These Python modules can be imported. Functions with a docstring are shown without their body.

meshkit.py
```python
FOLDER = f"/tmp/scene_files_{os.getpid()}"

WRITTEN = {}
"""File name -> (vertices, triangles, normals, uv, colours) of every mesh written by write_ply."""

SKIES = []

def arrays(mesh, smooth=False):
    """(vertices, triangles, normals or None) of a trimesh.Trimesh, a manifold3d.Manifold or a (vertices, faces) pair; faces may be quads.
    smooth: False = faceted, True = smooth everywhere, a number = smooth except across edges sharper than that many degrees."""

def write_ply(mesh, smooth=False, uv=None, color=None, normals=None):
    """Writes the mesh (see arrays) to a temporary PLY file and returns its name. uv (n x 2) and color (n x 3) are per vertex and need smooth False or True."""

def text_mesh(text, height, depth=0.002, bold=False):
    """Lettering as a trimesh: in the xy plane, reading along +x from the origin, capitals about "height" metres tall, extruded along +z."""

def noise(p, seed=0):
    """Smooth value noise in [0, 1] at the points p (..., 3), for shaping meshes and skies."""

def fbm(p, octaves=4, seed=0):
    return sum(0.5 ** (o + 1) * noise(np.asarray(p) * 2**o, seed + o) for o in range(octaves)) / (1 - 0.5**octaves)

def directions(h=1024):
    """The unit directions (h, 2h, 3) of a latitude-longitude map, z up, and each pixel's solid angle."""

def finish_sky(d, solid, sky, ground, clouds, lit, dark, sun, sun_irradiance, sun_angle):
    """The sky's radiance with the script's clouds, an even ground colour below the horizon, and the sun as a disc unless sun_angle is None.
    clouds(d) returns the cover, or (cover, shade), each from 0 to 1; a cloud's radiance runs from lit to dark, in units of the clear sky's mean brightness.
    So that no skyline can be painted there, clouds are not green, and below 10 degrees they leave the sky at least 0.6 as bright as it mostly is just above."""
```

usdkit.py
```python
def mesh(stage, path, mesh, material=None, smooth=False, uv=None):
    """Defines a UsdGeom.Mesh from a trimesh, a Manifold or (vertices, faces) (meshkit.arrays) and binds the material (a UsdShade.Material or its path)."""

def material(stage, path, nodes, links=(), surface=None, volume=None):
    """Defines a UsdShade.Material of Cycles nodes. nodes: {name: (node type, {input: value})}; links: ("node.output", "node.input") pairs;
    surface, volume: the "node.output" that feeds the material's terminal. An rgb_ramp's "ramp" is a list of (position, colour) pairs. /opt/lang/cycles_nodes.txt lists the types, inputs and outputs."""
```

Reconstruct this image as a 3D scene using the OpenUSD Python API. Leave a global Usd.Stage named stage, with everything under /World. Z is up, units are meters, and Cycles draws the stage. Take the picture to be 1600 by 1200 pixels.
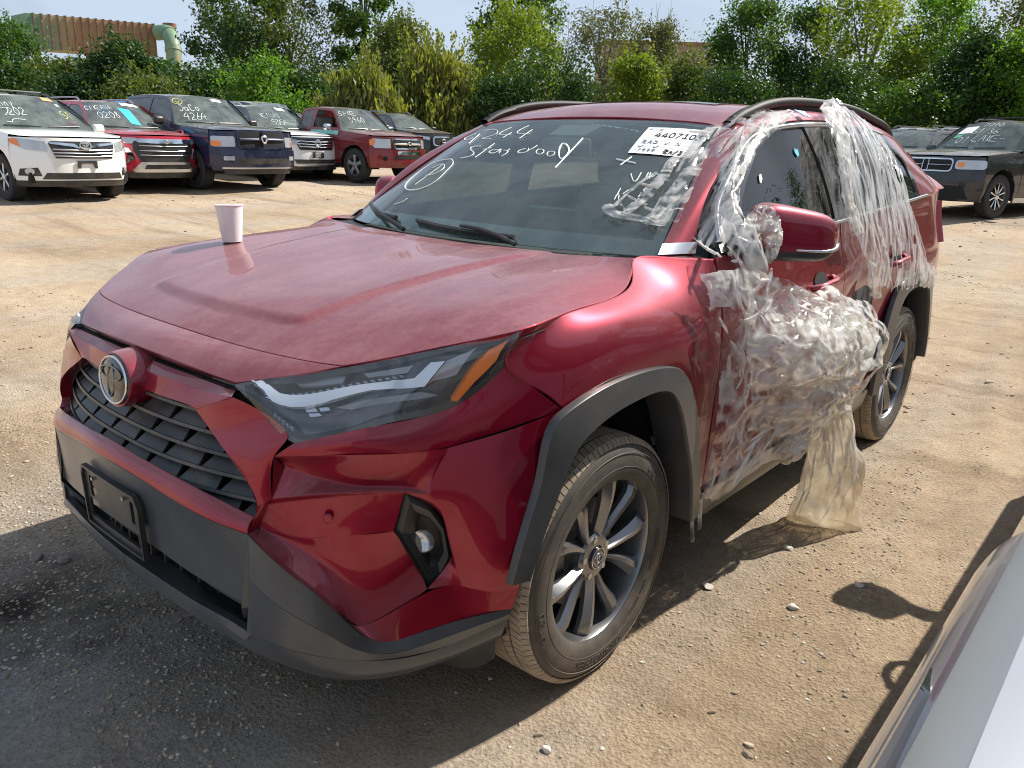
import math, random
import numpy as np
import trimesh, usdkit, meshkit
from pxr import Usd, UsdGeom, UsdLux, UsdShade, Gf, Sdf, Vt
import shapely
from shapely.geometry import Polygon, Point, LineString, box as sbox
from shapely import affinity
from scipy.interpolate import CubicSpline, PchipInterpolator
stage = Usd.Stage.CreateInMemory()
UsdGeom.SetStageUpAxis(stage, 'Z')
UsdGeom.Xform.Define(stage, '/World')
UsdGeom.Scope.Define(stage, '/World/Looks')

# ------------------------------------------------------------------ camera
cam = UsdGeom.Camera.Define(stage, '/World/camera')
_R = np.array([[0.756936, 0.652901, 0.027720], [0.210057, -0.202922, -0.956399], [-0.618808, 0.729756, -0.290746]])
_C = (1.97843, -1.69319, 1.47806)
_m = Gf.Matrix4d(*_R[0], 0, *(-_R[1]), 0, *(-_R[2]), 0, *_C, 1)
cam.AddTransformOp().Set(_m)
cam.CreateHorizontalApertureAttr(36.0); cam.CreateVerticalApertureAttr(27.0)
cam.CreateFocalLengthAttr(36.0 * 1237.89 / 1600)
cam.CreateClippingRangeAttr(Gf.Vec2f(0.05, 3000))
cam.CreateExposureAttr(0.80)

# ------------------------------------------------------------------ sky and sun
SUN = np.array([0.32, 0.95, 1.03]); SUN /= np.linalg.norm(SUN)
ELEV = math.asin(SUN[2]); ROT = math.atan2(SUN[0], SUN[1])
sky_mat = usdkit.material(stage, '/World/Looks/sky_look', {
    'sky': ('sky_texture', {'sky_type': 'single_scattering', 'sun_disc': False, 'sun_elevation': ELEV, 'sun_rotation': ROT, 'air_density': 1.0, 'aerosol_density': 1.6, 'ozone_density': 1.0}),
    'tc': ('texture_coordinate', {}), 'mp': ('mapping', {'scale': (1.1, 1.1, 3.6), 'location': (3.1, 1.7, 0.4)}),
    'n': ('noise_texture', {'scale': 1.5, 'detail': 8, 'roughness': 0.6, 'distortion': 0.5}),
    'r': ('rgb_ramp', {'ramp': [(0.0, (0.12, 0.12, 0.12)), (0.40, (0.25, 0.25, 0.25)), (0.58, (0.85, 0.85, 0.85)), (1.0, (1, 1, 1))]}),
    'mx': ('mix', {'mix_type': 'mix', 'color2': (6.6, 7.8, 9.6)}),
    'bg': ('background_shader', {'strength': 0.056})},
    [('tc.generated', 'mp.vector'), ('mp.vector', 'n.vector'), ('n.fac', 'r.fac'), ('r.color', 'mx.fac'), ('sky.color', 'mx.color1'), ('mx.color', 'bg.color')], surface='bg.background')
dome = UsdLux.DomeLight.Define(stage, '/World/sky')
UsdShade.MaterialBindingAPI.Apply(dome.GetPrim()).Bind(sky_mat)
dome.GetPrim().SetCustomDataByKey('kind', 'structure')
sun = UsdLux.DistantLight.Define(stage, '/World/sun')
sun.CreateNormalizeAttr(True) if hasattr(sun, 'CreateNormalizeAttr') else None
sun.CreateIntensityAttr(1.25); sun.CreateAngleAttr(0.53); sun.CreateColorAttr(Gf.Vec3f(1.0, 0.95, 0.87))
_z = SUN; _x = np.cross([0, 0, 1.0], _z); _x /= np.linalg.norm(_x); _y = np.cross(_z, _x)
sun.AddTransformOp().Set(Gf.Matrix4d(*_x, 0, *_y, 0, *_z, 0, *(SUN * 50), 1))

# ------------------------------------------------------------------ helpers
_used = {}
def uname(parent, name):
    k = (parent, name); n = _used.get(k, -1) + 1; _used[k] = n
    return name if n == 0 else f'{name}_{n:03d}'
def setd(p, label=None, cat=None, group=None, kind=None):
    for k, v in (('label', label), ('category', cat), ('group', group), ('kind', kind)):
        if v: p.SetCustomDataByKey(k, v)
def thing(name, label, cat, loc=(0, 0, 0), rz=0.0, group=None, scale=None):
    pth = '/World/' + uname('/World', name)
    x = UsdGeom.Xform.Define(stage, pth); x.AddTranslateOp().Set(Gf.Vec3d(*map(float, loc))); x.AddRotateZOp().Set(float(rz))
    if scale: x.AddScaleOp().Set(Gf.Vec3f(*scale))
    setd(x.GetPrim(), label, cat, group); return pth
def part(parent, name, mesh, mat, smooth=30, label=None, kind=None, uv=None):
    pth = parent + '/' + uname(parent, name)
    m = usdkit.mesh(stage, pth, mesh, MATS[mat] if isinstance(mat, str) else mat, smooth=smooth, uv=uv)
    if label or kind: setd(m.GetPrim(), label, None, None, kind)
    return pth
def top(name, mesh, mat, label=None, cat=None, group=None, kind=None, smooth=30):
    pth = '/World/' + uname('/World', name)
    m = usdkit.mesh(stage, pth, mesh, MATS[mat] if isinstance(mat, str) else mat, smooth=smooth)
    setd(m.GetPrim(), label, cat, group, kind); return pth
def T(v, f): return trimesh.Trimesh(np.asarray(v, float), np.asarray(f, int), process=False)
def cat(*ms):
    ms = [m for a in ms for m in (a if isinstance(a, (list, tuple)) else [a])]
    return trimesh.util.concatenate(ms) if len(ms) > 1 else ms[0].copy()
def mir(m):
    if isinstance(m, (list, tuple)): return [mir(x) for x in m]
    m = m.copy(); v = np.array(m.vertices); v[:, 0] *= -1; return T(v, np.array(m.faces)[:, ::-1])
def weld(m, d=5):
    m = T(m.vertices, m.faces); m.merge_vertices(digits_vertex=d); m.update_faces(m.nondegenerate_faces()); return m
def mv(m, t):
    m = m.copy(); m.apply_translation(t); return m
def rot(m, deg, ax, pt=(0, 0, 0)):
    m = m.copy(); m.apply_transform(trimesh.transformations.rotation_matrix(math.radians(deg), ax, pt)); return m
def bx(sx, sy, sz, c=(0, 0, 0)):
    return mv(trimesh.creation.box((sx, sy, sz)), c)
def rbox(sx, sy, sz, r, c=(0, 0, 0), seg=3):
    import manifold3d as m3
    r = min(r, sx / 2.01, sy / 2.01, sz / 2.01); s = m3.Manifold.sphere(r, seg * 4)
    P = [s.translate((a * (sx / 2 - r), b * (sy / 2 - r), d * (sz / 2 - r))) for a in (-1, 1) for b in (-1, 1) for d in (-1, 1)]
    mm = m3.Manifold.batch_hull(P).to_mesh(); return mv(T(mm.vert_properties[:, :3], mm.tri_verts), c)
def hull(P):
    return trimesh.convex.convex_hull(np.asarray(P, float))
def spl(P, n=None, t=None, q=None):
    P = np.asarray(P, float)
    if t is None:
        d = np.linalg.norm(np.diff(P, axis=0), axis=1); t = np.concatenate([[0], np.cumsum(np.maximum(d, 1e-6))]); t /= t[-1]
    if q is None: q = np.linspace(0, 1, n)
    if len(P) == 2: return P[0] + (P[1] - P[0]) * q[:, None]
    return CubicSpline(t, P, bc_type='natural')(q)
def _par(G):
    d = np.linalg.norm(np.diff(G, axis=1), axis=2).mean(0); t = np.concatenate([[0], np.cumsum(np.maximum(d, 1e-6))]); return t / t[-1]
def sgrid(rows, nu, nv):
    G = np.asarray(rows, float); tu = _par(G); q = np.linspace(0, 1, nu)
    A = np.stack([spl(r, t=tu, q=q) for r in G]); B = np.transpose(A, (1, 0, 2))
    tv = _par(B); q = np.linspace(0, 1, nv)
    return np.transpose(np.stack([spl(c, t=tv, q=q) for c in B]), (1, 0, 2))
def gmesh(G):
    nv, nu = G.shape[:2]; i = np.arange(nv * nu).reshape(nv, nu)
    a, b, c, d = i[:-1, :-1].ravel(), i[:-1, 1:].ravel(), i[1:, 1:].ravel(), i[1:, :-1].ravel()
    return T(G.reshape(-1, 3), np.vstack([np.stack([a, b, c], 1), np.stack([a, c, d], 1)]))
def patch(rows, nu, nv): return gmesh(sgrid(rows, nu, nv))
def symrow(r): return [(-x, y, z) for x, y, z in r[::-1] if abs(x) > 1e-9] + list(r)
def tube(P, r, seg=8, closed=False, cap=True):
    P = np.asarray(P, float); n = len(P); r = np.broadcast_to(np.asarray(r, float), (n,))
    tg = (np.roll(P, -1, 0) - np.roll(P, 1, 0)) if closed else np.gradient(P, axis=0)
    tg /= np.linalg.norm(tg, axis=1, keepdims=True) + 1e-12
    up = np.array([0, 0, 1.0]) if abs(tg[0] @ [0, 0, 1]) < 0.9 else np.array([1.0, 0, 0])
    V = []; u = np.cross(tg[0], up); u /= np.linalg.norm(u)
    a = np.linspace(0, 2 * np.pi, seg, endpoint=False)
    for k in range(n):
        u = u - tg[k] * (u @ tg[k]); u /= np.linalg.norm(u); w = np.cross(tg[k], u)
        V.append(P[k] + r[k] * (np.cos(a)[:, None] * u + np.sin(a)[:, None] * w))
    V = np.vstack(V); F = []
    for k in range(n if closed else n - 1):
        A = k * seg; B = ((k + 1) % n) * seg
        for s in range(seg):
            s2 = (s + 1) % seg; F += [(A + s, A + s2, B + s2), (A + s, B + s2, B + s)]
    if not closed and cap:
        V = np.vstack([V, P[0], P[-1]])
        for s in range(seg):
            F += [(n * seg, (s + 1) % seg, s), (n * seg + 1, (n - 1) * seg + s, (n - 1) * seg + (s + 1) % seg)]
    return T(V, F)
def lathe_x(prof, seg=64, a0=0.0, a1=2 * np.pi):
    """prof: (x, r) pairs; revolved about the x axis."""
    prof = np.asarray(prof, float); full = abs(a1 - a0 - 2 * np.pi) < 1e-6
    a = np.linspace(a0, a1, seg + 1)
    G = np.stack([np.stack([np.full(len(a), x), r * np.cos(a), r * np.sin(a)], 1) for x, r in prof])
    m = gmesh(G); return weld(m) if full else m
def bedges(m):
    e = np.sort(m.edges, axis=1); u, idx, c = np.unique(e, axis=0, return_index=True, return_counts=True)
    return m.edges[idx[c == 1]]
def panel(ms, gap=0.0018, depth=0.012, center=(0, 1.3, 0.6), lip=True):
    """Welds patches into one panel, draws its border back by gap and turns the border inwards like a pressed flange."""
    m = weld(cat(ms)); v = np.array(m.vertices); f = np.array(m.faces); n = np.array(m.vertex_normals)
    if ((v - center) * n).sum() < 0: f = f[:, ::-1]; n = -n
    be = bedges(T(v, f)); bv = np.unique(be)
    tng = np.zeros_like(v)
    for a, b in be:
        d = v[b] - v[a]; d /= np.linalg.norm(d) + 1e-12; tng[a] += d; tng[b] += d
    tng /= np.linalg.norm(tng, axis=1, keepdims=True) + 1e-12
    inw = np.cross(n, tng)
    v2 = v.copy(); v2[bv] += inw[bv] * gap
    if not lip: return T(v2, f)
    k = len(v2); mp = -np.ones(len(v), int); mp[bv] = k + np.arange(len(bv))
    e1 = v2[bv] - n[bv] * 0.0015 - inw[bv] * 0.0009
    e2 = v2[bv] - n[bv] * depth + inw[bv] * 0.001
    V = np.vstack([v2, e1, e2]); L = len(bv)
    F = [f]
    for a, b in be:
        a1, b1 = mp[a], mp[b]
        F.append([[b, a, a1], [b, a1, b1], [b1, a1, a1 + L], [b1, a1 + L, b1 + L]])
    return T(V, np.vstack(F))
def offset(m, d, center=(0, 1.3, 0.6)):
    m = weld(m); n = np.array(m.vertex_normals); v = np.array(m.vertices)
    s = 1 if ((v - center) * n).sum() > 0 else -1
    return T(v + n * d * s, m.faces)
def cells(poly, du, dv, fmap):
    """Meshes a 2-D polygon on a grid of cells and maps it with fmap(u, v) -> points."""
    u0, v0, u1, v1 = poly.bounds; nu = max(1, int(math.ceil((u1 - u0) / du))); nv = max(1, int(math.ceil((v1 - v0) / dv)))
    U = np.linspace(u0, u1, nu + 1); V = np.linspace(v0, v1, nv + 1); P = []; F = []; k = 0
    shapely.prepare(poly)
    for i in range(nu):
        for j in range(nv):
            c = sbox(U[i], V[j], U[i + 1], V[j + 1])
            if poly.contains(c):
                P += [(U[i], V[j]), (U[i + 1], V[j]), (U[i + 1], V[j + 1]), (U[i], V[j + 1])]; F += [(k, k + 1, k + 2), (k, k + 2, k + 3)]; k += 4
            elif poly.intersects(c):
                g = poly.intersection(c)
                for q in getattr(g, 'geoms', [g]):
                    if q.geom_type != 'Polygon' or q.area < 1e-9: continue
                    tv, tf = trimesh.creation.triangulate_polygon(q, engine='earcut')
                    P += [tuple(x) for x in tv]; F += [tuple(x + k) for x in tf]; k += len(tv)
    P = np.array(P); m = T(np.column_stack([P, np.zeros(len(P))]), F); m.merge_vertices(digits_vertex=5)
    # flip to positive orientation
    v = np.array(m.vertices); f = np.array(m.faces)
    a = np.cross(v[f[:, 1]] - v[f[:, 0]], v[f[:, 2]] - v[f[:, 0]])[:, 2]; f[a < 0] = f[a < 0][:, ::-1]
    f = f[np.abs(a) > 1e-10]
    return T(fmap(v[:, 0], v[:, 1]), f)
def thick(m, d):
    """A sheet given thickness d along minus its normals."""
    m = weld(m, 6); v = np.array(m.vertices); n = np.array(m.vertex_normals); f = np.array(m.faces); k = len(v)
    be = bedges(m); F = [f, f[:, ::-1] + k]
    for a, b in be: F.append([[b, a, a + k], [b, a + k, b + k]])
    return T(np.vstack([v, v - n * d]), np.vstack(F))

# ------------------------------------------------------------------ materials
MATS = {}
def mat(name, nodes, links=(), surface=None, volume=None):
    MATS[name] = usdkit.material(stage, '/World/Looks/' + name, nodes, links, surface, volume); return MATS[name]
def simple(name, col, rough=0.5, metal=0.0, coat=0.0, **kw):
    d = {'base_color': col, 'roughness': rough, 'metallic': metal, 'coat_weight': coat}; d.update(kw)
    return mat(name, {'p': ('principled_bsdf', d)}, surface='p.BSDF')
def paint(name, col, rough=0.32, metal=0.35, dust=0.35, dustcol=(0.42, 0.33, 0.27), coat=1.0, bevel=True, dusty_up=0.75, dscale=1.0, side_dust=0.10, flat=.15):
    """Clear-coated body paint under a film of settled dust, more on faces that look up."""
    n = {'p': ('principled_bsdf', {'base_color': col, 'roughness': rough, 'metallic': metal, 'specular_ior_level': 0.25, 'coat_weight': coat, 'coat_roughness': 0.03, 'coat_ior': 1.5}),
         'd': ('principled_bsdf', {'base_color': dustcol, 'roughness': 0.9, 'specular_ior_level': 0.2}),
         'g': ('geometry', {}), 'sx': ('separate_xyz', {}),
         'up': ('map_range', {'from_min': 0.25, 'from_max': 0.97, 'to_min': side_dust, 'to_max': dusty_up}),
         'tc': ('texture_coordinate', {}), 'mp': ('mapping', {'scale': (5.0 * dscale, 0.9 * dscale, 5.0 * dscale), 'rotation': (0, 0, 0.30)}),
         'n1': ('noise_texture', {'scale': 2.2, 'detail': 9, 'roughness': 0.66}), 'n2': ('noise_texture', {'scale': 55.0, 'detail': 4, 'roughness': 0.7}),
         'r1': ('map_range', {'from_min': 0.36, 'from_max': 0.68, 'to_min': flat, 'to_max': 1.0}),
         'r2': ('map_range', {'from_min': 0.3, 'from_max': 0.72, 'to_min': 0.65, 'to_max': 1.15}),
         'vo': ('voronoi_texture', {'scale': 26.0, 'randomness': 1.0}), 'vn': ('noise_texture', {'scale': 5.0, 'detail': 3}), 'vs': ('math', {'math_type': 'multiply_add', 'value2': 0.9, 'value3': -0.55}), 'vr': ('math', {'math_type': 'subtract'}), 'vm': ('map_range', {'from_min': -0.02, 'from_max': 0.03, 'to_min': 0.68, 'to_max': 1.0, 'clamp': True}), 'm4': ('math', {'math_type': 'multiply'}),
         'm1': ('math', {'math_type': 'multiply'}), 'm2': ('math', {'math_type': 'multiply'}), 'm3': ('math', {'math_type': 'multiply', 'value2': dust, 'use_clamp': True}),
         'mx': ('mix_closure', {})}
    L = [('g.normal', 'sx.vector'), ('sx.z', 'up.value'), ('tc.object', 'mp.vector'), ('mp.vector', 'n1.vector'), ('tc.object', 'n2.vector'),
         ('n1.fac', 'r1.value'), ('n2.fac', 'r2.value'), ('r1.result', 'm1.value1'), ('r2.result', 'm1.value2'), ('m1.value', 'm2.value1'), ('up.result', 'm2.value2'),
         ('tc.object', 'vo.vector'), ('tc.object', 'vn.vector'), ('vn.fac', 'vs.value1'), ('vo.distance', 'vr.value1'), ('vs.value', 'vr.value2'), ('vr.value', 'vm.value'), ('m2.value', 'm4.value1'), ('vm.result', 'm4.value2'), ('m4.value', 'm3.value1'), ('m3.value', 'mx.fac'), ('p.BSDF', 'mx.closure1'), ('d.BSDF', 'mx.closure2')]
    if bevel:
        n['bv'] = ('bevel', {'samples': 4, 'radius': 0.007}); L += [('bv.bevel', 'p.normal'), ('bv.bevel', 'p.coat_normal')]
    return mat(name, n, L, 'mx.closure')
def plastic(name, col, rough=0.55, dust=0.25, bump=0.15, scale=900, dustcol=(0.36, 0.29, 0.22)):
    """Grained plastic with dust on it."""
    return mat(name, {'p': ('principled_bsdf', {'roughness': rough}), 'tc': ('texture_coordinate', {}),
        'n1': ('noise_texture', {'scale': 6, 'detail': 8, 'roughness': 0.65}), 'n2': ('noise_texture', {'scale': scale, 'detail': 2}),
        'r1': ('map_range', {'from_min': 0.4, 'from_max': 0.72, 'to_min': 0.0, 'to_max': dust}), 'mx': ('mix', {'color1': col, 'color2': dustcol}),
        'b': ('bump', {'strength': bump, 'distance': 0.0006})},
        [('tc.object', 'n1.vector'), ('tc.object', 'n2.vector'), ('n1.fac', 'r1.value'), ('r1.result', 'mx.fac'), ('mx.color', 'p.base_color'), ('n2.fac', 'b.height'), ('b.normal', 'p.normal')], 'p.BSDF')
def glass(name, tint=(0.8, 0.9, 0.86), rough=0.0, dust=0.05, dirt=(0.45, 0.42, 0.36), refl=1.0, base=.075):
    """A window pane: lets light through, mirrors by Fresnel, with a thin dirt film."""
    return mat(name, {'t': ('transparent_bsdf', {'color': tint}), 'g': ('glossy_bsdf', {'color': (refl,) * 3, 'roughness': rough}), 'lw': ('layer_weight', {'blend': .5}), 'pw': ('math', {'math_type': 'power', 'value2': 5.0}), 'f': ('math', {'math_type': 'multiply_add', 'value2': .90, 'value3': base}),
        'm': ('mix_closure', {}), 'd': ('diffuse_bsdf', {'color': dirt}), 'tc': ('texture_coordinate', {}), 'n': ('noise_texture', {'scale': 3.5, 'detail': 8, 'roughness': 0.65}),
        'r': ('map_range', {'from_min': 0.35, 'from_max': 0.75, 'to_min': dust * 0.3, 'to_max': dust}), 'm2': ('mix_closure', {})},
        [('lw.facing', 'pw.value1'), ('pw.value', 'f.value1'), ('f.value', 'm.fac'), ('t.BSDF', 'm.closure1'), ('g.BSDF', 'm.closure2'), ('tc.object', 'n.vector'), ('n.fac', 'r.value'), ('r.result', 'm2.fac'), ('m.closure', 'm2.closure1'), ('d.BSDF', 'm2.closure2')], 'm2.closure')
paint('red_paint', (0.215, 0.003, 0.018), rough=0.38, metal=0.68, dust=0.46, dustcol=(0.40, 0.23, 0.235), side_dust=.02, dusty_up=.80, flat=.55)
plastic('grey_cladding', (0.036, 0.037, 0.039), rough=0.30, dust=0.07)
plastic('black_plastic', (0.012, 0.013, 0.014), rough=0.38, dust=0.12)
plastic('grille_plastic', (0.024, 0.027, 0.031), rough=0.42, dust=0.22, scale=400)
simple('black_gloss', (0.006, 0.006, 0.007), 0.08, 0, 1.0)
simple('cavity', (0.006, 0.006, 0.006), 0.9)
simple('under_black', (0.012, 0.012, 0.012), 0.85)
simple('chrome', (0.75, 0.76, 0.78), 0.07, 1.0)
simple('dark_chrome', (0.22, 0.225, 0.23), 0.10, 1.0)
simple('satin_chrome', (0.55, 0.56, 0.58), 0.25, 1.0)
simple('white_drl', (0.46, 0.52, 0.60), 0.22, 0.0, 1.0)
simple('lamp_pale', (0.20, 0.215, 0.235), 0.25, 0.0, 1.0)
simple('rail_black', (0.010, 0.0105, 0.011), 0.6, specular_ior_level=0.25)
simple('amber', (0.50, 0.125, 0.02), 0.22, 0.0, 1.0)
simple('tail_red', (0.35, 0.01, 0.01), 0.12, 0.0, 1.0)
simple('lamp_silver', (0.6, 0.62, 0.65), 0.18, 1.0)
simple('headlamp_dark', (0.050, 0.058, 0.070), 0.24, 0.35, 0.6)
glass('lens_glass', (0.94, 0.95, 0.96), dust=0.05)
glass('windshield_glass', (0.74, 0.88, 0.82), dust=0.13, dirt=(0.36, 0.47, 0.42), base=.10)
glass('tinted_glass', (0.09, 0.10, 0.105), dust=0.015)
glass('dark_glass', (0.16, 0.18, 0.18), dust=0.02)
simple('interior_dark', (0.045, 0.046, 0.048), 0.8)
simple('seat_dark', (0.17, 0.175, 0.17), 0.75)
simple('headliner', (0.33, 0.34, 0.33), 0.95)
simple('chalk', (0.85, 0.9, 0.88), 0.9)
simple('chalk_yellow', (0.8, 0.78, 0.25), 0.9)
simple('paper', (0.78, 0.78, 0.76), 0.85)
simple('ink', (0.03, 0.03, 0.035), 0.8)
simple('ink_grey', (0.3, 0.31, 0.33), 0.85)
simple('rim_grey', (0.205, 0.205, 0.21), 0.30, 0.85, 0.5)
simple('rim_silver', (0.55, 0.56, 0.58), 0.3, 0.9, 0.5)
simple('letter_rubber', (0.055, 0.050, 0.045), 0.6)
simple('steel_disc', (0.25, 0.24, 0.23), 0.45, 1.0)
simple('bolt_steel', (0.5, 0.5, 0.5), 0.3, 1.0)
simple('blue_tape', (0.03, 0.38, 0.62), 0.6)
# tyre rubber: dusty brown on the tread, black at the side wall
mat('tyre_rubber', {'p': ('principled_bsdf', {'roughness': 0.72}), 'tc': ('texture_coordinate', {}), 'n': ('noise_texture', {'scale': 14, 'detail': 8, 'roughness': 0.7}), 'n2': ('noise_texture', {'scale': 160, 'detail': 3}),
    'r': ('map_range', {'from_min': 0.3, 'from_max': 0.75, 'to_min': 0.05, 'to_max': 0.5}), 'mx': ('mix', {'color1': (0.022, 0.021, 0.020), 'color2': (0.16, 0.125, 0.09)}), 'b': ('bump', {'strength': 0.25, 'distance': 0.0015})},
    [('tc.object', 'n.vector'), ('tc.object', 'n2.vector'), ('n.fac', 'r.value'), ('r.result', 'mx.fac'), ('mx.color', 'p.base_color'), ('n2.fac', 'b.height'), ('b.normal', 'p.normal')], 'p.BSDF')
mat('tread_rubber', {'p': ('principled_bsdf', {'roughness': 0.85}), 'tc': ('texture_coordinate', {}), 'n': ('noise_texture', {'scale': 22, 'detail': 8, 'roughness': 0.7}),
    'r': ('map_range', {'from_min': 0.25, 'from_max': 0.65, 'to_min': 0.35, 'to_max': 1.0}), 'mx': ('mix', {'color1': (0.05, 0.042, 0.035), 'color2': (0.33, 0.255, 0.18)})},
    [('tc.object', 'n.vector'), ('n.fac', 'r.value'), ('r.result', 'mx.fac'), ('mx.color', 'p.base_color')], 'p.BSDF')

# ================================================================== the red crossover
CAR = thing('crossover_car', 'dark red crossover wrapped in torn clear plastic, front and centre on the dirt', 'car')
def both(name, mesh, matname, smooth=30, label=None):
    part(CAR, name, mesh, matname, smooth, label); part(CAR, name, mir(mesh), matname, smooth)
S = [(0, -.735, 1.002), (.213, -.726, .999), (.379, -.713, .999), (.525, -.690, 1.000), (.614, -.660, 1.000)]
T3, T4, T5 = (.680, -.597, 1.018), (.773, -.490, 1.047), (.866, -.353, 1.077)
# ---- hood
hr = [[(0, -.735, 1.002), (.213, -.726, .999), (.40, -.711, .999), (.53, -.689, 1.000), (.614, -.660, 1.000)],
      [(0, -.645, 1.034), (.24, -.637, 1.032), (.46, -.622, 1.028), (.58, -.610, 1.023), (.680, -.597, 1.018)],
      [(0, -.490, 1.066), (.26, -.485, 1.068), (.50, -.485, 1.067), (.65, -.487, 1.062), (.773, -.490, 1.047)],
      [(0, -.300, 1.094), (.28, -.302, 1.098), (.56, -.316, 1.101), (.72, -.336, 1.098), (.866, -.353, 1.077)],
      [(0, -.090, 1.118), (.28, -.090, 1.125), (.54, -.095, 1.128), (.71, -.103, 1.124), (.845, -.113, 1.088)],
      [(0, .090, 1.135), (.28, .093, 1.142), (.54, .103, 1.145), (.69, .115, 1.139), (.820, .125, 1.098)],
      [(0, .190, 1.143), (.27, .196, 1.148), (.53, .212, 1.152), (.66, .225, 1.150), (.778, .237, 1.129)],
      [(0, .262, 1.147), (.26, .270, 1.149), (.50, .288, 1.154), (.62, .300, 1.160), (.738, .308, 1.168)]]
HG = sgrid([symrow(r) for r in hr], 121, 90)
def sstep(a, b, x):
    t = np.clip((x - a) / (b - a), 0, 1); return t * t * (3 - 2 * t)
_hx, _hy = np.abs(HG[..., 0]), HG[..., 1]
_pe = .345 + .10 * (_hy + .56)                                   # the raised centre widens towards the windscreen
_bump = (1 - sstep(_pe, _pe + .035, _hx)) * sstep(-.640 + .25 * _hx ** 2, -.605 + .25 * _hx ** 2, _hy)
HG[..., 2] += .011 * _bump * (1 - sstep(.15, .27, _hy) * .6)
part(CAR, 'hood', panel([gmesh(HG)], gap=.0022, depth=.016), 'red_paint', 35)
# ---- upper bumper, grille surround and bumper side
U = [(0, -.838, .966), (.2, -.830, .961), (.30, -.818, .954), (.36, -.810, .950), (.412, -.803, .948)]
Tm = (.530, -.735, .975)
Cmid = [(0, -.793, .990), (.2, -.784, .986), (.34, -.770, .980), (.44, -.756, .977), Tm]
UP = [patch([symrow(S), symrow(Cmid), symrow(U)], 81, 12)]
part(CAR, 'bumper_nose_panel', panel(UP, .0015, .02), 'red_paint', 35)
B1 = [(0, -.825, .936), (0.12, -0.822, 0.935), (0.244, -0.817, 0.933), (0.3494, -0.8119, 0.9308), (0.4218, -0.8105, 0.9319)]
B2 = [(0, -.852, .918), (0.12, -0.85, 0.918), (0.229, -0.842, 0.918), (0.3216, -0.8333, 0.9159), (0.439, -0.8298, 0.9275)]
B3 = [(0, -.865, .873), (0.1, -0.863, 0.874), (0.19, -0.859, 0.875), (0.284, -0.852, 0.877), (0.3102, -0.8501, 0.8718)]
B3d = [(0.3102, -0.8501, 0.8718), (0.3787, -0.8518, 0.8355), (0.4332, -0.8532, 0.8053), (0.5141, -0.8462, 0.7436), (0.53, -0.8401, 0.6989)]
CR = [(0.439, -0.8298, 0.9275), (0.5163, -0.8001, 0.9015), (0.5815, -0.7871, 0.8655), (0.5578, -0.8092, 0.8128), (0.5466, -0.8133, 0.7121)]
hlb, HLd = (0.5964, -0.7817, 0.848), [(0.5964, -0.7817, 0.848), (0.6581, -0.7264, 0.8685), (0.7181, -0.6243, 0.883), (0.7793, -0.4983, 0.902), (0.8212, -0.4263, 0.9505), (0.8452, -0.3842, 0.9951)]
Fo = [(0.5578, -0.8092, 0.8128), (0.6458, -0.752, 0.8247), (0.7496, -0.5885, 0.8141), (0.8064, -0.4618, 0.8216), (.875, -.340, .855), (.911, -.245, .872)]
FG = [(0.5578, -0.8092, 0.8128), (0.6458, -0.752, 0.8247), (0.6997, -0.6908, 0.8245), (0.7496, -0.5885, 0.8141), (0.7876, -0.5055, 0.813)]
Gv = [(0.5519, -0.7796, 0.7798), (0.6295, -0.722, 0.7533), (0.6798, -0.6714, 0.7378), (0.7346, -0.5786, 0.7215), (0.7718, -0.5507, 0.7096)]
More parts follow.
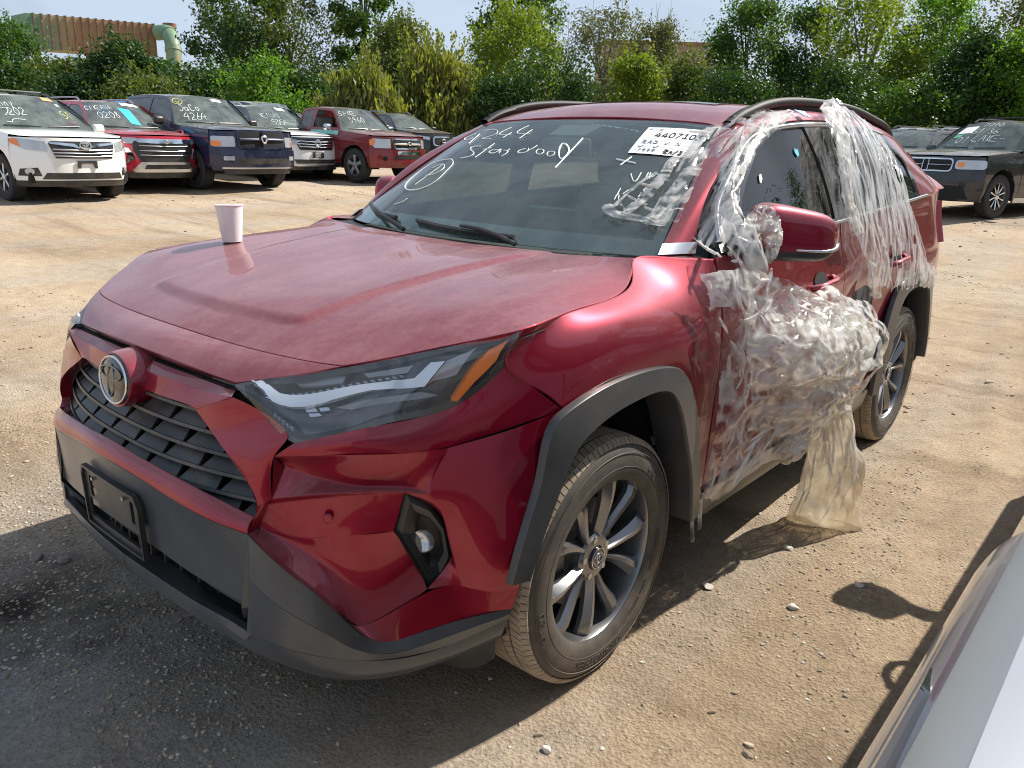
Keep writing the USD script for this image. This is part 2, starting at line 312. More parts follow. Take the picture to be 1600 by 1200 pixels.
Lg = [(0.5466, -0.8133, 0.7121), (0.6186, -0.7776, 0.7305), (0.6782, -0.7177, 0.7368), (0.7335, -0.6236, 0.727), (0.7718, -0.5507, 0.7096)]
Pt = [(0.5284, -0.8161, 0.6932), (0.6125, -0.7653, 0.7164), (0.667, -0.714, 0.7235), (0.719, -0.6381, 0.7205), (0.7385, -0.5952, 0.7161)]
Qb = [(0.5159, -0.8317, 0.6359), (0.5901, -0.7741, 0.6171), (0.6398, -0.735, 0.6217), (0.6859, -0.6879, 0.6255), (0.7258, -0.6185, 0.6226)]
Kc = [(0.5461, -0.8596, 0.6303), (0.6209, -0.8066, 0.5471), (0.6694, -0.75, 0.4657), (0.7041, -0.701, 0.4057), (0.7635, -0.5501, 0.4597)]
K2 = [(0.5461, -0.8596, 0.6303), (0.6209, -0.8066, 0.5471), (0.6694, -0.75, 0.4657), (0.7041, -0.701, 0.4057), (0.7738, -0.5479, 0.4579), (0.8105, -0.4778, 0.4549), (0.898, -0.37, 0.44)]
RB = [(0.5349, -0.8696, 0.6441), (0.6127, -0.8339, 0.5687), (0.6716, -0.781, 0.4968), (0.7271, -0.6942, 0.3782), (0.786, -0.5603, 0.367), (0.8317, -0.4638, 0.3687), (0.888, -0.382, 0.383)]
Po = [(0.7876, -0.5055, 0.813), (0.7718, -0.5507, 0.7096), (0.7813, -0.5299, 0.6693), (0.7898, -0.5108, 0.6017), (0.798, -0.4951, 0.5253), (0.8105, -0.4778, 0.4549)]
Pi = [(0.7385, -0.5952, 0.7161), (0.7613, -0.54, 0.676), (0.7744, -0.4953, 0.6056), (0.7793, -0.4834, 0.5301), (0.7635, -0.5501, 0.4597)]
Fx = [(.911, -.245, .872), (.921, -.250, .800), (.921, -.300, .720), (.918, -.338, .620), (.909, -.372, .530), (.898, -.370, .440)]
def mid(A, B, k, d): return [tuple((np.array(a) + np.array(b)) / 2 + k * np.array(d)) for a, b in zip(A, B)]
BS = [patch([HLd, mid(HLd, Fo, .006, (.6, -.7, .3)), Fo], 40, 10),
      patch([FG, mid(FG, Gv, .006, (-.5, .7, .2)), Gv], 40, 8), patch([Gv, Lg], 40, 4), patch([Lg, Pt], 40, 4),
      patch([Pt, mid(Pt, Qb, .003, (-.5, .7, 0)), Qb], 40, 8), patch([Qb, mid(Qb, Kc, .022, (-.6, .7, .1)), Kc], 40, 12),
      patch([K2, RB], 60, 4), patch([[Po[0], mid(Po, Fx, .016, (.75, -.66, 0))[0], Fx[0]]] + [[a, m, b] for a, m, b in list(zip(Po, mid(Po, Fx, .022, (.75, -.66, 0)), Fx))[1:]], 16, 40),
      patch([Po[1:], Pi], 30, 5),
      patch([B3d, mid(B3d, CR, .004, (.4, -.9, 0)), CR], 36, 8),
      patch([[B3d[-1], (0.5307, -0.8491, 0.6753), (0.535, -0.8716, 0.6422)], [(0.5466, -0.8133, 0.7121), (0.5297, -0.8164, 0.6886), (0.5159, -0.8317, 0.6359)]], 10, 6), patch([[(0.5159, -0.8317, 0.6359), (0.5461, -0.8596, 0.6303)], [(0.535, -0.8716, 0.6422), (0.539, -0.8703, 0.6409)]], 6, 4), T([(0.5578, -0.8092, 0.8128), (0.5466, -0.8133, 0.7121), (0.5519, -0.7796, 0.7798)], [(0, 1, 2)])]
BSm = cat(BS)
bar = [patch([symrow(B1), symrow(B2)], 81, 4), patch([symrow(B2), symrow(B3)], 81, 5)]
part(CAR, 'bumper_cover', weld(cat([BSm, mir(BSm)] + bar)), 'red_paint', 42)
bkU = [(0, -.920, .733), (0.114, -0.915, 0.726), (0.234, -0.904, 0.716), (0.4039, -0.8818, 0.6993), (0.5307, -0.8491, 0.6753)]
bkL = [(0, -.946, .692), (0.11, -0.941, 0.689), (0.23, -0.929, 0.674), (0.4311, -0.9054, 0.6542), (0.535, -0.8716, 0.6422)]
part(CAR, 'bumper_lip', panel([patch([symrow(bkU), symrow(mid(bkU, bkL, .006, (0, -.8, .6))), symrow(bkL)], 81, 8)], .001, .02), 'red_paint', 35)
# lips of the grille opening: a return that leads back to the mesh
opening = B3[:4] + B3d[0:1] + B3d[1:] + bkU[::-1]
op = np.array(opening); ctr = np.array([0, -.86, .79])
oring = np.vstack([spl(B3[:5], 20), spl(B3d, 24)[1:], spl(bkU[::-1], 24)[1:]])
inner = oring * [.985, 1, 1] + [0, .035, 0]; inner[:, 2] = ctr[2] + (inner[:, 2] - ctr[2]) * .965
both('grille_return', gmesh(np.stack([oring[:44], inner[:44]])), 'red_paint', 30)
# ---- grille: backing and rows of tilted scoops
def yfront(x): return -.921 + .093 * (np.abs(x) / .53) ** 2.4
gp = Polygon([(x * .995, z - (.03 if k > 42 else 0)) for k, (x, y, z) in enumerate(oring)] + [(-x * .995, z - (.03 if len(oring) - 1 - k > 42 else 0)) for k, (x, y, z) in enumerate(oring[::-1])]).buffer(0)
_lean = lambda z: (z - .74) * .30
part(CAR, 'grille_backing', cells(gp.buffer(.012), .06, .06, lambda u, v: np.column_stack([u, yfront(u) + .085 + _lean(v), v])), 'cavity', False)
rows_z = np.arange(.5735, .92, .0415); cellw = .132
for r, z0 in enumerate(rows_z):
    for c in range(-5, 6):
        x0 = (c + .5 * (r % 2)) * cellw
        for sh, a, b, name in ((Polygon([(x0 - .060, z0 + .002), (x0 + .060, z0 + .002), (x0 + .046, z0 + .0375), (x0 - .046, z0 + .0375)]), .030, .056, 'grille_scoop'),):
            q = sh.intersection(gp)
            if q.is_empty or q.area < 2e-4 or q.geom_type != 'Polygon': continue
            m = cells(q, .04, .02, lambda u, v: np.column_stack([u, yfront(u) + b + (a - b) * np.clip((z0 + .0375 - v) / .0355, 0, 1) ** 1.3 + _lean(v), v]))
            part(CAR, name, thick(m, .006), 'grille_plastic', 25)
    for c in range(-5, 6):
        x0 = (c + .5 * (r % 2)) * cellw
        q = Polygon([(x0 - .0655, z0 - .004), (x0 + .0655, z0 - .004), (x0 + .0655, z0 + .0035), (x0 - .0655, z0 + .0035)]).intersection(gp)
        if q.is_empty or q.area < 1e-4 or q.geom_type != 'Polygon': continue
        part(CAR, 'grille_bar', thick(cells(q, .04, .02, lambda u, v: np.column_stack([u, yfront(u) + .024 + _lean(v), v])), .02), 'grille_plastic', 25)
# ---- upper slot with slats
SLb = [(x, y + .045, z - .001) for x, y, z in U]; SLc = [(x, y + .04, z + .004) for x, y, z in B1]
part(CAR, 'upper_slot', cat(patch([symrow(U), symrow(SLb)], 41, 3), patch([symrow(SLb), symrow(SLc)], 41, 3), patch([symrow(SLc), symrow(B1)], 41, 3)), 'black_plastic', 30)
for k in (.3, .7):
    c = [tuple(np.array(a) * (1 - k) + np.array(b) * k + [0, .014, 0]) for a, b in zip(U, B1)]
    c[-1] = tuple(np.array(c[-1]) * [.985, 1, 1])
    part(CAR, 'slot_slat', tube(spl(symrow(c), 50), .0032, 6), 'black_plastic', 40)
# ---- badge housing and badge
def ering(rx, rz, y, n=64, tilt=0.0, cz=.886, x0=0.0):
    a = np.linspace(0, 2 * np.pi, n, endpoint=False); return np.column_stack([x0 + rx * np.cos(a), y + tilt * rz * np.sin(a) + 0 * a, cz + rz * np.sin(a)])
def rings(L): 
    G = np.stack(L); G = np.concatenate([G, G[:, :1]], 1); return weld(gmesh(G))
part(CAR, 'badge_housing', rings([ering(.092, .073, -.78, cz=.888, tilt=.12), ering(.090, .072, -.84, cz=.887, tilt=.12), ering(.088, .070, -.882, cz=.886, tilt=.12), ering(.085, .067, -.895, cz=.886, tilt=.12), ering(.0795, .0625, -.894, cz=.886, tilt=.12)]), 'red_paint', 50)
E0 = lambda rx, rz, y: ering(rx, rz, y, tilt=.12)
bd = part(CAR, 'badge', rings([E0(.0795, .0625, -.888), E0(.075, .059, -.8985), E0(.05, .038, -.903), E0(.02, .015, -.905), E0(.001, .001, -.9055)]), 'black_gloss', 60)
a = np.linspace(0, 2 * np.pi, 60, endpoint=False)
def oval(rx, rz, cz, y): return np.column_stack([rx * np.cos(a), y + .12 * (cz + rz * np.sin(a) - .886), cz + rz * np.sin(a)])
part(CAR, 'badge_ring', tube(oval(.074, .058, .886, -.899), .0032, 8, True), 'chrome', True)
for rx, rz, cz in ((.054, .0165, .905), (.0165, .040, .886)):
    part(CAR, 'badge_oval', tube(oval(rx, rz, cz, -.9045), .0028, 8, True), 'dark_chrome', True)
# ---- grey lower bumper
Gt = [(0, -.944, .6905), (0.11, -0.939, 0.6875), (0.23, -0.927, 0.6725), (0.431, -0.9034, 0.6527), (0.5322, -0.8701, 0.6408)]
LE = [(0, -.926, .503), (0.146, -0.92, 0.496), (0.2904, -0.8962, 0.4642), (0.4519, -0.8793, 0.456), (0.5199, -0.8699, 0.4516)]
Gr = [(0.5322, -0.8701, 0.6408), (0.6125, -0.8319, 0.5672), (0.6715, -0.779, 0.4953), (0.727, -0.6922, 0.3766), (0.786, -0.5583, 0.3655), (0.886, -0.381, 0.382)]
SOr = [(0.5272, -0.8762, 0.3873), (0.6082, -0.8454, 0.375), (0.6634, -0.797, 0.3547), (0.7286, -0.6977, 0.322), (0.8006, -0.5285, 0.3065), (0.884, -0.385, 0.355)]
Mr = [tuple(np.array(a) * .55 + np.array(b) * .45 + np.array([.010, -.013, 0]) * w) for a, b, w in zip(Gr, SOr, (.1, .8, 1, 1, 1, .3))]
SO = [(0, -.926, .410), (0.2, -0.918, 0.408), (0.3387, -0.8972, 0.3918), (0.4668, -0.885, 0.3935), (0.5272, -0.8762, 0.3873)]
SI = [(0, -.878, .415), (0.2, -0.864, 0.409), (0.2904, -0.8482, 0.3852), (0.3785, -0.8359, 0.3748), (0.438, -0.8282, 0.3689)]
SOall = SO[:-1] + SOr
BO = [(0, -.897, .330), (0.2, -0.884, 0.32), (0.3306, -0.8593, 0.2977), (0.4072, -0.8506, 0.2964), (0.4703, -0.8431, 0.2943), (0.5584, -0.8172, 0.2893), (0.6241, -0.7828, 0.2767), (0.6946, -0.7099, 0.2584), (0.7841, -0.5188, 0.2495), (0.858, -0.385, 0.288)]
BU = [(x * .97, y + .12, z - .02) for x, y, z in BO]
gl = [patch([Gt, mid(Gt, LE, .004, (0, 1, 0)), LE], 40, 10), patch([SI, SO], 40, 6),
      patch([Gr, Mr], 40, 5), patch([Mr, SOr], 40, 6), patch([SOall, mid(SOall, BO, .012, (.25, -.9, -.2)), BO], 70, 8), patch([BO, BU], 70, 4),
      T([(0.5199, -0.8699, 0.4516), (0.438, -0.8282, 0.3689), (0.5272, -0.8762, 0.3873), (0.5322, -0.8701, 0.6408)], [(0, 1, 2), (0, 2, 3)])]
glm = cat(gl)
part(CAR, 'lower_bumper', panel([glm, mir(glm)], .0008, .02), 'grey_cladding', 30)
ib = [(x, y + .06, z) for x, y, z in LE]; ib2 = [(x, y + .05, z) for x, y, z in SI]
part(CAR, 'lower_intake', cat(patch([symrow(LE), symrow(ib)], 30, 2), patch([symrow(ib), symrow(ib2)], 30, 3), patch([symrow(ib2), symrow(SI)], 30, 2)), 'cavity', 30)
for k in (.25, .5, .75):
    c = [tuple(np.array(p) * (1 - k) + np.array(q) * k + [0, .02, 0]) for p, q in zip(LE, SI)]; c[-1] = tuple(np.array(c[-1]) * [.985, 1, 1])
    part(CAR, 'intake_slat', tube(spl(symrow(c), 40), .006, 6), 'grille_plastic', 40)
for i in range(-6, 7):
    x = i * .062; z = .455 - .06 * (abs(x) / .4) ** 2
    part(CAR, 'intake_web', bx(.006, .02, .075, (x, -.893 + .045 * (x / .3) ** 2 + .02, z)), 'grille_plastic', False)
# mud deflector behind the corner of the bumper
both('air_deflector', thick(patch([[(.70, -.50, .27), (.78, -.42, .28), (.84, -.39, .30)], [(.72, -.44, .17), (.78, -.39, .165), (.83, -.375, .21)]], 8, 6), .004), 'black_plastic')
# ---- number-plate bracket
def pl(x, z, d=0.0): return (x, -.918 + .10 * x * x + (z - .55) * -.03 - d, z)
fr = Polygon([(-.158, .462), (.158, .462), (.160, .60), (.146, .627), (-.146, .627), (-.160, .60)]).buffer(.004)
hole = Polygon([(-.140, .485), (.140, .485), (.140, .532), (-.140, .532)]).buffer(.004)
slots = [sbox(s * .118 - .006, .548, s * .118 + .006, .602).buffer(.003) for s in (-1, 1)]
pp = fr.difference(shapely.union_all([hole] + slots + [Polygon([(-.112, .548), (-.076, .563), (-.108, .58)])]))
PB = part(CAR, 'plate_bracket', thick(cells(pp, .03, .02, lambda u, v: np.array([pl(a, b, .022) for a, b in zip(u, v)])), .006), 'black_plastic', 30)
edge = fr.difference(fr.buffer(-.007)); part(CAR, 'plate_frame', thick(cells(edge, .03, .02, lambda u, v: np.array([pl(a, b, .030) for a, b in zip(u, v)])), .014), 'black_plastic', 30)
part(CAR, 'plate_mount', thick(cells(sbox(-.17, .50, .17, .64).buffer(.01), .03, .03, lambda u, v: np.array([pl(a, b, .002) for a, b in zip(u, v)])), .03), 'black_plastic', 30)
for sx in (-.088, .088):
    part(CAR, 'plate_bolt', cat(rot(mv(trimesh.creation.cylinder(.0055, .006, sections=6), (0, 0, 0)), 90, (1, 0, 0)).apply_translation(pl(sx, .606, .027))), 'bolt_steel', False)
both('parking_sensor', rot(trimesh.creation.cylinder(.011, .006, sections=20), 90, (1, 0, 0)).apply_transform(trimesh.transformations.rotation_matrix(.75, (0, 0, 1))).apply_translation((0.6478, -0.7400, 0.6723)), 'red_paint')
# ---- fog lamp
fb = [(0.7385, -0.5952, 0.7161), (0.7613, -0.54, 0.676), (0.7744, -0.4953, 0.6056), (0.7807, -0.4809, 0.5119), (0.771, -0.5067, 0.461), (0.7634, -0.5441, 0.4596), (0.7271, -0.616, 0.6222)]
fbp = np.array(fb); fc = fbp.mean(0); nfo = np.array([.62, -.76, .1]); nfo /= np.linalg.norm(nfo)
def loopfan(P, steps):
    P = np.asarray(P); L = [P]
    for s, d in steps: L.append(P.mean(0) + (P - P.mean(0)) * s + nfo * d)
    G = np.stack(L); G = np.concatenate([G, G[:, :1]], 1); return weld(gmesh(G))
both('fog_bezel', loopfan(fbp, [(.97, -.012), (.80, -.004), (.60, -.012), (.42, -.035), (.01, -.037)]), 'black_plastic', 20)
fl_c = np.array([0.7444, -0.5452, 0.5767])
def disc_on(c, n, r, bulge=.006, seg=24):
    n = n / np.linalg.norm(n); u = np.cross(n, [0, 0, 1]); u /= np.linalg.norm(u); w = np.cross(n, u); q = np.linspace(0, 2 * np.pi, seg, endpoint=False)
    L = [c + k * r * (np.cos(q)[:, None] * u + np.sin(q)[:, None] * w) + n * bulge * (1 - k * k) for k in (1, .8, .6, .4, .2, .01)]
    G = np.stack(L); G = np.concatenate([G, G[:, :1]], 1); return weld(gmesh(G))
both('fog_lamp', cat(disc_on(fl_c + nfo * .004, nfo, .028, .008)), 'lens_glass', 40)
both('fog_reflector', disc_on(fl_c - nfo * .003, nfo, .0275, -.012), 'lamp_silver', 40)
# ---- headlamp
HT = [(.415, -.804, .946), (.474, -.773, .963), (.523, -.739, .975), (.616, -.660, .997), (.717, -.556, 1.027), (.806, -.447, 1.055), (.864, -.357, 1.075)]
HB = [(0.4287, -0.8125, 0.9437), (0.5124, -0.8039, 0.8995), (0.5964, -0.7817, 0.848), (0.7033, -0.6573, 0.8787), (0.7795, -0.4975, 0.9001), (0.8432, -0.3942, 0.9851), (0.866, -0.364, 1.06)]
HM = mid(HT, HB, .014, (.55, -.8, .1)); HM[0] = tuple((np.array(HT[0]) + HB[0]) / 2); HM[-1] = tuple((np.array(HT[-1]) + HB[-1]) / 2)
HL = sgrid([HT, HM, HB], 60, 24)
def hl_at(u, v, d):
    """Point at (u, v) of the lamp's face, d metres behind it."""
    from scipy.interpolate import RegularGridInterpolator as RG
    f = RG((np.linspace(0, 1, HL.shape[0]), np.linspace(0, 1, HL.shape[1])), HL)
    nv = np.array([.62, -.74, .25]); nv /= np.linalg.norm(nv)
    return f(np.column_stack([np.clip(v, 0, 1), np.clip(u, 0, 1)])) - nv * d
HLnames = [('headlight', 1), ('headlight', -1)]
def hl_poly(pts, d, step=.04, t=.006):
    p = Polygon(pts).buffer(0); m = cells(p, step, step, lambda u, v: hl_at(u, v, d)); return m
DRLp = [(0.079, 0.225), (0.129, 0.169), (0.2, 0.331), (0.425, 0.344), (0.629, 0.369), (0.708, 0.194), (0.75, 0.238), (0.642, 0.513), (0.479, 0.456), (0.167, 0.506)]
FADEp = [(0.757, 0.238), (0.858, 0.2), (0.754, 0.506), (0.675, 0.475), (0.652, 0.510)]
AMBp = [(0.688, 0.831), (0.7, 0.863), (0.783, 0.719), (0.879, 0.625), (0.958, 0.363), (0.883, 0.344), (0.792, 0.544)]
for nm, sgn in HLnames:
    g = (lambda m: m) if sgn > 0 else mir
    lamp = part(CAR, nm, g(gmesh(HL)), 'lens_glass', 40)
    bk = gmesh(hl_at(*[c.ravel() for c in np.meshgrid(np.linspace(0, 1, 30), np.linspace(0, 1, 12))], .055).reshape(12, 30, 3))
    rim = np.concatenate([HL[0], HL[1:, -1], HL[-1, ::-1][1:], HL[::-1, 0][1:]]); rb = hl_at(*np.concatenate([np.column_stack([np.linspace(0, 1, 60), np.zeros(60)]), np.column_stack([np.ones(23), np.linspace(0, 1, 24)[1:]]), np.column_stack([np.linspace(1, 0, 60)[1:], np.ones(59)]), np.column_stack([np.zeros(23), np.linspace(1, 0, 24)[1:]])]).T, .055)
    part(lamp, 'lamp_housing', g(cat(bk, gmesh(np.stack([rim, rb])))), 'headlamp_dark', 30)
    fr_o = np.array(Polygon([(0.0, 0), (1, 0), (1, 1), (0, 1)]).exterior.coords)
    part(lamp, 'lamp_edge', g(cells(Polygon([(0, 0), (1, 0), (1, 1), (0, 1)]).difference(Polygon([(.035, .13), (.97, .08), (.975, .85), (.06, .94)])), .04, .05, lambda u, v: hl_at(u, v, .004))), 'black_plastic', 30)
    part(lamp, 'running_light', g(thick(hl_poly(DRLp, .018), .02)), 'white_drl', 30)
    part(lamp, 'turn_reflector', g(thick(hl_poly(AMBp, .014), .02)), 'amber', 30)
    part(lamp, 'turn_lens', g(thick(hl_poly(FADEp, .019), .012)), 'lamp_pale', 30)
    for q in ([(0.237, 0.106), (0.425, 0.155), (0.408, 0.262), (0.267, 0.2)], [(0.483, 0.180), (0.65, 0.175), (0.617, 0.275), (0.492, 0.250)]):
        part(lamp, 'projector_lens', g(thick(hl_poly(q, .024, .02), .012)), 'lamp_pale', 30)
    for j in range(16):
        u = .235 + j * .0235; part(lamp, 'light_tooth', g(thick(hl_poly([(u, .290), (u + .012, .292), (u + .014, .330), (u + .002, .328)], .020, .02), .01)), 'lamp_pale', 30)
    for j in range(5):
        u = .112 + j * .006; part(lamp, 'light_tooth', g(thick(hl_poly([(u, .22 + j * .055), (u + .034, .20 + j * .055), (u + .036, .225 + j * .055), (u + .003, .245 + j * .055)], .014, .02), .006)), 'lamp_silver', 30)
    for q in ([(.272, .50), (.305, .515), (.31, .565), (.275, .555)], [(.315, .52), (.342, .537), (.346, .585), (.318, .572)], [(.280, .575), (.312, .585), (.318, .63), (.284, .622)]):
        part(lamp, 'reflector_facet', g(thick(hl_poly(q, .034, .02), .012)), 'lamp_silver', 30)
    for j in range(5):
        u = .165 + j * .013; part(lamp, 'lamp_stud', g(thick(hl_poly([(u, .70 + j * .018), (u + .006, .70 + j * .018), (u + .008, .77 + j * .018), (u + .002, .77 + j * .018)], .03, .02), .012)), 'lamp_pale', 30)
    part(lamp, 'lower_reflector', g(thick(hl_poly([(0.22, 0.64), (0.60, 0.68), (0.66, .82), (0.56, 0.93), (0.25, 0.86)], .046, .03), .006)), 'black_gloss', 30)
    part(lamp, 'inner_wing', g(thick(hl_poly([(.36, .56), (.62, .60), (.66, .72), (.40, .66)], .036, .03), .006)), 'lamp_pale', 30)
# ---- front fender
fn = [[(.866, -.352, 1.077), (.845, -.113, 1.088), (.820, .125, 1.098), (.778, .237, 1.129), (.738, .308, 1.168), (.800, .42, 1.168), (.868, .552, 1.158)],
      [(.854, -.390, 1.000), (.890, -.120, 1.045), (.885, .105, 1.055), (.872, .220, 1.065), (.858, .330, 1.080), (.880, .44, 1.080), (.898, .552, 1.070)],
      [(.885, -.310, .930), (.916, -.125, .970), (.920, .080, .978), (.921, .210, .975), (.922, .320, .960), (.922, .44, .930), (.921, .552, .910)],
      [(.912, -.243, .872), (.925, -.120, .905), (.926, .020, .911), (.926, .210, .895), (.926, .336, .836), (.925, .425, .690), (.917, .552, .690)]]
both('front_fender', panel([patch(fn, 70, 30), patch([[(.925, .425, .690), (.917, .552, .690)], [(.920, .462, .526), (.912, .552, .526)], [(.914, .480, .360), (.905, .552, .350)]], 8, 14)], .0020, .014), 'red_paint', 35)
def arch(outer, inner, xo, yc):
    o = spl([(xo(y), y + yc, z) for y, z in outer], 60); i = spl([(xo(y) + .010, y + yc, z) for y, z in inner], 60)
    r0 = o + [-.006, 0, 0]; r1 = o + (i - o) * .04 + [.014, 0, 0]; r2 = o + (i - o) * .93 + [.017, 0, 0]; r3 = i + [.004, 0, 0]; r4 = i + [-.10, 0, 0]
    return weld(gmesh(np.stack([r0, o + [.009, 0, 0], r1, r2, r3, r4])))
FO = [(-.425, .478), (-.385, .600), (-.335, .740), (-.290, .862), (-.255, .878), (-.12, .906), (.02, .912), (.21, .896), (.285, .872), (.336, .830), (.412, .700), (.462, .526), (.482, .350)]
FI = [(-.372, .478), (-.335, .570), (-.275, .690), (-.208, .782), (-.165, .802), (-.06, .828), (.05, .838), (.16, .834), (.215, .815), (.262, .770), (.330, .640), (.386, .500), (.410, .350)]
xf = lambda y: .926 - .09 * max(0, -y - .22) ** 1.0
both('front_arch_trim', arch(FO, FI, xf, 0), 'grey_cladding', 30)
RO = [(-.475, .36), (-.455, .526), (-.405, .700), (-.330, .840), (-.28, .880), (-.12, .908), (.02, .912), (.19, .900), (.28, .870), (.345, .790), (.42, .62), (.455, .50), (.46, .40)]
RI = [(-.405, .36), (-.385, .50), (-.330, .640), (-.262, .765), (-.215, .806), (-.10, .834), (.02, .838), (.14, .832), (.205, .806), (.262, .740), (.335, .590), (.37, .49), (.375, .40)]
both('rear_arch_trim', arch(RO, RI, lambda y: .926, 2.69), 'grey_cladding', 30)
# ---- windscreen, pillars, roof
WB = [(0, .300, 1.160), (.30, .316, 1.160), (.55, .362, 1.160), (.735, .440, 1.158)]
WT = [(0, 1.090, 1.582), (.28, 1.089, 1.578), (.46, 1.087, 1.569), (.571, 1.085, 1.558)]
WM = [tuple((np.array(p) + np.array(q)) / 2 + np.array([0, -.020, .026]) * k) for p, q, k in zip(WB, WT, (1, .95, .8, .45))]
WG = sgrid([symrow(WB), symrow(WM), symrow(WT)], 61, 30)
part(CAR, 'windshield', gmesh(WG), 'windshield_glass', True)
def w_at(u, v, d=0.0):
    """A point on the windscreen, u from the car's right to its left, v from bottom to top, d metres outside."""
    from scipy.interpolate import RegularGridInterpolator as RG
    f = RG((np.linspace(0, 1, WG.shape[0]), np.linspace(0, 1, WG.shape[1])), WG)
    return f(np.column_stack([np.clip(v, 0, 1), np.clip(u, 0, 1)])) + np.array([0, -.485, .874]) * d
wfr = sbox(0, 0, 1, 1).difference(sbox(.022, .10, .978, .975).buffer(0))
part(CAR, 'windshield_border', cells(wfr, .05, .03, lambda u, v: w_at(u, v, -.003)), 'black_gloss', True)
AI = [(.735, .440, 1.158), (.700, .596, 1.268), (.640, .838, 1.424), (.571, 1.085, 1.558)]
AO = [(.790, .566, 1.157), (.752, .680, 1.306), (.702, .968, 1.475), (.672, 1.195, 1.556)]
AM = mid(AI, AO, .012, (.6, -.5, .5))
RI_ = [(.571, 1.085, 1.558), (.600, 1.25, 1.597), (.610, 1.45, 1.628), (.615, 1.80, 1.642), (.612, 2.30, 1.632), (.600, 2.80, 1.597), (.580, 3.20, 1.540), (.56, 3.42, 1.495)]
RO_ = [(.672, 1.195, 1.556), (.688, 1.36, 1.582), (.698, 1.58, 1.598), (.702, 1.90, 1.603), (.698, 2.35, 1.590), (.684, 2.80, 1.548), (.660, 3.17, 1.475), (.64, 3.36, 1.42)]
both('roof_side_rail', panel([patch([AI, AM, AO], 30, 8), patch([RI_, mid(RI_, RO_, .012, (.5, 0, .8)), RO_], 50, 8)], .001, .012), 'red_paint', 35)
rf = []
for (x, y, z), zc, yc in zip(RI_, (1.590, 1.640, 1.666, 1.676, 1.666, 1.632, 1.578, 1.53), (1.093, 1.25, 1.45, 1.80, 2.30, 2.80, 3.22, 3.47)):
    k = lambda f: z + (zc - z) * (1 - f ** 2.2)
    rf.append([(0, yc, zc), (.22, yc + (y - yc) * .2, k(.36)), (.40, yc + (y - yc) * .5, k(.66)), (.53, yc + (y - yc) * .8, k(.87)), (x - .004, y, z)])
RG_ = sgrid([symrow(r) for r in rf], 61, 60)
part(CAR, 'roof', panel([gmesh(RG_)], .0012, .012), 'red_paint', 35)
mr = sbox(.17, .13, .83, .36)
def roof_at(u, v, d=0.0):
    from scipy.interpolate import RegularGridInterpolator as RG
    f = RG((np.linspace(0, 1, RG_.shape[0]), np.linspace(0, 1, RG_.shape[1])), RG_); return f(np.column_stack([v, u])) + [0, 0, d]
part(CAR, 'moonroof', cells(mr, .05, .03, lambda u, v: roof_at(u, v, .004)), 'dark_glass', True)
rp = spl([(.598, 1.13, 1.578), (.605, 1.22, 1.608), (.607, 1.38, 1.645), (.606, 1.65, 1.672), (.605, 2.0, 1.681), (.604, 2.4, 1.672), (.598, 2.75, 1.638), (.588, 2.98, 1.603), (.582, 3.06, 1.575)], 60)
def flatbar(P, w, h):
    q = np.linspace(0, 2 * np.pi, 12, endpoint=False); L = []
    tg = np.gradient(P, axis=0); tg /= np.linalg.norm(tg, axis=1, keepdims=True)
    for p, t in zip(P, tg):
        u = np.array([1.0, 0, 0]); n = np.cross(t, u); L.append(p + w * np.cos(q)[:, None] * u + h * np.sin(q)[:, None] * n)
    G = np.stack(L); G = np.concatenate([G, G[:, :1]], 1); return weld(gmesh(G))
both('roof_rack_rail', flatbar(rp, .020, .017), 'rail_black', 40)
both('roof_rack_skirt', gmesh(np.stack([rp + [-.010, 0, -.012], np.column_stack([rp[:, 0] - .012, rp[:, 1], np.interp(rp[:, 1], [p[1] for p in RI_], [p[2] for p in RI_]) - .004])])), 'rail_black', True)
both('roof_rack_foot', flatbar(spl([(.598, 1.10, 1.565), (.60, 1.18, 1.600), (.604, 1.30, 1.630)], 12), .022, .014), 'rail_black', 40)
# ---- body side
zb_ = PchipInterpolator([.4, .6, 1.6, 2.5, 3.0, 3.6], [1.155, 1.165, 1.215, 1.258, 1.285, 1.30])
sp_ = PchipInterpolator([.2, .30, .36, .45, .6, .75, .9, .98, 1.06, 1.13, 1.20, 1.28], [.86, .885, .898, .908, .915, .919, .922, .917, .899, .881, .868, .860])
def side(y, z):
    y = np.asarray(y, float); x = sp_(z) - .42 * np.maximum(0, y - 3.0) ** 2 - .5 * np.maximum(0, y - 3.35) ** 2
    return x + .004 * np.sin((y - .6) * 2.2)
_tx = PchipInterpolator([p[1] for p in AO] + [p[1] for p in RO_[1:]], [p[0] for p in AO] + [p[0] for p in RO_[1:]])
_tz = PchipInterpolator([p[1] for p in AO] + [p[1] for p in RO_[1:]], [p[2] for p in AO] + [p[2] for p in RO_[1:]])
def ghx(y, z):
    y = np.clip(np.asarray(y, float), .553, 3.36); zb = zb_(y); zt = np.maximum(_tz(y), zb + .05); s = np.clip((z - zb) / (zt - zb), -.2, 1.15)
    return side(y, zb) + (_tx(y) - side(y, zb)) * s + .014 * np.sin(np.pi * np.clip(s, 0, 1))
side3 = lambda d=0.0: (lambda u, v: np.column_stack([side(u, v) + d, u, v]))
gh3 = lambda d=0.0: (lambda u, v: np.column_stack([ghx(u, v) + d, u, v]))
def belt(y0, y1, n=20): return [(y, float(zb_(y))) for y in np.linspace(y0, y1, n)]
rng = np.random.default_rng(5)
def dent(m, c, r, a, seed=1):
    v = np.array(m.vertices); d = np.linalg.norm((v - c) / r, axis=1); k = np.exp(-d ** 2 * 1.6)
    n = meshkit.fbm(v * 7.0, 3, seed) - .5; v[:, 0] += -a * k + .07 * k * n; return T(v, m.faces)
fd = Polygon([(.556, .40), (1.622, .40)] + belt(.556, 1.622)[::-1])
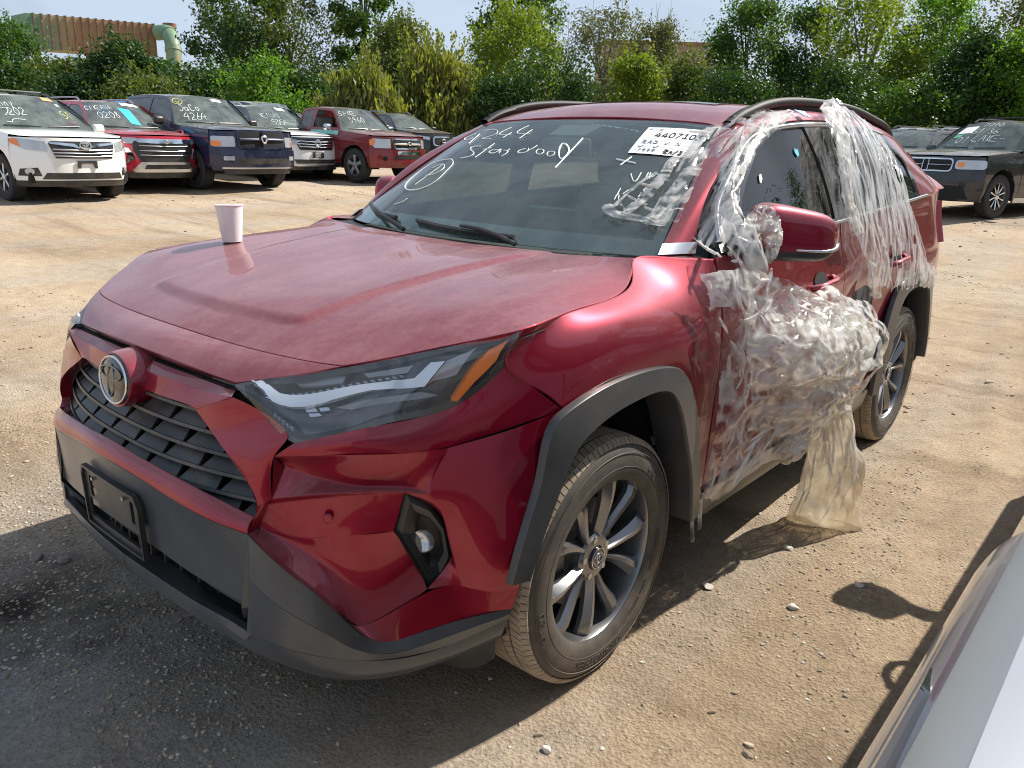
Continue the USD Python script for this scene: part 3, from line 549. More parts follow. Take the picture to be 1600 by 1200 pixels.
both('front_door', panel([cells(fd, .04, .035, side3())], .002, .014), 'red_paint', 35)
arch_out = Polygon([(y + 2.69, z) for y, z in RO] + [(3.15, .1), (2.2, .1)]).buffer(0)
rd = Polygon([(1.628, .40), (2.60, .40)] + belt(1.628, 2.60)[::-1]).difference(arch_out)
rdm = panel([cells(rd, .03, .03, side3())], .002, .014)
part(CAR, 'rear_door', dent(rdm, (.92, 1.98, .78), (.2, .30, .22), .055), 'red_paint', 35, 'dented and torn left rear door'); part(CAR, 'rear_door', mir(rdm), 'red_paint', 35)
qp = Polygon([(2.606, .5), (3.58, .5), (3.60, 1.0), (3.56, 1.30)] + belt(2.606, 3.55)[::-1]).difference(arch_out)
both('quarter_panel', panel([cells(qp, .04, .035, side3())], .002, .014), 'red_paint', 35)
up = Polygon([(2.79, float(zb_(2.79)) + .003), (2.93, float(zb_(2.93)) + .003)] + [(y, float(zb_(y)) + .003) for y in np.linspace(3.0, 3.5, 8)] + [(3.40, 1.38)] + [(y, float(_tz(y)) - .002) for y in np.linspace(3.34, 2.55, 14)] + [(2.62, 1.535), (2.73, 1.475), (2.785, 1.38)])
both('rear_pillar', panel([cells(up.buffer(0), .04, .03, gh3(.001))], .001, .012), 'red_paint', 35)
FW = [(.700, 1.184), (.755, 1.235), (.855, 1.322), (.94, 1.380), (1.035, 1.437), (1.12, 1.492), (1.215, 1.530), (1.35, 1.558), (1.52, 1.572), (1.535, 1.5), (1.555, 1.36), (1.57, 1.228)]
RW = [(1.72, 1.236), (1.70, 1.40), (1.68, 1.576), (2.0, 1.578), (2.30, 1.562), (2.48, 1.54), (2.54, 1.40), (2.545, 1.275)]
QW = [(2.62, 1.285), (2.60, 1.50), (2.67, 1.48), (2.725, 1.42), (2.745, 1.30)]
frame = Polygon([(.58, 1.169)] + belt(.62, 2.79)[1:] + [(2.785, 1.38), (2.73, 1.475), (2.62, 1.535), (2.55, float(_tz(2.55)) - .004)] + [(y, float(_tz(y)) - .004) for y in np.linspace(2.5, 1.22, 24)] + [(.968, 1.470), (.690, 1.30)]).buffer(0)
both('window_frame', thick(cells(frame.difference(shapely.union_all([Polygon(FW), Polygon(RW), Polygon(QW)])), .04, .03, gh3(.0015)), .02), 'black_gloss', 35)
for P_, nm in ((FW, 'side_window'), (RW, 'side_window'), (QW, 'quarter_window')):
    both(nm, cells(Polygon(P_).buffer(.004), .05, .04, gh3(-.005)), 'tinted_glass' if P_ is FW else 'dark_glass', True)
both('window_trim', tube(np.column_stack([ghx(*np.array(belt(.62, 2.9, 50)).T) + .006, *np.array(belt(.62, 2.9, 50)).T]), .007, 8), 'satin_chrome', True)
tr = np.array([(.625, 1.20), (.70, 1.290), (.80, 1.362), (.93, 1.440), (1.06, 1.504), (1.2, 1.542), (1.45, 1.574), (1.7, 1.585), (2.1, 1.588), (2.5, 1.566)])
trs = spl(np.column_stack([ghx(tr[:, 0], tr[:, 1]), tr]), 60)
both('door_frame_trim', tube(trs + [.004, 0, 0], .010, 8), 'satin_chrome', True)
both('pillar_foot_trim', thick(patch([[(.743, .432, 1.166), (.800, .560, 1.166)], [(.731, .474, 1.196), (.793, .580, 1.200)]], 6, 4), .004), 'satin_chrome', 30)
both('fender_top', patch([[(.738, .308, 1.167), (.800, .42, 1.166), (.868, .552, 1.157)], [(.735, .44, 1.157), (.765, .505, 1.157), (.790, .566, 1.157)]], 10, 5), 'red_paint', 30)
sl = Polygon([(.556, .215), (2.235, .215), (2.235, .40), (.556, .40)])
both('sill_trim', thick(cells(sl, .08, .03, lambda u, v: np.column_stack([side(u, v) + .012 - .05 * np.clip((.29 - v) / .08, 0, 1), u, v])), .03), 'grey_cladding', 35)
# ---- door handles
for y0 in (1.38, 2.36):
    xs = float(side(y0, 1.0))
    pts = [(xs - .004, y0 - .10, .985), (xs + .026, y0 - .07, .993), (xs + .032, y0, 1.000), (xs + .030, y0 + .07, 1.006), (xs + .004, y0 + .10, 1.010)]
    both('door_handle', flatbar(spl(pts, 24)[:, [0, 1, 2]], .012, .014) if False else tube(spl(pts, 24), .0135, 10), 'red_paint', 40)
    both('handle_cup', cells(Point(0, 0).buffer(1.0, 12), .25, .25, lambda u, v, y0=y0: np.column_stack([side(y0 + .065 * u, 1.006 + .032 * v) + .0025, y0 - .02 + .065 * u, 1.010 + .032 * v])), 'cavity', 40)
# ---- mirrors
ms = np.linspace(0, 1, 26); q = np.linspace(0, 2 * np.pi, 41)
def mirror_shell(a0, a1, grow=0.0):
    L = []
    qq = np.linspace(a0, a1, 33)
    for s in ms:
        c = np.array([.868, .745, 1.236]) * (1 - s) + np.array([1.058, 1.045, 1.200]) * s
        e = (1 - abs(2 * s - 1) ** 4.6) ** .5
        hgt = (.100 - .024 * s) * max(e, .05) + grow; dep = (.085 - .03 * s) * max(e, .05) + grow
        nn = np.array([.80, -.60, 0]); sx = np.sign(np.cos(qq)) * np.abs(np.cos(qq)) ** .62; sz = np.sign(np.sin(qq)) * np.abs(np.sin(qq)) ** .62
        L.append(c + dep * sx[:, None] * nn * np.where(sx > 0, 1.0, .45)[:, None] + hgt * sz[:, None] * np.array([0, 0, 1.0]))
    return weld(gmesh(np.stack(L)))
both('mirror_cap', mirror_shell(-.42, np.pi + .42), 'red_paint', 40)
both('mirror_base', mirror_shell(np.pi + .42, 2 * np.pi - .42, -.002), 'black_plastic', 40)
ar = [np.array([.868, .745, 1.236]) * (1 - s) + np.array([1.058, 1.045, 1.200]) * s + np.array([.80, -.60, 0]) * ((.085 - .03 * s) * max((1 - abs(2 * s - 1) ** 4.6) ** .5, .05) * .93 + .002) + np.array([0, 0, -.50 * (.100 - .024 * s) * max((1 - abs(2 * s - 1) ** 4.6) ** .5, .05)]) for s in np.linspace(.45, .985, 24)]
both('mirror_turn_lamp', tube(np.array(ar), np.linspace(.003, .0075, 24), 8), 'chrome', True)
both('mirror_arm', hull([(.86, .76, 1.15), (.87, .87, 1.17), (.93, .78, 1.165), (.94, .87, 1.175), (.86, .78, 1.19), (.93, .86, 1.19)]), 'black_plastic', 30)
both('mirror_sail', thick(cells(Polygon([(.590, 1.172), (.78, 1.186), (.74, 1.24), (.70, 1.275)]), .04, .03, gh3(.006)), .01), 'black_plastic', 30)
# ---- rear end
rt = Polygon([(3.26, 1.02), (3.56, 1.00), (3.58, 1.20), (3.30, 1.24)])
both('tail_light', thick(cells(rt, .03, .03, side3(.022)), .05), 'tail_red', 35)
tgr = [[(-.60, 3.42, 1.49), (0, 3.47, 1.53), (.60, 3.42, 1.49)], [(-.74, 3.58, 1.22), (0, 3.66, 1.24), (.74, 3.58, 1.22)], [(-.80, 3.60, .95), (0, 3.68, .95), (.80, 3.60, .95)], [(-.78, 3.58, .55), (0, 3.67, .5), (.78, 3.58, .55)], [(-.74, 3.48, .30), (0, 3.56, .28), (.74, 3.48, .30)]]
part(CAR, 'tailgate', panel([patch(tgr, 24, 24)], .001, .01), 'red_paint', 35)
part(CAR, 'rear_window', patch([[(-.56, 3.475, 1.46), (0, 3.53, 1.49), (.56, 3.475, 1.46)], [(-.66, 3.585, 1.24), (0, 3.66, 1.26), (.66, 3.585, 1.24)]], 16, 6), 'dark_glass', True)
both('rear_bumper', panel([cells(Polygon([(3.10, .36), (3.52, .34), (3.58, .60), (3.14, .60), (3.16, .48)]), .04, .04, side3(.006))], .001, .014), 'grey_cladding', 35)
# ---- dark structure behind the gaps and under the floor
part(CAR, 'inner_structure', cat(offset(gmesh(HG), -.022), [offset(p, -.02) for p in UP], [mv(BSm, (-.022, .026, 0)), mir(mv(BSm, (-.022, .026, 0)))], [offset(gmesh(sgrid(fn, 30, 12)), -.018), mir(offset(gmesh(sgrid(fn, 30, 12)), -.018))]), 'cavity', True)
part(CAR, 'floor_pan', cat(bx(1.36, 3.9, .10, (0, 1.35, .31)), bx(1.64, 1.70, .08, (0, 1.38, .33)), bx(.9, .5, .35, (0, -.45, .62)), bx(1.2, .1, .45, (0, .50, .72))), 'under_black', False)
for yc in (0, 2.69):
    for s in (-1, 1):
        w = lathe_x([(.50, .02), (.50, .43), (.80, .43)], 40, -.15, np.pi + .15); w = mv(w, (0, yc, .40)); part(CAR, 'wheel_well', w if s > 0 else mir(w), 'cavity', 30)
both('inner_side', cells(Polygon([(.6, .42), (2.2, .42), (2.24, .9), (3.4, .9), (3.4, 1.25), (.6, 1.12)]), .1, .1, lambda u, v: np.column_stack([side(u, v) - .03, u, v])), 'interior_dark', True)
# ---- cowl and wipers
cw = [[tuple(np.array(p) + [0, .004, -.016]) for p in hr[-1]], [(0, .298, 1.150), (.27, .312, 1.149), (.52, .352, 1.148), (.66, .398, 1.150), (.735, .438, 1.153)]]
part(CAR, 'cowl', patch([symrow(r) for r in cw], 50, 4), 'black_plastic', 35)
def wiper(pts, armpts):
    w = part(CAR, 'wiper', tube(spl(armpts, 20), np.linspace(.009, .006, 20), 8), 'black_plastic', 40)
    P = spl(pts, 40); part(w, 'wiper_blade', cat(tube(P, .0085, 6), tube(P + [0, .004, -.010], .004, 6)), 'black_plastic', 40)
def wp(u, v, d=.012): return tuple(w_at(np.array([u]), np.array([v]), d)[0])
wiper([wp(.33, .050), wp(.45, .034), wp(.57, .024), wp(.69, .022)], [wp(.70, .0, .0), wp(.62, .012, .03), wp(.52, .03, .028)])
wiper([wp(.035, .115), wp(.12, .070), wp(.24, .050)], [wp(.30, .0, .0), wp(.22, .02, .03), wp(.13, .068, .028)])
# ---- cabin
part(CAR, 'dashboard', cat(patch([[(-.70, .47, 1.135), (0, .36, 1.135), (.70, .47, 1.135)], [(-.70, .70, 1.125), (0, .66, 1.135), (.70, .70, 1.125)], [(-.70, .92, 1.085), (0, .92, 1.10), (.70, .92, 1.085)], [(-.70, .98, .90), (0, .98, .90), (.70, .98, .90)]], 20, 14)), 'interior_dark', 40)
part(CAR, 'centre_screen', rbox(.24, .02, .14, .008, (0, .86, 1.17)), 'black_gloss', 40)
sw = np.column_stack([.36 + .185 * np.cos(a), 1.14 + .07 * np.sin(a), 1.05 + .17 * np.sin(a)])
part(CAR, 'steering_wheel', cat(tube(sw, .016, 10, True), rbox(.14, .06, .11, .02, (.36, 1.12, 1.04)), tube([(.19, 1.13, 1.05), (.53, 1.13, 1.05)], .012), tube([(.36, 1.12, 1.03), (.36, 1.07, .89)], .012)), 'interior_dark', 40)
for s in (-1, 1):
    st = part(CAR, 'seat', cat(rot(rbox(.50, .14, .66, .06, (s * .37, 1.78, .96)), -14, (1, 0, 0), (0, 1.78, .7)), rbox(.50, .52, .16, .06, (s * .37, 1.50, .66))), 'seat_dark', 40)
    part(st, 'headrest', rbox(.26, .10, .19, .04, (s * .37, 1.90, 1.38)), 'seat_dark', 40)
part(CAR, 'rear_bench', cat(rot(rbox(1.26, .14, .66, .06, (0, 2.72, .96)), -18, (1, 0, 0), (0, 2.72, .7)), rbox(1.26, .5, .16, .06, (0, 2.45, .66))), 'seat_dark', 40)
for x in (-.42, 0, .42): part(CAR, 'headrest', rbox(.24, .09, .17, .035, (x, 2.86, 1.33)), 'seat_dark', 40)
part(CAR, 'headliner', offset(gmesh(sgrid([symrow(r) for r in rf], 21, 20)), -.03, (0, 1.8, 0)), 'headliner', True)
part(CAR, 'inner_mirror', rbox(.23, .03, .07, .012, (0, .93, 1.47)), 'interior_dark', 40)
part(CAR, 'sensor_pod', hull([(-.09, .93, 1.515), (.09, .93, 1.515), (-.10, 1.03, 1.555), (.10, 1.03, 1.555), (-.08, 1.03, 1.50), (.08, 1.03, 1.50)]), 'interior_dark', 30)

# ================================================================== wheels of the crossover
TY = [(-.098, .236), (-.106, .248), (-.1125, .272), (-.1135, .295), (-.110, .318), (-.103, .336), (-.094, .347), (-.085, .3545), (0, .3595), (.085, .3545), (.094, .347), (.103, .336), (.110, .318), (.1135, .295), (.1125, .272), (.106, .248), (.098, .236)]
TYs = spl([(x, r, 0) for x, r in TY], 60)[:, :2]
_so = TYs[TYs[:, 0] > .06]; _so = _so[np.argsort(_so[:, 1])]
def side_x(r): return np.interp(r, _so[:, 1], _so[:, 0])
def curved_text(txt, h, phi0, r, x, spread=1.0, depth=.0022):
    """Raised lettering round a side wall; reads clockwise from outside, tops outward; phi0 in degrees."""
    ms = []; s = 0.0
    for ch in txt:
        if ch == ' ': s += h * .6; continue
        m = meshkit.text_mesh(ch, h, depth); w = m.bounds[1, 0] - m.bounds[0, 0]; v = np.array(m.vertices); v[:, 0] -= m.bounds[0, 0]
        ph = math.radians(phi0) - (s + v[:, 0]) * spread / r; rr = r + v[:, 1]
        ms.append(T(np.column_stack([side_x(rr) - .0006 + v[:, 2], rr * np.cos(ph), rr * np.sin(ph)]), m.faces)); s += w + h * .16
    return cat(ms)
def curved_text_at(txt, k, h, phi0, r, spread):
    s = sum((lambda m: m.bounds[1, 0] - m.bounds[0, 0])(meshkit.text_mesh(c, h, .0022)) + h * .16 for c in txt[:k])
    return curved_text(txt[k], h, phi0 - math.degrees(s * spread / r), r, .1118, spread)
def blocks():
    V, F, k = [], [], 0
    def blk(xa, xb, pa, pb, sk, ra, rb, h0=.0095):
        nonlocal k
        P = []
        for rr in (-.004, 0):
            for (xx, r_) in ((xa, ra), (xb, rb)):
                for ph, e in ((pa, 0), (pb, 0)):
                    p = ph + sk * (xx - (xa + xb) / 2); R_ = r_ + rr; P.append((xx, R_ * math.cos(p), R_ * math.sin(p)))
        V.extend(P)
        for f in ((4, 5, 7), (4, 7, 6), (0, 1, 5), (0, 5, 4), (2, 6, 7), (2, 7, 3), (0, 4, 6), (0, 6, 2), (1, 3, 7), (1, 7, 5)): F.append([a + k for a in f])
        k += 8
    n = 104
    for i in range(n):
        p0 = 2 * math.pi * i / n; d = 2 * math.pi / n
        for s in (-1, 1):
            blk(*sorted((s * .060, s * .090)), p0, p0 + d * .86, s * 1.2, .3632 if s > 0 else .3585, .3585 if s > 0 else .3632)
            blk(*sorted((s * .090, s * .1035)), p0, p0 + d * .86, s * .6, .3585 if s > 0 else .345, .345 if s > 0 else .3585)
            blk(*sorted((s * .026, s * .054)), p0 + d * .3, p0 + d * 1.20, -s * 1.6, .3635, .3635)
        blk(-.020, .020, p0, p0 + d * .9, 1.5, .3638, .3638)
    return T(np.array(V), F)
TREAD = blocks()
def spoke_mesh(ang):
    """One twin-ridged spoke; ang is the centre angle of its pair, sign the side of the pair."""
    out = []
    for s in (-1, 1):
        st = []
        for r, off, w, xf in ((.046, 11.5, .020, .066), (.075, 12.5, .024, .072), (.12, 14.2, .030, .079), (.17, 16.6, .041, .087), (.205, 18.4, .050, .090), (.233, 18.2, .064, .086)):
            c = math.radians(ang + s * off); er = np.array([0, math.cos(c), math.sin(c)]); et = np.array([0, -math.sin(c), math.cos(c)]) * s; ex = np.array([1.0, 0, 0])
            st.append([r * er + et * a * w + ex * (xf + b) for a, b in ((-.5, -.030), (-.5, -.016), (-.30, -.002), (.05, 0), (.50, -.020), (.5, -.034))])
        G = np.array(st); G = np.concatenate([G, G[:, :1]], 1); m = gmesh(G); out.append(weld(m))
        tip = G[-1]; 
    return out
def make_wheel(parent, center, left, detail=True, spin=0.0):
    pth = parent + '/' + uname(parent, 'wheel'); x = UsdGeom.Xform.Define(stage, pth); x.AddTranslateOp().Set(Gf.Vec3d(*center))
    if not left: x.AddRotateZOp().Set(180.0)
    R_ = lambda m: rot(m, spin, (1, 0, 0))
    ty = weld(lathe_x(TYs, 120)); part(pth, 'tyre', ty, 'tyre_rubber', 40)
    part(pth, 'tread', TREAD, 'tread_rubber', False)
    if detail:
        for a_ in (('GRANDTREK', .023, -72, .288, 1.18), ('PT20', .023, -158, .288, 1.18), ('DUNLOP', .023, 52, .288, 1.15), ('225/60R18', .010, 2, .262, 1.1), ('100H', .010, -18, .262, 1.1), ('RADIAL', .008, -34, .262, 1.1), ('TUBELESS', .008, -46, .262, 1.1)):
            for c_ in range(len(a_[0])):
                part(pth, 'tyre_letter', R_(curved_text_at(a_[0], c_, a_[1], a_[2], a_[3], a_[4])), 'letter_rubber', False)
        part(pth, 'tyre_ring', cat([lathe_x([(.1125, r - .0012), (.1142, r), (.1125, r + .0012)], 90) for r in (.279, .320)]), 'tyre_rubber', 30)
    part(pth, 'rim', cat(lathe_x([(.0935, .2435), (.0965, .2405), (.096, .2365), (.090, .2335), (.078, .2315), (.040, .224), (-.09, .215), (-.095, .24)], 90)), 'rim_grey', 30)
    part(pth, 'rim_hub', cat(lathe_x([(.02, .075), (.060, .071), (.0685, .062), (.070, .048), (.0705, .036), (.066, .034), (.066, .001)], 60)), 'rim_grey', 30)
    for k in range(5):
        for m in spoke_mesh(62 + spin + 72 * k): part(pth, 'spoke', m, 'rim_grey', 18)
        aa = math.radians(62 + spin + 36 + 72 * k)
        part(pth, 'lug_nut', rot(trimesh.creation.cylinder(.0095, .02, sections=6), 90, (0, 1, 0)).apply_translation((.062, .056 * math.cos(aa), .056 * math.sin(aa))), 'bolt_steel', False)
    cp = part(pth, 'centre_cap', lathe_x([(.066, .0345), (.0745, .033), (.0765, .030), (.078, .0005)], 48), 'black_gloss', 40)
    a = np.linspace(0, 2 * np.pi, 40, endpoint=False)
    def ov(ry, rz, cz): 
        return np.column_stack([np.full(40, .0785), ry * np.cos(a), cz + rz * np.sin(a)])
    part(cp, 'cap_badge', R_(cat(tube(ov(.030, .030, 0), .0013, 6, True), tube(ov(.023, .0155, 0), .0014, 6, True), tube(ov(.016, .0052, .0085), .0013, 6, True), tube(ov(.0052, .0125, .0015), .0013, 6, True))), 'chrome', True)
    part(pth, 'brake_disc', lathe_x([(-.01, .06), (-.01, .16), (.012, .16), (.012, .085), (.03, .08), (.03, .001)], 48), 'steel_disc', 30)
    part(pth, 'brake_caliper', mv(rbox(.07, .10, .15, .02), (.0, -.135, .02)), 'steel_disc', 40)
    part(pth, 'hub_back', lathe_x([(-.05, .001), (-.05, .21)], 24), 'cavity', False)
    return pth
for yc in (0, 2.69):
    make_wheel(CAR, (.8025, yc, .3625), True, True, 0 if yc == 0 else 30)
    make_wheel(CAR, (-.8025, yc, .3625), False, False, 20)

# ================================================================== ground
def gz(x, y):
    """The yard: flat round the crossover, rising gently away from it."""
    x = np.asarray(x, float); y = np.asarray(y, float)
    d = np.hypot(x - .3, y - .8); h = .031 * (np.clip(np.logaddexp(0, (d - 3.2) * 1.2) / 1.2, 0, 70))
    p = np.stack([x * .55, y * .55, np.zeros_like(x)], -1)
    n1 = meshkit.fbm(p, 3, 11) - .5
    h = h + n1 * .11 * sstep(1.2, 9.0, d)
    return h
simple('pale_stone', (.52, .47, .41), .9); simple('dark_stone', (.17, .15, .13), .9)
def gnd_mesh():
    xs = np.concatenate([-np.geomspace(1500, 26, 26), np.arange(-25, -5, .25), np.arange(-5, 4.01, .05), np.arange(4.25, 20, .5), np.geomspace(21, 1500, 24)])
    ys = np.concatenate([-np.geomspace(1500, 6, 22), np.arange(-5.5, -2.5, .25), np.arange(-2.5, 5.01, .05), np.arange(5.25, 28, .25), np.geomspace(29, 1500, 26)])
    X, Y = np.meshgrid(xs, ys); Z = gz(X, Y)
    d = np.hypot(X - .3, Y - .8); near = 1 - sstep(4, 9, d)
    # small lumps and wheel ruts
    p = np.stack([X * 3.2, Y * 3.2, np.zeros_like(X)], -1); p2 = np.stack([X * 11, Y * 11, np.zeros_like(X)], -1)
    Z = Z + near * (.016 * (meshkit.fbm(p, 2, 3) - .5) + .011 * (meshkit.fbm(p2, 2, 4) - .5))
    for x0, dx in ((1.45, -.16), (1.72, -.16)):
        u = X - (x0 + dx * (Y - 1.5)); Z = Z - near * .010 * np.exp(-(u / .09) ** 2) + near * .006 * np.exp(-((np.abs(u) - .15) / .05) ** 2)
    for yy, xx in ((0, .8), (0, -.8), (2.69, .8), (2.69, -.8)):
        k = np.exp(-(((X - xx) / .22) ** 2 + ((Y - yy) / .25) ** 2)); Z = Z * (1 - k) + k * .001
    return gmesh(np.stack([X, Y, Z], -1))
mat('dirt', {'p': ('principled_bsdf', {'roughness': 0.95, 'specular_ior_level': 0.15}), 'g': ('geometry', {}),
    'n1': ('noise_texture', {'scale': 0.35, 'detail': 9, 'roughness': 0.62, 'distortion': 0.4}), 'n2': ('noise_texture', {'scale': 9, 'detail': 9, 'roughness': 0.7}), 'n3': ('noise_texture', {'scale': 70, 'detail': 6, 'roughness': 0.75}),
    'mpt': ('mapping', {'scale': (1.0, 0.22, 1.0), 'rotation': (0, 0, 0.9)}), 'n4': ('noise_texture', {'scale': 1.3, 'detail': 7, 'roughness': 0.6}),
    'v': ('voronoi_texture', {'scale': 95, 'feature': 'f1'}), 'v2': ('voronoi_texture', {'scale': 42, 'feature': 'f1', 'randomness': 1.0}), 'vr': ('rgb_ramp', {'ramp': [(0.0, (1, 1, 1)), (0.22, (1, 1, 1)), (0.30, (0, 0, 0)), (1, (0, 0, 0))]}),
    'c1': ('rgb_ramp', {'ramp': [(0.32, (0.235, 0.172, 0.112)), (0.44, (0.335, 0.252, 0.168)), (0.54, (0.385, 0.296, 0.202)), (0.68, (0.45, 0.355, 0.250))]}),
    'c2': ('rgb_ramp', {'ramp': [(0.25, (0.74, 0.73, 0.72)), (0.5, (1.0, 1.0, 1.0)), (0.75, (1.16, 1.155, 1.15))]}),
    'c3': ('rgb_ramp', {'ramp': [(0.28, (0.55, 0.54, 0.53)), (0.5, (1.0, 1.0, 1.0)), (0.72, (1.35, 1.35, 1.35))]}),
    'gr': ('rgb_ramp', {'ramp': [(0.44, (0, 0, 0)), (0.60, (1, 1, 1))]}), 'mg': ('mix', {'color2': (0.33, 0.305, 0.275)}), 'gf': ('math', {'math_type': 'multiply', 'value2': 0.35}),
    'mpk': ('mapping', {'scale': (0.25, 1.8, 1.0), 'rotation': (0, 0, 0.25)}), 'nk': ('noise_texture', {'scale': 1.0, 'detail': 8, 'roughness': 0.65}), 'kr': ('rgb_ramp', {'ramp': [(0.33, (0.66, 0.63, 0.60)), (0.48, (1, 1, 1)), (0.7, (1.08, 1.08, 1.08))]}), 'mk': ('mix', {'mix_type': 'multiply', 'fac': 0.9}), 'm1': ('mix', {'mix_type': 'multiply', 'fac': 1.0}), 'm2': ('mix', {'mix_type': 'multiply', 'fac': 0.85}), 'mp': ('mix', {'color2': (0.42, 0.39, 0.35)}), 'pf': ('math', {'math_type': 'multiply', 'value2': 0.55}),
    'gd': ('vector_math', {'math_type': 'distance', 'vector2': (-0.2, -1.9, 0.0)}), 'gn': ('noise_texture', {'scale': 1.8, 'detail': 6}), 'ga': ('math', {'math_type': 'multiply_add', 'value2': 2.4, 'value3': -1.2}), 'gs': ('math', {'math_type': 'add'}), 'gm': ('map_range', {'from_min': 0.7, 'from_max': 2.0, 'to_min': 0.8, 'to_max': 0.0}), 'mgr': ('mix', {'color2': (0.275, 0.262, 0.245)}),
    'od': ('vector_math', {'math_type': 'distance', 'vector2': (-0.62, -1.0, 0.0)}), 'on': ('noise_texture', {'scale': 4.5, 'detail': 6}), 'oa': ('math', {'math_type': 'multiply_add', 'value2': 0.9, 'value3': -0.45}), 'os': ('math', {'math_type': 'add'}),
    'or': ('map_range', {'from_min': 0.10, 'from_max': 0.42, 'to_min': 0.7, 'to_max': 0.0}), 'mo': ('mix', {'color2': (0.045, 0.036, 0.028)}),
    'h1': ('math', {'math_type': 'multiply_add', 'value2': 0.5}), 'h2': ('math', {'math_type': 'multiply_add', 'value2': 1.0}), 'b': ('bump', {'strength': 0.9, 'distance': 0.014}), 'b2': ('bump', {'strength': 0.6, 'distance': 0.006})},
    [('g.position', f'{k}.vector') for k in ('n1', 'n2', 'n3', 'v', 'v2', 'on')] + [('g.position', 'mpt.vector'), ('mpt.vector', 'n4.vector'), ('g.position', 'od.vector1'), ('g.position', 'gd.vector1'), ('g.position', 'gn.vector'), ('gn.fac', 'ga.value1'), ('ga.value', 'gs.value1'), ('gd.value', 'gs.value2'), ('gs.value', 'gm.value'), ('gm.result', 'mgr.fac'),
     ('n1.fac', 'c1.fac'), ('n2.fac', 'c2.fac'), ('n3.fac', 'c3.fac'), ('n4.fac', 'gr.fac'), ('gr.color', 'gf.value1'), ('gf.value', 'mg.fac'), ('c1.color', 'mg.color1'), ('mg.color', 'mgr.color1'), ('g.position', 'mpk.vector'), ('mpk.vector', 'nk.vector'), ('nk.fac', 'kr.fac'), ('mgr.color', 'mk.color1'), ('kr.color', 'mk.color2'), ('mk.color', 'm1.color1'), ('c2.color', 'm1.color2'), ('m1.color', 'm2.color1'), ('c3.color', 'm2.color2'),
     ('v2.distance', 'vr.fac'), ('vr.color', 'pf.value1'), ('pf.value', 'mp.fac'), ('m2.color', 'mp.color1'),
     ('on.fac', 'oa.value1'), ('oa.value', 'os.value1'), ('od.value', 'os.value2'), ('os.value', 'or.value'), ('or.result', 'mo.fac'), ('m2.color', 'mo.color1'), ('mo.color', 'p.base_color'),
     ('n2.fac', 'h1.value1'), ('n3.fac', 'h1.value3'), ('h1.value', 'b.height'), ('v.distance', 'b2.height'), ('b.normal', 'b2.normal'), ('b2.normal', 'p.normal')], 'p.BSDF')
top('ground', gnd_mesh(), 'dirt', kind='structure', smooth=True)
# ---- gravel: loose stones, thick near the camera
mat('pebble', {'p': ('principled_bsdf', {'roughness': 0.9, 'specular_ior_level': 0.2}), 'o': ('object_info', {}), 'r': ('rgb_ramp', {'ramp': [(0.0, (0.19, 0.155, 0.115)), (0.35, (0.28, 0.225, 0.16)), (0.7, (0.36, 0.295, 0.215)), (0.93, (0.43, 0.375, 0.30)), (1.0, (0.58, 0.55, 0.49))]}), 'g': ('geometry', {}), 'n': ('noise_texture', {'scale': 60, 'detail': 4}), 'm': ('mix', {'mix_type': 'multiply', 'fac': 0.5})},
    [('o.random', 'r.fac'), ('g.position', 'n.vector'), ('r.color', 'm.color1'), ('n.color', 'm.color2'), ('r.color', 'p.base_color')], 'p.BSDF')
def rock(seed, sub=1):
    m = trimesh.creation.icosphere(subdivisions=sub); v = np.array(m.vertices); v *= (1 + .55 * (meshkit.noise(v * 1.3 + seed * 7.1, seed) - .5))[:, None]
    g = np.random.default_rng(seed); 
    for _ in range(5):
        d = g.normal(size=3); d /= np.linalg.norm(d); t = g.uniform(.55, .85); k = v @ d; v -= np.maximum(k - t, 0)[:, None] * d
    v *= [1, g.uniform(.6, .95), g.uniform(.4, .7)]; return T(v, m.faces)
def instancer(name, protos, matname, pos, scl, quat, idx, kind='stuff', label=None, catg=None):
    pi = UsdGeom.PointInstancer.Define(stage, '/World/' + name); ps = []
    for k, pr in enumerate(protos):
        pth = f'/World/{name}/piece_{k}' if k else f'/World/{name}/piece'; usdkit.mesh(stage, pth, pr, MATS[matname], smooth=False); ps.append(pth)
    pi.CreatePrototypesRel().SetTargets([Sdf.Path(p) for p in ps])
    pi.CreatePositionsAttr(Vt.Vec3fArray.FromNumpy(pos.astype(np.float32))); pi.CreateScalesAttr(Vt.Vec3fArray.FromNumpy(scl.astype(np.float32)))
    pi.CreateOrientationsAttr(Vt.QuathArray([Gf.Quath(float(a), float(b), float(c), float(d)) for a, b, c, d in quat])); pi.CreateProtoIndicesAttr(Vt.IntArray.FromNumpy(idx.astype(np.int32)))
    setd(pi.GetPrim(), label, catg, None, kind); return pi
g_ = np.random.default_rng(21)
def scatter(n, x0, x1, y0, y1, smin, smax, pw, dens=None):
    x = g_.uniform(x0, x1, n); y = g_.uniform(y0, y1, n)
    if dens is not None:
        keep = g_.uniform(size=n) < dens(x, y); x, y = x[keep], y[keep]
    s = smin + (smax - smin) * g_.uniform(size=len(x)) ** pw; return x, y, s
nz = lambda x, y, s, seed: meshkit.fbm(np.stack([x * s, y * s, np.zeros_like(x)], -1), 3, seed)
A_ = scatter(120000, -2.6, 2.3, -2.2, 3.2, .002, .0085, 2.6, lambda x, y: np.clip((nz(x, y, 1.6, 5) - .36) * 4, .06, 1) * (.35 + .65 * np.clip((.6 - y) / 1.6, 0, 1)))
B_ = scatter(9000, -6, 3.5, -2.0, 9, .004, .016, 4.0, lambda x, y: np.clip((nz(x, y, .8, 6) - .38) * 4, .05, 1))
C_ = scatter(3500, -14, 4.5, 3, 18, .010, .035, 4.5, lambda x, y: np.clip((nz(x, y, .5, 7) - .4) * 4, .05, 1))
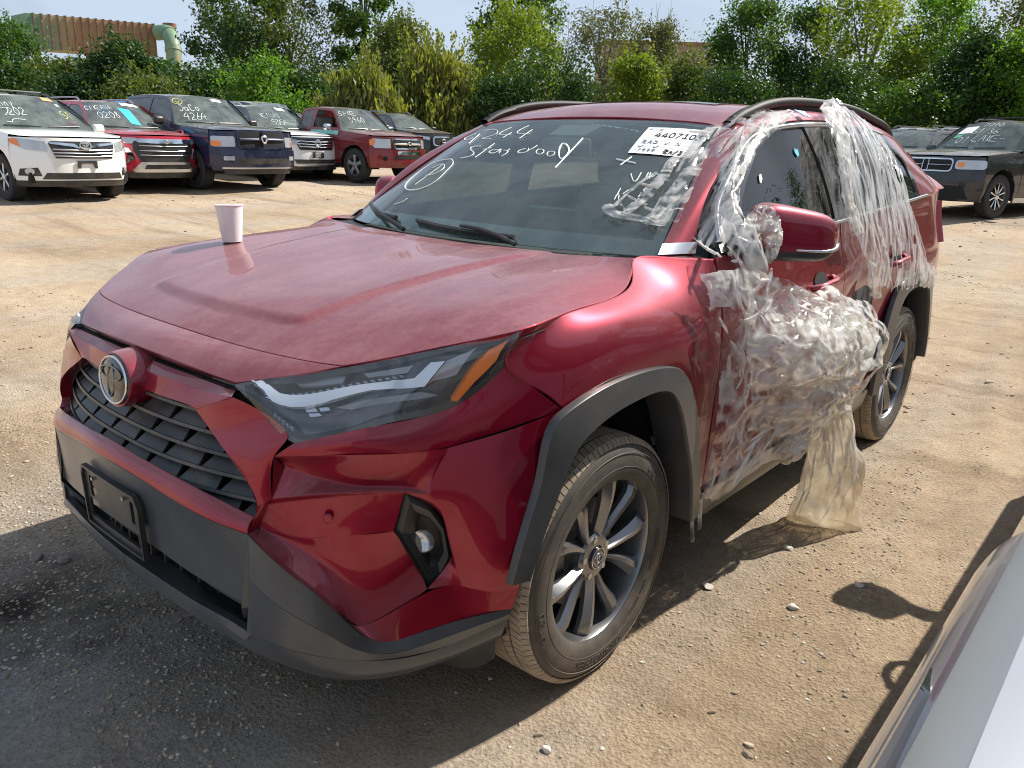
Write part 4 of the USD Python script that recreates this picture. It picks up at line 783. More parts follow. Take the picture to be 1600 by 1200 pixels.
gx, gy, gs = (np.concatenate(q) for q in zip(A_, B_, C_))
GTREE = None
_zz = gz(gx, gy)
from scipy.interpolate import RegularGridInterpolator as _RGI
def ground_interp():
    m = gnd_mesh(); v = np.array(m.vertices); xs = np.unique(np.round(v[:, 0], 6)); ys = np.unique(np.round(v[:, 1], 6))
    return _RGI((ys, xs), v[:, 2].reshape(len(ys), len(xs)), bounds_error=False, fill_value=0.0)
GI = ground_interp()
def gheight(x, y): return GI(np.column_stack([np.atleast_1d(y), np.atleast_1d(x)]))
an = g_.uniform(0, np.pi, len(gx))
for x0, dx, w in ((1.45, -.16, .10), (1.72, -.16, .10)): gs *= np.where(np.abs(gx - (x0 + dx * (gy - 1.5))) < w, .6, 1)
instancer('gravel', [rock(k) for k in range(6)], 'pebble', np.column_stack([gx, gy, gheight(gx, gy) + gs * .12]), np.column_stack([gs] * 3), np.column_stack([np.cos(an), 0 * an, 0 * an, np.sin(an)]), g_.integers(0, 6, len(gx)), label='loose stones scattered over the tan dirt yard', catg='gravel')

# ================================================================== parked vehicles (front towards -y in their own frame)
for nm, c, m_, d in (('white_paint', (.74, .74, .72), 0, .16), ('white_paint_cool', (.70, .71, .71), 0, .16), ('bright_red_paint', (.42, .012, .03), .3, .14), ('navy_paint', (.010, .014, .040), .35, .26), ('dark_red_paint', (.15, .012, .016), .35, .38), ('black_paint', (.010, .010, .012), .2, .40),
                     ('charcoal_paint', (.030, .033, .036), .4, .3), ('grey_paint', (.13, .14, .145), .5, .25), ('silver_paint', (.42, .445, .47), .75, .14), ('blue_tarp_paint', (.03, .10, .30), 0, .2)):
    paint(nm, c, .38, m_, d, (.40, .34, .27), bevel=False, dusty_up=.9, dscale=.7)
simple('far_rubber', (.022, .021, .020), .85); simple('far_lamp', (.42, .44, .46), .12, .3, 1.0); simple('lamp_amber', (.70, .20, .03), .2, 0, 1.0)
glass('far_glass', (.42, .50, .47), dust=.20, dirt=(.40, .43, .41)); glass('far_windshield', (.50, .62, .57), dust=.34, dirt=(.36, .41, .38))
simple('blue_sheet', (.02, .16, .55), .4, 0, .3); simple('teal_tape', (.20, .50, .45), .5); simple('orange_paper', (.75, .33, .14), .85); simple('green_paper', (.10, .45, .25), .8); simple('inner_grey', (.09, .09, .09), .9)

def stroke_text(lines, w):
    """Handwriting as strokes on a (u, v) unit square -> list of polylines."""
    return lines
GL = {  # rough hand-drawn letters, strokes on a 1 x 1 box
 '0': [[(.5, 0), (.15, .25), (.15, .75), (.5, 1), (.85, .75), (.85, .25), (.5, 0)]], '1': [[(.3, .8), (.55, 1), (.5, 0)]], '2': [[(.1, .8), (.4, 1), (.8, .8), (.7, .5), (.1, 0), (.95, .05)]], '3': [[(.15, .95), (.75, .9), (.4, .55), (.85, .35), (.6, .02), (.1, .1)]],
 '4': [[(.55, 1), (.1, .4), (.9, .45)], [(.75, .8), (.6, 0)]], '5': [[(.9, 1), (.3, .95), (.2, .55), (.75, .5), (.75, .1), (.1, .02)]], '6': [[(.75, 1), (.2, .5), (.3, .05), (.75, .1), (.75, .45), (.25, .4)]], '7': [[(.1, .95), (.9, .95), (.4, 0)]], '8': [[(.75, .8), (.4, 1), (.3, .65), (.75, .3), (.45, 0), (.2, .3), (.75, .8)]], '9': [[(.8, .75), (.4, .55), (.2, .85), (.6, 1), (.8, .75), (.45, 0)]],
 'J': [[(.3, 1), (.9, 1)], [(.65, 1), (.6, .1), (.3, 0), (.1, .2)]], 'a': [[(.75, .6), (.3, .6), (.15, .2), (.5, 0), (.75, .55), (.8, 0)]], 'o': [[(.5, 0), (.15, .3), (.5, .6), (.85, .3), (.5, 0)]], 'n': [[(.15, 0), (.2, .6)], [(.2, .4), (.55, .62), (.75, .45), (.8, 0)]], 'y': [[(.15, .6), (.45, .1)], [(.85, .65), (.2, -.4)]], 'S': [[(.9, .9), (.5, 1), (.2, .75), (.75, .4), (.5, .02), (-.15, .05)]], 't': [[(.65, 1), (.3, 0)], [(.1, .65), (.9, .68)]], 'r': [[(.15, .55), (.3, 0)], [(.25, .35), (.6, .62), (.85, .5)]], 'w': [[(.1, .6), (.25, .02), (.5, .4), (.7, 0), (.95, .65)]], 'd': [[(.75, .3), (.4, .55), (.1, .2), (.5, 0), (.8, .4)], [(1.15, 1.1), (.55, -.35)]],
 'C': [[(.9, .85), (.4, 1), (.1, .5), (.4, 0), (.9, .15)]], 'I': [[(.5, 1), (.45, 0)]], 'L': [[(.25, 1), (.2, 0), (.85, .02)]], 'E': [[(.85, 1), (.2, 1), (.2, 0), (.9, 0)], [(.2, .5), (.7, .5)]], 'A': [[(.05, 0), (.5, 1), (.9, 0)], [(.2, .4), (.75, .4)]], 'N': [[(.1, 0), (.15, 1), (.8, 0), (.85, 1)]], 'D': [[(.2, 0), (.2, 1), (.8, .7), (.75, .25), (.2, 0)]], 'P': [[(.2, 0), (.4, 1), (.9, .85), (.75, .55), (.3, .5)]], 'K': [[(.2, 0), (.25, 1)], [(.85, 1), (.25, .45), (.85, 0)]], 'X': [[(.1, 0), (.9, 1)], [(.1, .9), (.9, .1)]], 'M': [[(.05, 0), (.2, 1), (.5, .3), (.8, 1), (.95, 0)]], 'R': [[(.2, 0), (.25, 1), (.8, .8), (.3, .5), (.9, 0)]], '/': [[(.8, 1.1), (.1, -.2)]], '-': [[(.1, .5), (.9, .5)]], '+': [[(.1, .5), (.95, .55)], [(.25, .1), (.7, 1)]], 'V': [[(.1, .9), (.35, 0), (.9, .95)]], ' ': []}
def handwriting(txt, u, v, cw, ch, slant=0.0, rise=0.0):
    out = []
    for ch_ in txt:
        for st in GL.get(ch_, []): out.append([(u + cw * (a * .8 + slant * b), v + ch * b + rise * cw * a) for a, b in st])
        u += cw; v += rise * cw
    return out
def ribbon_on(fmap, lines, w, d):
    """Flat strokes lying on a surface map (u, v, d) -> points."""
    ms = []
    for L in lines:
        L = np.array(L, float); 
        if len(L) > 2: L = spl(np.column_stack([L, np.zeros(len(L))]), max(6, len(L) * 4))[:, :2]
        P = fmap(L[:, 0], L[:, 1], d); ms.append(tube(P, w, 4))
    return cat(ms)
def vehicle(name, label, catg, loc, heading, P, group=None):
    """heading: the direction its front points to, in degrees from +x."""
    car = thing(name, label, catg, loc, heading + 90.0, group)
    hw, fo, wb, ro = P['hw'], P['fo'], P['wb'], P['ro']; gc = P.get('gc', .24); wr = P.get('wr', .37); H = P['H']
    hz, cz, cy, wy = P['hood_z'], P['cowl_z'], P['cowl_y'], P['wtop_y']; bz = P['belt_z']; tw = P.get('tw', hw * .66); pm = P['paint']
    yr = wb + ro; pick = P['type'] == 'pickup'; sed = P['type'] == 'sedan'
    secx = PchipInterpolator([gc - .1, gc + .06, .5, .75, bz - .14, bz, bz + .2], [hw - .06, hw - .035, hw - .008, hw, hw - .012, hw - .055, hw - .09])
    rnd = P.get('round', .40)
    tap = lambda y: 0.0 * np.asarray(y)
    def sx(y, z): return secx(z) - .10 * np.clip((yr - .25 - np.asarray(y, float)) * -1, 0, 1) ** 1.5 * (0 if pick else 1)
    s3 = lambda d=0.0, sg=1: (lambda u, v: np.column_stack([sg * (sx(u, v) + d), u, v]))
    lean = P.get('lean', .06)
    def yf(s, z):
        a = np.abs(s); return -fo + rnd * a ** P.get('plan', 3.4) + .06 * a ** 2 + lean * np.clip((z - .55) / .5, 0, 1.5) ** 2 + .10 * np.clip((.42 - z) / .25, 0, 1) ** 2
    def fas(x, z, d=0.0):
        x = np.asarray(x, float); z = np.asarray(z, float); s = np.clip(x / secx(z), -1, 1); return np.column_stack([x, yf(s, z) - d, z])
    y0 = -fo + rnd + .06
    # sides
    ht = lambda y: hz + (cz - hz) * np.clip((y - y0 + .25) / (cy - y0 + .25), 0, 1) ** .8 - .015
    topl = [(y, float(ht(y))) for y in np.linspace(y0, cy, 10)]
    archs = [Point(0, wr + .01).buffer(wr + .075, 20), Point(wb, wr + .01).buffer(wr + .075, 20)]
    if pick:
        be = P['cab_end']; rest = [(y, bz + .02 * (y - cy) / 2) for y in np.linspace(cy + .12, be, 8)] + [(be + .04, bz + .01), (be + .06, P['bed_z']), (yr, P['bed_z'])]
    elif sed: rest = [(y, bz + .05 * (y - cy) / 2.5) for y in np.linspace(cy + .12, wb + .35, 10)] + [(yr - .12, P.get('trunk_z', bz + .04)), (yr, P.get('trunk_z', bz + .04) - .10)]
    else: rest = [(y, bz + .07 * (y - cy) / 3) for y in np.linspace(cy + .12, yr - .06, 10)] + [(yr, bz - .1)]
    bl = PchipInterpolator([p[0] for p in rest], [p[1] for p in rest])
    low = [(yr - .02, .55), (yr - .12, gc + .10), (wb + wr + .2, gc + .05), (wb, gc), (0, gc), (y0, gc)]
    body = Polygon(topl + rest + low).buffer(0)
    for a in archs: body = body.difference(a)
    dsplit = P.get('doors', [cy + .12, (cy + P.get('gend', wb)) / 2 + .1, P.get('gend', wb - .1)])
    for sg in (1, -1):
        part(car, 'body_side', cells(body, .14, .09, s3(0, sg)), pm, 35)
        lw = P.get('clad')
        if lw: part(car, 'wheel_arch_trim', cat([cells(a.buffer(.045).difference(a.buffer(.004)).intersection(sbox(-9, gc, 9, 9)).intersection(sbox(y0 + .01, 0, yr - .03, 9)), .06, .06, s3(.012, sg)) for a in archs]), 'black_plastic', 30)
        part(car, 'sill', thick(cells(sbox(wr + .12, gc - .02, wb - wr - .12, gc + (.13 if lw else .07)), .3, .05, s3(.014, sg)), .03), 'black_plastic' if lw else P.get('sillm', 'black_plastic'), 30)
        for yd in dsplit:
            part(car, 'door_gap', cells(Polygon([(yd - .005, gc + .14), (yd + .005, gc + .14), (yd + .005, bz + .01), (yd - .005, bz + .01)]), .2, .1, s3(.0025, sg)), 'cavity', False)
        for yd in dsplit[1:]:
            part(car, 'door_handle', tube(np.column_stack([sg * (sx(np.linspace(yd - .24, yd - .06, 5), np.full(5, bz - .13)) + np.array([0, .03, .035, .03, 0])), np.linspace(yd - .24, yd - .06, 5), np.full(5, bz - .13)]), .014, 6), P.get('handle', pm), 40)
        for yc in (0, wb):
            wl = lathe_x([(hw - .42, .02), (hw - .42, wr + .07), (hw - .02, wr + .075)], 24, -.2, np.pi + .2); wl = mv(wl, (0, yc, wr + .01)); part(car, 'wheel_well', wl if sg > 0 else mir(wl), 'cavity', 30)
    # front
    zt = hz - .015
    fp = sbox(-1, gc, 1, zt)
    part(car, 'front_fascia', cells(fp, .05, .05, lambda u, v: np.column_stack([u * secx(v), yf(u, v), v])), P.get('fascia', pm), 35)
    # hood
    hv = np.linspace(0, 1, 9); rows = []
    for t in hv:
        row = []
        for s in (0, .3, .55, .78, .92, 1.0):
            yA = yf(s, zt); yB = cy + .10 * s ** 2
            y = yA + (yB - yA) * t; ze = ht(y); zc = hz + (cz - hz) * t ** .7 + P.get('crown', .035) * math.sin(math.pi * min(1, t * .9 + .08))
            z = zc + (ze - zc) * s ** 4; row.append((s * float(secx(z)), y, z))
        rows.append(row)
    part(car, 'hood', patch([symrow(r) for r in rows], 31, 20), P.get('hoodm', pm), 35)
    # greenhouse
    bw = float(secx(bz)) - .01; rz = H - P.get('railh', 0.0)
    WBf = [(0, cy + .02, cz + .005), (bw * .5, cy + .05, cz + .005), (bw - .02, cy + .16, cz + .0)]
    WTf = [(0, wy, rz - .035), (tw * .55, wy + .005, rz - .045), (tw, wy + .02, rz - .075)]
    WMf = [tuple((np.array(p) + q) / 2 + np.array([0, -.02, .03]) * k) for p, q, k in zip(WBf, np.array(WTf), (1, .8, .3))]
    Wg = sgrid([symrow(WBf), symrow(WMf), symrow(WTf)], 25, 12)
    part(car, 'windshield', gmesh(Wg), 'far_windshield', True)
    from scipy.interpolate import RegularGridInterpolator as RG
    wf_ = RG((np.linspace(0, 1, 12), np.linspace(0, 1, 25)), Wg)
    wn = np.cross(Wg[0, -1] - Wg[0, 0], Wg[-1, 12] - Wg[0, 12]); wn /= np.linalg.norm(wn); wn *= np.sign(wn[2])
    def wmap(u, v, d): return wf_(np.column_stack([np.clip(v, 0, 1), np.clip(u, 0, 1)])) + wn * d
    gend = P.get('gend', yr - .25); ytop = P.get('rtop_y', gend - .25)
    ry = [wy, wy + .3, (wy + ytop) / 2, ytop - .2, ytop]; rzs = [rz - .035, rz - .008, rz, rz - .012, rz - .04]
    rr = [[(0, y, z), (tw * .6, y + .004, z - .012), (tw * .92, y + .01, z - .03), (tw + .005, y + .02, z - .045)] for y, z in zip(ry, rzs)]
    part(car, 'roof', patch([symrow(r) for r in rr], 25, 16), P.get('roofm', pm), 35)
    tz = PchipInterpolator([cy + .16, wy + .02] + [y + .02 for y in ry[1:]] + [gend + .02], [cz, rz - .07] + [z - .04 for z in rzs[1:]] + [bz + .12 if not pick else rz - .10])
    txf = PchipInterpolator([cy + .16, wy + .02, ytop, gend + .1], [bw - .015, tw, tw, tw + .03 if not pick else tw])
    def gx_(y, z):
        b = bl(np.clip(y, cy + .13, yr)); t_ = np.maximum(tz(np.clip(y, cy + .16, gend)), b + .05); s = np.clip((z - b) / (t_ - b), -.2, 1.1); return bw + (txf(np.clip(y, cy + .16, gend)) - bw) * s + .015 * np.sin(np.pi * np.clip(s, 0, 1))
    g3 = lambda d=0.0, sg=1: (lambda u, v: np.column_stack([sg * (gx_(u, v) + d), u, v]))
    ys = np.linspace(cy + .20, gend, 30)
    gpoly = Polygon([(y, float(bl(y)) - .004) for y in ys] + [(y, float(tz(y))) for y in ys[::-1]]).buffer(0)
    inner = gpoly.buffer(-.055); ys2 = dsplit[1:] if not P.get('qglass') else dsplit[1:]
    cutters = shapely.union_all([Polygon([(yd - .05, 0), (yd + .05, 0), (yd + .03, 3), (yd - .07, 3)]) for yd in ys2]) if len(ys2) else Polygon()
    panes = inner.difference(cutters); panes = [p for p in getattr(panes, 'geoms', [panes]) if p.area > .01]
    for sg in (1, -1):
        part(car, 'window_frame', cells(gpoly.difference(shapely.union_all(panes)), .15, .08, g3(0, sg)), P.get('framem', pm), 35)
        for k, p in enumerate(panes):
            if (sg, k) in P.get('missing', ()): continue
            part(car, 'side_window', cells(p.buffer(.004), .15, .1, g3(-.012, sg)), 'far_glass', True)
        if P.get('trimm'): part(car, 'window_trim', tube(np.column_stack([sg * (gx_(ys, bl(ys)) + .008), ys, bl(ys)]), .009, 6), P['trimm'], 40)
        if P.get('rails'):
            yy = np.linspace(wy + .12, ytop - .15, 16); zz = np.interp(yy, ry, rzs) - .02 + .055 * np.clip(np.minimum(yy - yy[0], yy[-1] - yy) / .12, 0, 1) ** .6
            part(car, 'roof_rack_rail', tube(np.column_stack([np.full(16, sg * (tw - .06)), yy, zz]), .018, 6), P['rails'], 40)
        # mirror
        mc = np.array([sg * (hw + .12), cy + .42, bz + .06]); part(car, 'wing_mirror', cat(mv(rbox(.21, .12, .16, .05), mc), hull([(sg * (hw - .08), cy + .38, bz - .01), (sg * (hw - .08), cy + .46, bz - .01), (sg * (hw + .06), cy + .38, bz + .01), (sg * (hw + .06), cy + .44, bz + .03)])), P.get('mirrorm', pm), 40)
    if P.get('crossbars'):
        for y in np.linspace(wy + .45, ytop - .4, 2): part(car, 'roof_rack_bar', tube([(-tw + .06, y, rz + .05), (0, y, rz + .058), (tw - .06, y, rz + .05)], .016, 6), P['rails'], 40)
    # back
    zb = P.get('bed_z', bz)
    if pick:
        be = P['cab_end']; part(car, 'rear_cab_wall', patch([[(-bw, be, bz - .2), (bw, be, bz - .2)], [(-tw, gend, rz - .08), (tw, gend, rz - .08)]], 6, 4), pm, 30)
        part(car, 'rear_window', patch([[(-bw * .7, be + .01, bz + .08), (bw * .7, be + .01, bz + .08)], [(-tw * .8, gend + .01, rz - .18), (tw * .8, gend + .01, rz - .18)]], 4, 4), 'far_glass', True)
        part(car, 'cargo_bed', cat(bx(2 * hw - .2, yr - be - .1, .05, (0, (yr + be) / 2, .75)), bx(.08, yr - be - .06, .05, (hw - .085, (yr + be) / 2, zb)), bx(.08, yr - be - .06, .05, (-hw + .085, (yr + be) / 2, zb))), 'black_plastic', False)
        part(car, 'tailgate', bx(2 * hw - .14, .07, zb - .55, (0, yr - .03, (zb + .55) / 2)), pm, False)
    else:
        tzr = P.get('trunk_z', bz + .04)
        if sed:
            for sg in (1, -1): part(car, 'rear_shoulder', patch([[(sg * (hw - q_), y_, tzr - h_) for q_, h_ in ((.105 + t_, .0), (.066 + t_, .034), (.030 + t_, .075), (.004 + t_, .135))] for y_, t_ in ((wb + .25, .0), ((gend + yr) / 2, 0), (yr - .30, .006), (yr - .14, .03))], 12, 16), pm, 35)
            part(car, 'trunk_lid', patch([*[symrow([(0, y_, tzr + .060 - e_), (bw * .55, y_, tzr + .052 - e_), (hw - .26, y_, tzr + .034 - e_), (hw - .16, y_, tzr + .014 - e_ * .4), (hw - .105, y_, tzr)]) for y_, e_ in ((gend - .02, 0), ((gend + yr) / 2, .004), (yr - .14, .02))]], 13, 6), pm, 35)
            part(car, 'rear_window', patch([symrow([(0, ytop, rz - .045), (tw, ytop + .02, rz - .08)]), symrow([(0, gend, tzr + .05), (bw - .08, gend - .05, tzr + .03)])], 9, 6), 'far_glass', True)
            rearrows = [symrow([(0, yr - .12, tzr + .035), (bw * .6, yr - .15, tzr + .02), (bw - .03, yr - .22, tzr - .0)]), symrow([(0, yr + .02, .72), (bw * .6, yr - .01, .72), (hw - .10, yr - .10, .72)]), symrow([(0, yr, gc + .12), (bw * .6, yr - .03, gc + .12), (hw - .12, yr - .12, gc + .12)])]
        else:
            part(car, 'rear_window', patch([symrow([(0, ytop + .02, rz - .05), (tw - .02, ytop + .02, rz - .08)]), symrow([(0, yr - .06, bz + .06), (bw - .1, yr - .12, bz + .06)])], 9, 6), 'far_glass', True)
            rearrows = [symrow([(0, yr - .06, bz + .07), (bw * .6, yr - .08, bz + .07), (bw - .02, yr - .12, bz + .06)]), symrow([(0, yr + .02, .72), (bw * .6, yr, .72), (hw - .10, yr - .06, .72)]), symrow([(0, yr, gc + .12), (bw * .6, yr - .03, gc + .12), (hw - .12, yr - .1, gc + .12)])]
        part(car, 'rear_panel', patch(rearrows, 15, 12), pm, 35)
        for sg in (1, -1): part(car, 'tail_light', cells(sbox(yr - .26, bz - .22, yr - .03, bz - .02), .08, .08, s3(.008, sg)), 'tail_red', 30)
    part(car, 'floor_pan', bx(2 * hw - .3, fo + yr - .5, .16, (0, (yr - fo) / 2, gc + .13)), 'under_black', False)
    part(car, 'cabin', cat(bx(2 * hw - .3, gend - cy - .5, .05, (0, (gend + cy) / 2 + .2, .62)), patch([[(-bw + .05, cy + .10, cz - .02), (bw - .05, cy + .10, cz - .02)], [(-bw + .05, cy + .55, cz - .04), (bw - .05, cy + .55, cz - .04)], [(-bw + .05, cy + .60, cz - .25), (bw - .05, cy + .60, cz - .25)]], 6, 8),
         *[c for sg in (-1, 1) for c in (rbox(.5, .16, .62, .06, (sg * .40, cy + 1.35, bz + .02)), rbox(.26, .1, .18, .04, (sg * .40, cy + 1.42, bz + .44)))], *([] if pick and gend - cy < 1.9 else [rbox(1.2, .16, .55, .06, (0, min(cy + 2.25, gend - .25), bz))])), 'seat_dark', 40)
    # wheels
    for yc in (0, wb):
        for sg in (1, -1):
            wp_ = car + '/' + uname(car, 'wheel'); x = UsdGeom.Xform.Define(stage, wp_); x.AddTranslateOp().Set(Gf.Vec3d(sg * (hw - .135), yc, wr)); x.AddRotateZOp().Set(0.0 if sg > 0 else 180.0)
            tw_ = P.get('tyre_w', .12); rr_ = P.get('rim_r', wr * .64)
            part(wp_, 'tyre', weld(lathe_x([(-tw_ + .01, rr_), (-tw_, rr_ + .03), (-tw_ + .005, wr - .03), (-tw_ + .03, wr - .004), (0, wr), (tw_ - .03, wr - .004), (tw_ - .005, wr - .03), (tw_, rr_ + .03), (tw_ - .01, rr_)], 40)), 'far_rubber', 35)
            part(wp_, 'rim', cat(lathe_x([(tw_ - .015, rr_ + .004), (tw_ - .010, rr_ - .006), (tw_ - .03, rr_ - .025), (-tw_ * .6, rr_ - .03), (-tw_ * .6, .001)], 40)), P.get('rim_back', 'inner_grey'), 30)
            ns = P.get('spokes', 5); sp = []
            for k in range(ns):
                th = 2 * math.pi * k / ns + .3; er = np.array([0, math.cos(th), math.sin(th)]); et = np.array([0, -math.sin(th), math.cos(th)]); ex = np.array([1., 0, 0]); w0 = P.get('spoke_w', .05)
                sp.append(hull([er * r + et * a * w + ex * (xx + b) for r, w, xx in ((.03, w0 * .7, tw_ - .035), (rr_ - .012, w0, tw_ - .022)) for a in (-.5, .5) for b in (0, -.03)] + [er * rr_ * .5 + ex * (tw_ - .016)]))
            sp.append(lathe_x([(tw_ - .05, .065), (tw_ - .025, .06), (tw_ - .018, .03), (tw_ - .018, .001)], 20))
            part(wp_, 'rim_spokes', cat(sp), P.get('rim', 'rim_silver'), 25)
    # decals on the face
    for nm, m_, poly, d, th in P.get('front', []):
        for pg in (poly if isinstance(poly, list) else [poly]):
            pg = pg if hasattr(pg, 'bounds') else Polygon(pg); part(car, nm, thick(cells(pg, .09, .06, lambda u, v: fas(u, v, d)), th), m_, 30)
    for nm, m_, pts, d, r in P.get('bars', []):
        pts = np.array(pts, float); Q = spl(np.column_stack([pts, np.zeros(len(pts))]), 24)[:, :2] if len(pts) > 2 else np.column_stack([np.linspace(pts[0, 0], pts[1, 0], 16), np.linspace(pts[0, 1], pts[1, 1], 16)])
        part(car, nm, tube(fas(Q[:, 0], Q[:, 1], d), r, 6), m_, 40)
    for m_, lines, w in P.get('writing', []):
        for L in lines: part(car, 'chalk_stroke', ribbon_on(wmap, [L], w * .62, .006), m_, False)
    for nm, m_, pg in P.get('stickers', []): part(car, nm, cells(Polygon(pg), .06, .06, lambda u, v: wmap(u, v, .005)), m_, 30)
    part(car, 'wiper', cat(tube(wmap(np.linspace(.12, .45, 8), np.linspace(.07, .05, 8), .015), .009, 5), tube(wmap(np.linspace(.52, .85, 8), np.linspace(.05, .07, 8), .015), .009, 5)), 'black_plastic', 30)
    return car, fas, wmap, s3, g3
def sym(P): return [P, [(-x, z) for x, z in P]]
def rrect(x0, z0, x1, z1, r=.03): return sbox(x0 + r, z0 + r, x1 - r, z1 - r).buffer(r, 4)
def place(px_dist, ang): pass
SUVB = dict(type='suv', hw=.955, fo=.95, wb=2.79, ro=1.02, H=1.73, hood_z=1.03, cowl_z=1.14, cowl_y=.22, wtop_y=1.12, belt_z=1.12, gc=.26, wr=.375, spokes=5)
# ---- white SUV at the left edge
P = dict(SUVB, paint='white_paint', rails='black_plastic', crossbars=True, framem='black_gloss', spokes=6, round=.46, rim='rim_silver',
  front=[('grille_panel', 'black_plastic', Polygon([(-.50, .965), (.50, .965), (.53, .93), (.46, .70), (-.46, .70), (-.53, .93)]), .012, .02), ('grille_bar', 'chrome', Polygon([(-.52, .955), (-.16, .93), (-.10, .885), (.10, .885), (.16, .93), (.52, .955), (.52, .925), (.2, .885), (.10, .855), (-.10, .855), (-.2, .885), (-.52, .925)]), .026, .02),
    ('headlight', 'far_lamp', [Polygon([(s * .56, .955), (s * .90, 1.0), (s * .93, .93), (s * .80, .83), (s * .56, .80)]) for s in (1, -1)], .010, .02), ('turn_lamp', 'lamp_amber', [Polygon([(s * .86, .99), (s * .935, .99), (s * .925, .92), (s * .84, .86)]) for s in (1, -1)], .014, .02),
    ('lower_grille', 'black_plastic', Polygon([(-.60, .47), (.60, .47), (.66, .37), (-.66, .37)]), .008, .02), ('fog_bezel', 'black_plastic', [Polygon([(s * .70, .55), (s * .88, .53), (s * .90, .42), (s * .66, .42)]) for s in (1, -1)], .010, .02), ('fog_lamp', 'far_lamp', [Point(s * .79, .49).buffer(.05, 6) for s in (1, -1)], .022, .02),
    ('lower_lip', 'black_plastic', rrect(-.93, .25, .93, .345, .02), .012, .02), ('plate_bracket', 'black_plastic', Polygon([(-.16, .66), (.16, .66), (.16, .54), (.12, .54), (.10, .62), (-.10, .62), (-.12, .54), (-.16, .54)]), .03, .015)],
  bars=[('grille_slat', 'satin_chrome', [(-.49, z), (0, z - .012), (.49, z)], .028, .011) for z in (.84, .79, .74)] + [('badge', 'chrome', [(.09 * math.cos(t), .905 + .06 * math.sin(t)) for t in np.linspace(0, 2 * np.pi, 13)], .05, .012), ('badge', 'chrome', [(.05 * math.cos(t), .92 + .022 * math.sin(t)) for t in np.linspace(0, 2 * np.pi, 9)], .05, .008), ('badge', 'chrome', [(.02 * math.cos(t), .905 + .05 * math.sin(t)) for t in np.linspace(0, 2 * np.pi, 9)], .05, .008)],
  writing=[('chalk', handwriting('Jonny', .06, .62, .055, .2) + handwriting('7202', .16, .35, .06, .22), .007), ('chalk_yellow', handwriting('51', .78, .30, .06, .22), .007), ('chalk', [[(.16, .18), (.20, .16), (.22, .22), (.34, .22)]], .008)],
  stickers=[('paper_note', 'orange_paper', [(.03, .27), (.10, .27), (.10, .50), (.03, .50)]), ('paper_note', 'orange_paper', [(.74, .88), (.88, .88), (.88, .99), (.74, .99)]), ('paper_note', 'paper', [(.85, .70), (.885, .70), (.885, .80), (.85, .80)])])
V = {}
V['white_suv'] = P
# ---- red SUV with chrome shield
P = dict(SUVB, hw=.905, fo=.95, wb=2.67, ro=1.05, H=1.70, hood_z=1.04, cowl_z=1.13, paint='bright_red_paint', rails='satin_chrome', framem='bright_red_paint', clad=True, round=.44,
  front=[('shield', 'black_plastic', Polygon([(-.58, .96), (.58, .96), (.60, .75), (.48, .55), (.62, .36), (-.62, .36), (-.48, .55), (-.60, .75)]), .010, .02), ('chrome_bar', 'chrome', Polygon([(-.62, .975), (.62, .975), (.50, .905), (.20, .89), (-.20, .89), (-.50, .905)]), .024, .02), ('side_chrome', 'chrome', [Polygon([(s * .90, .83), (s * .66, .80), (s * .58, .62), (s * .80, .44), (s * .84, .47), (s * .66, .63), (s * .72, .76), (s * .90, .79)]) for s in (1, -1)], .024, .02),
    ('headlight', 'far_lamp', [Polygon([(s * .52, .985), (s * .88, 1.0), (s * .89, .90), (s * .60, .88)]) for s in (1, -1)], .014, .02), ('skid_bar', 'satin_chrome', Polygon([(-.50, .60 - .05), (.50, .55), (.64, .40), (.60, .36), (-.60, .36), (-.64, .40)]).difference(Polygon([(-.42, .50), (.42, .50), (.46, .42), (-.46, .42)])), .03, .02), ('lower_lip', 'black_plastic', rrect(-.88, .25, .88, .37, .02), .010, .02)],
  bars=[('grille_slat', 'satin_chrome', [(-.50, z), (0, z - .01), (.50, z)], .02, .008) for z in (.85, .76, .68)] + [('badge', 'chrome', [(0, .96), (-.03, .925), (0, .89), (.03, .925), (0, .96)], .05, .012)],
  writing=[('chalk', handwriting('CIIEANA', .04, .66, .055, .16) + handwriting('0208', .16, .34, .075, .22), .007)], stickers=[('paper_note', 'paper', [(.62, .85), (.90, .85), (.90, .97), (.62, .97)]), ('tape_patch', 'blue_tape', [(.52, .18), (.64, .12), (.66, .68), (.50, .74)])])
V['red_suv'] = P
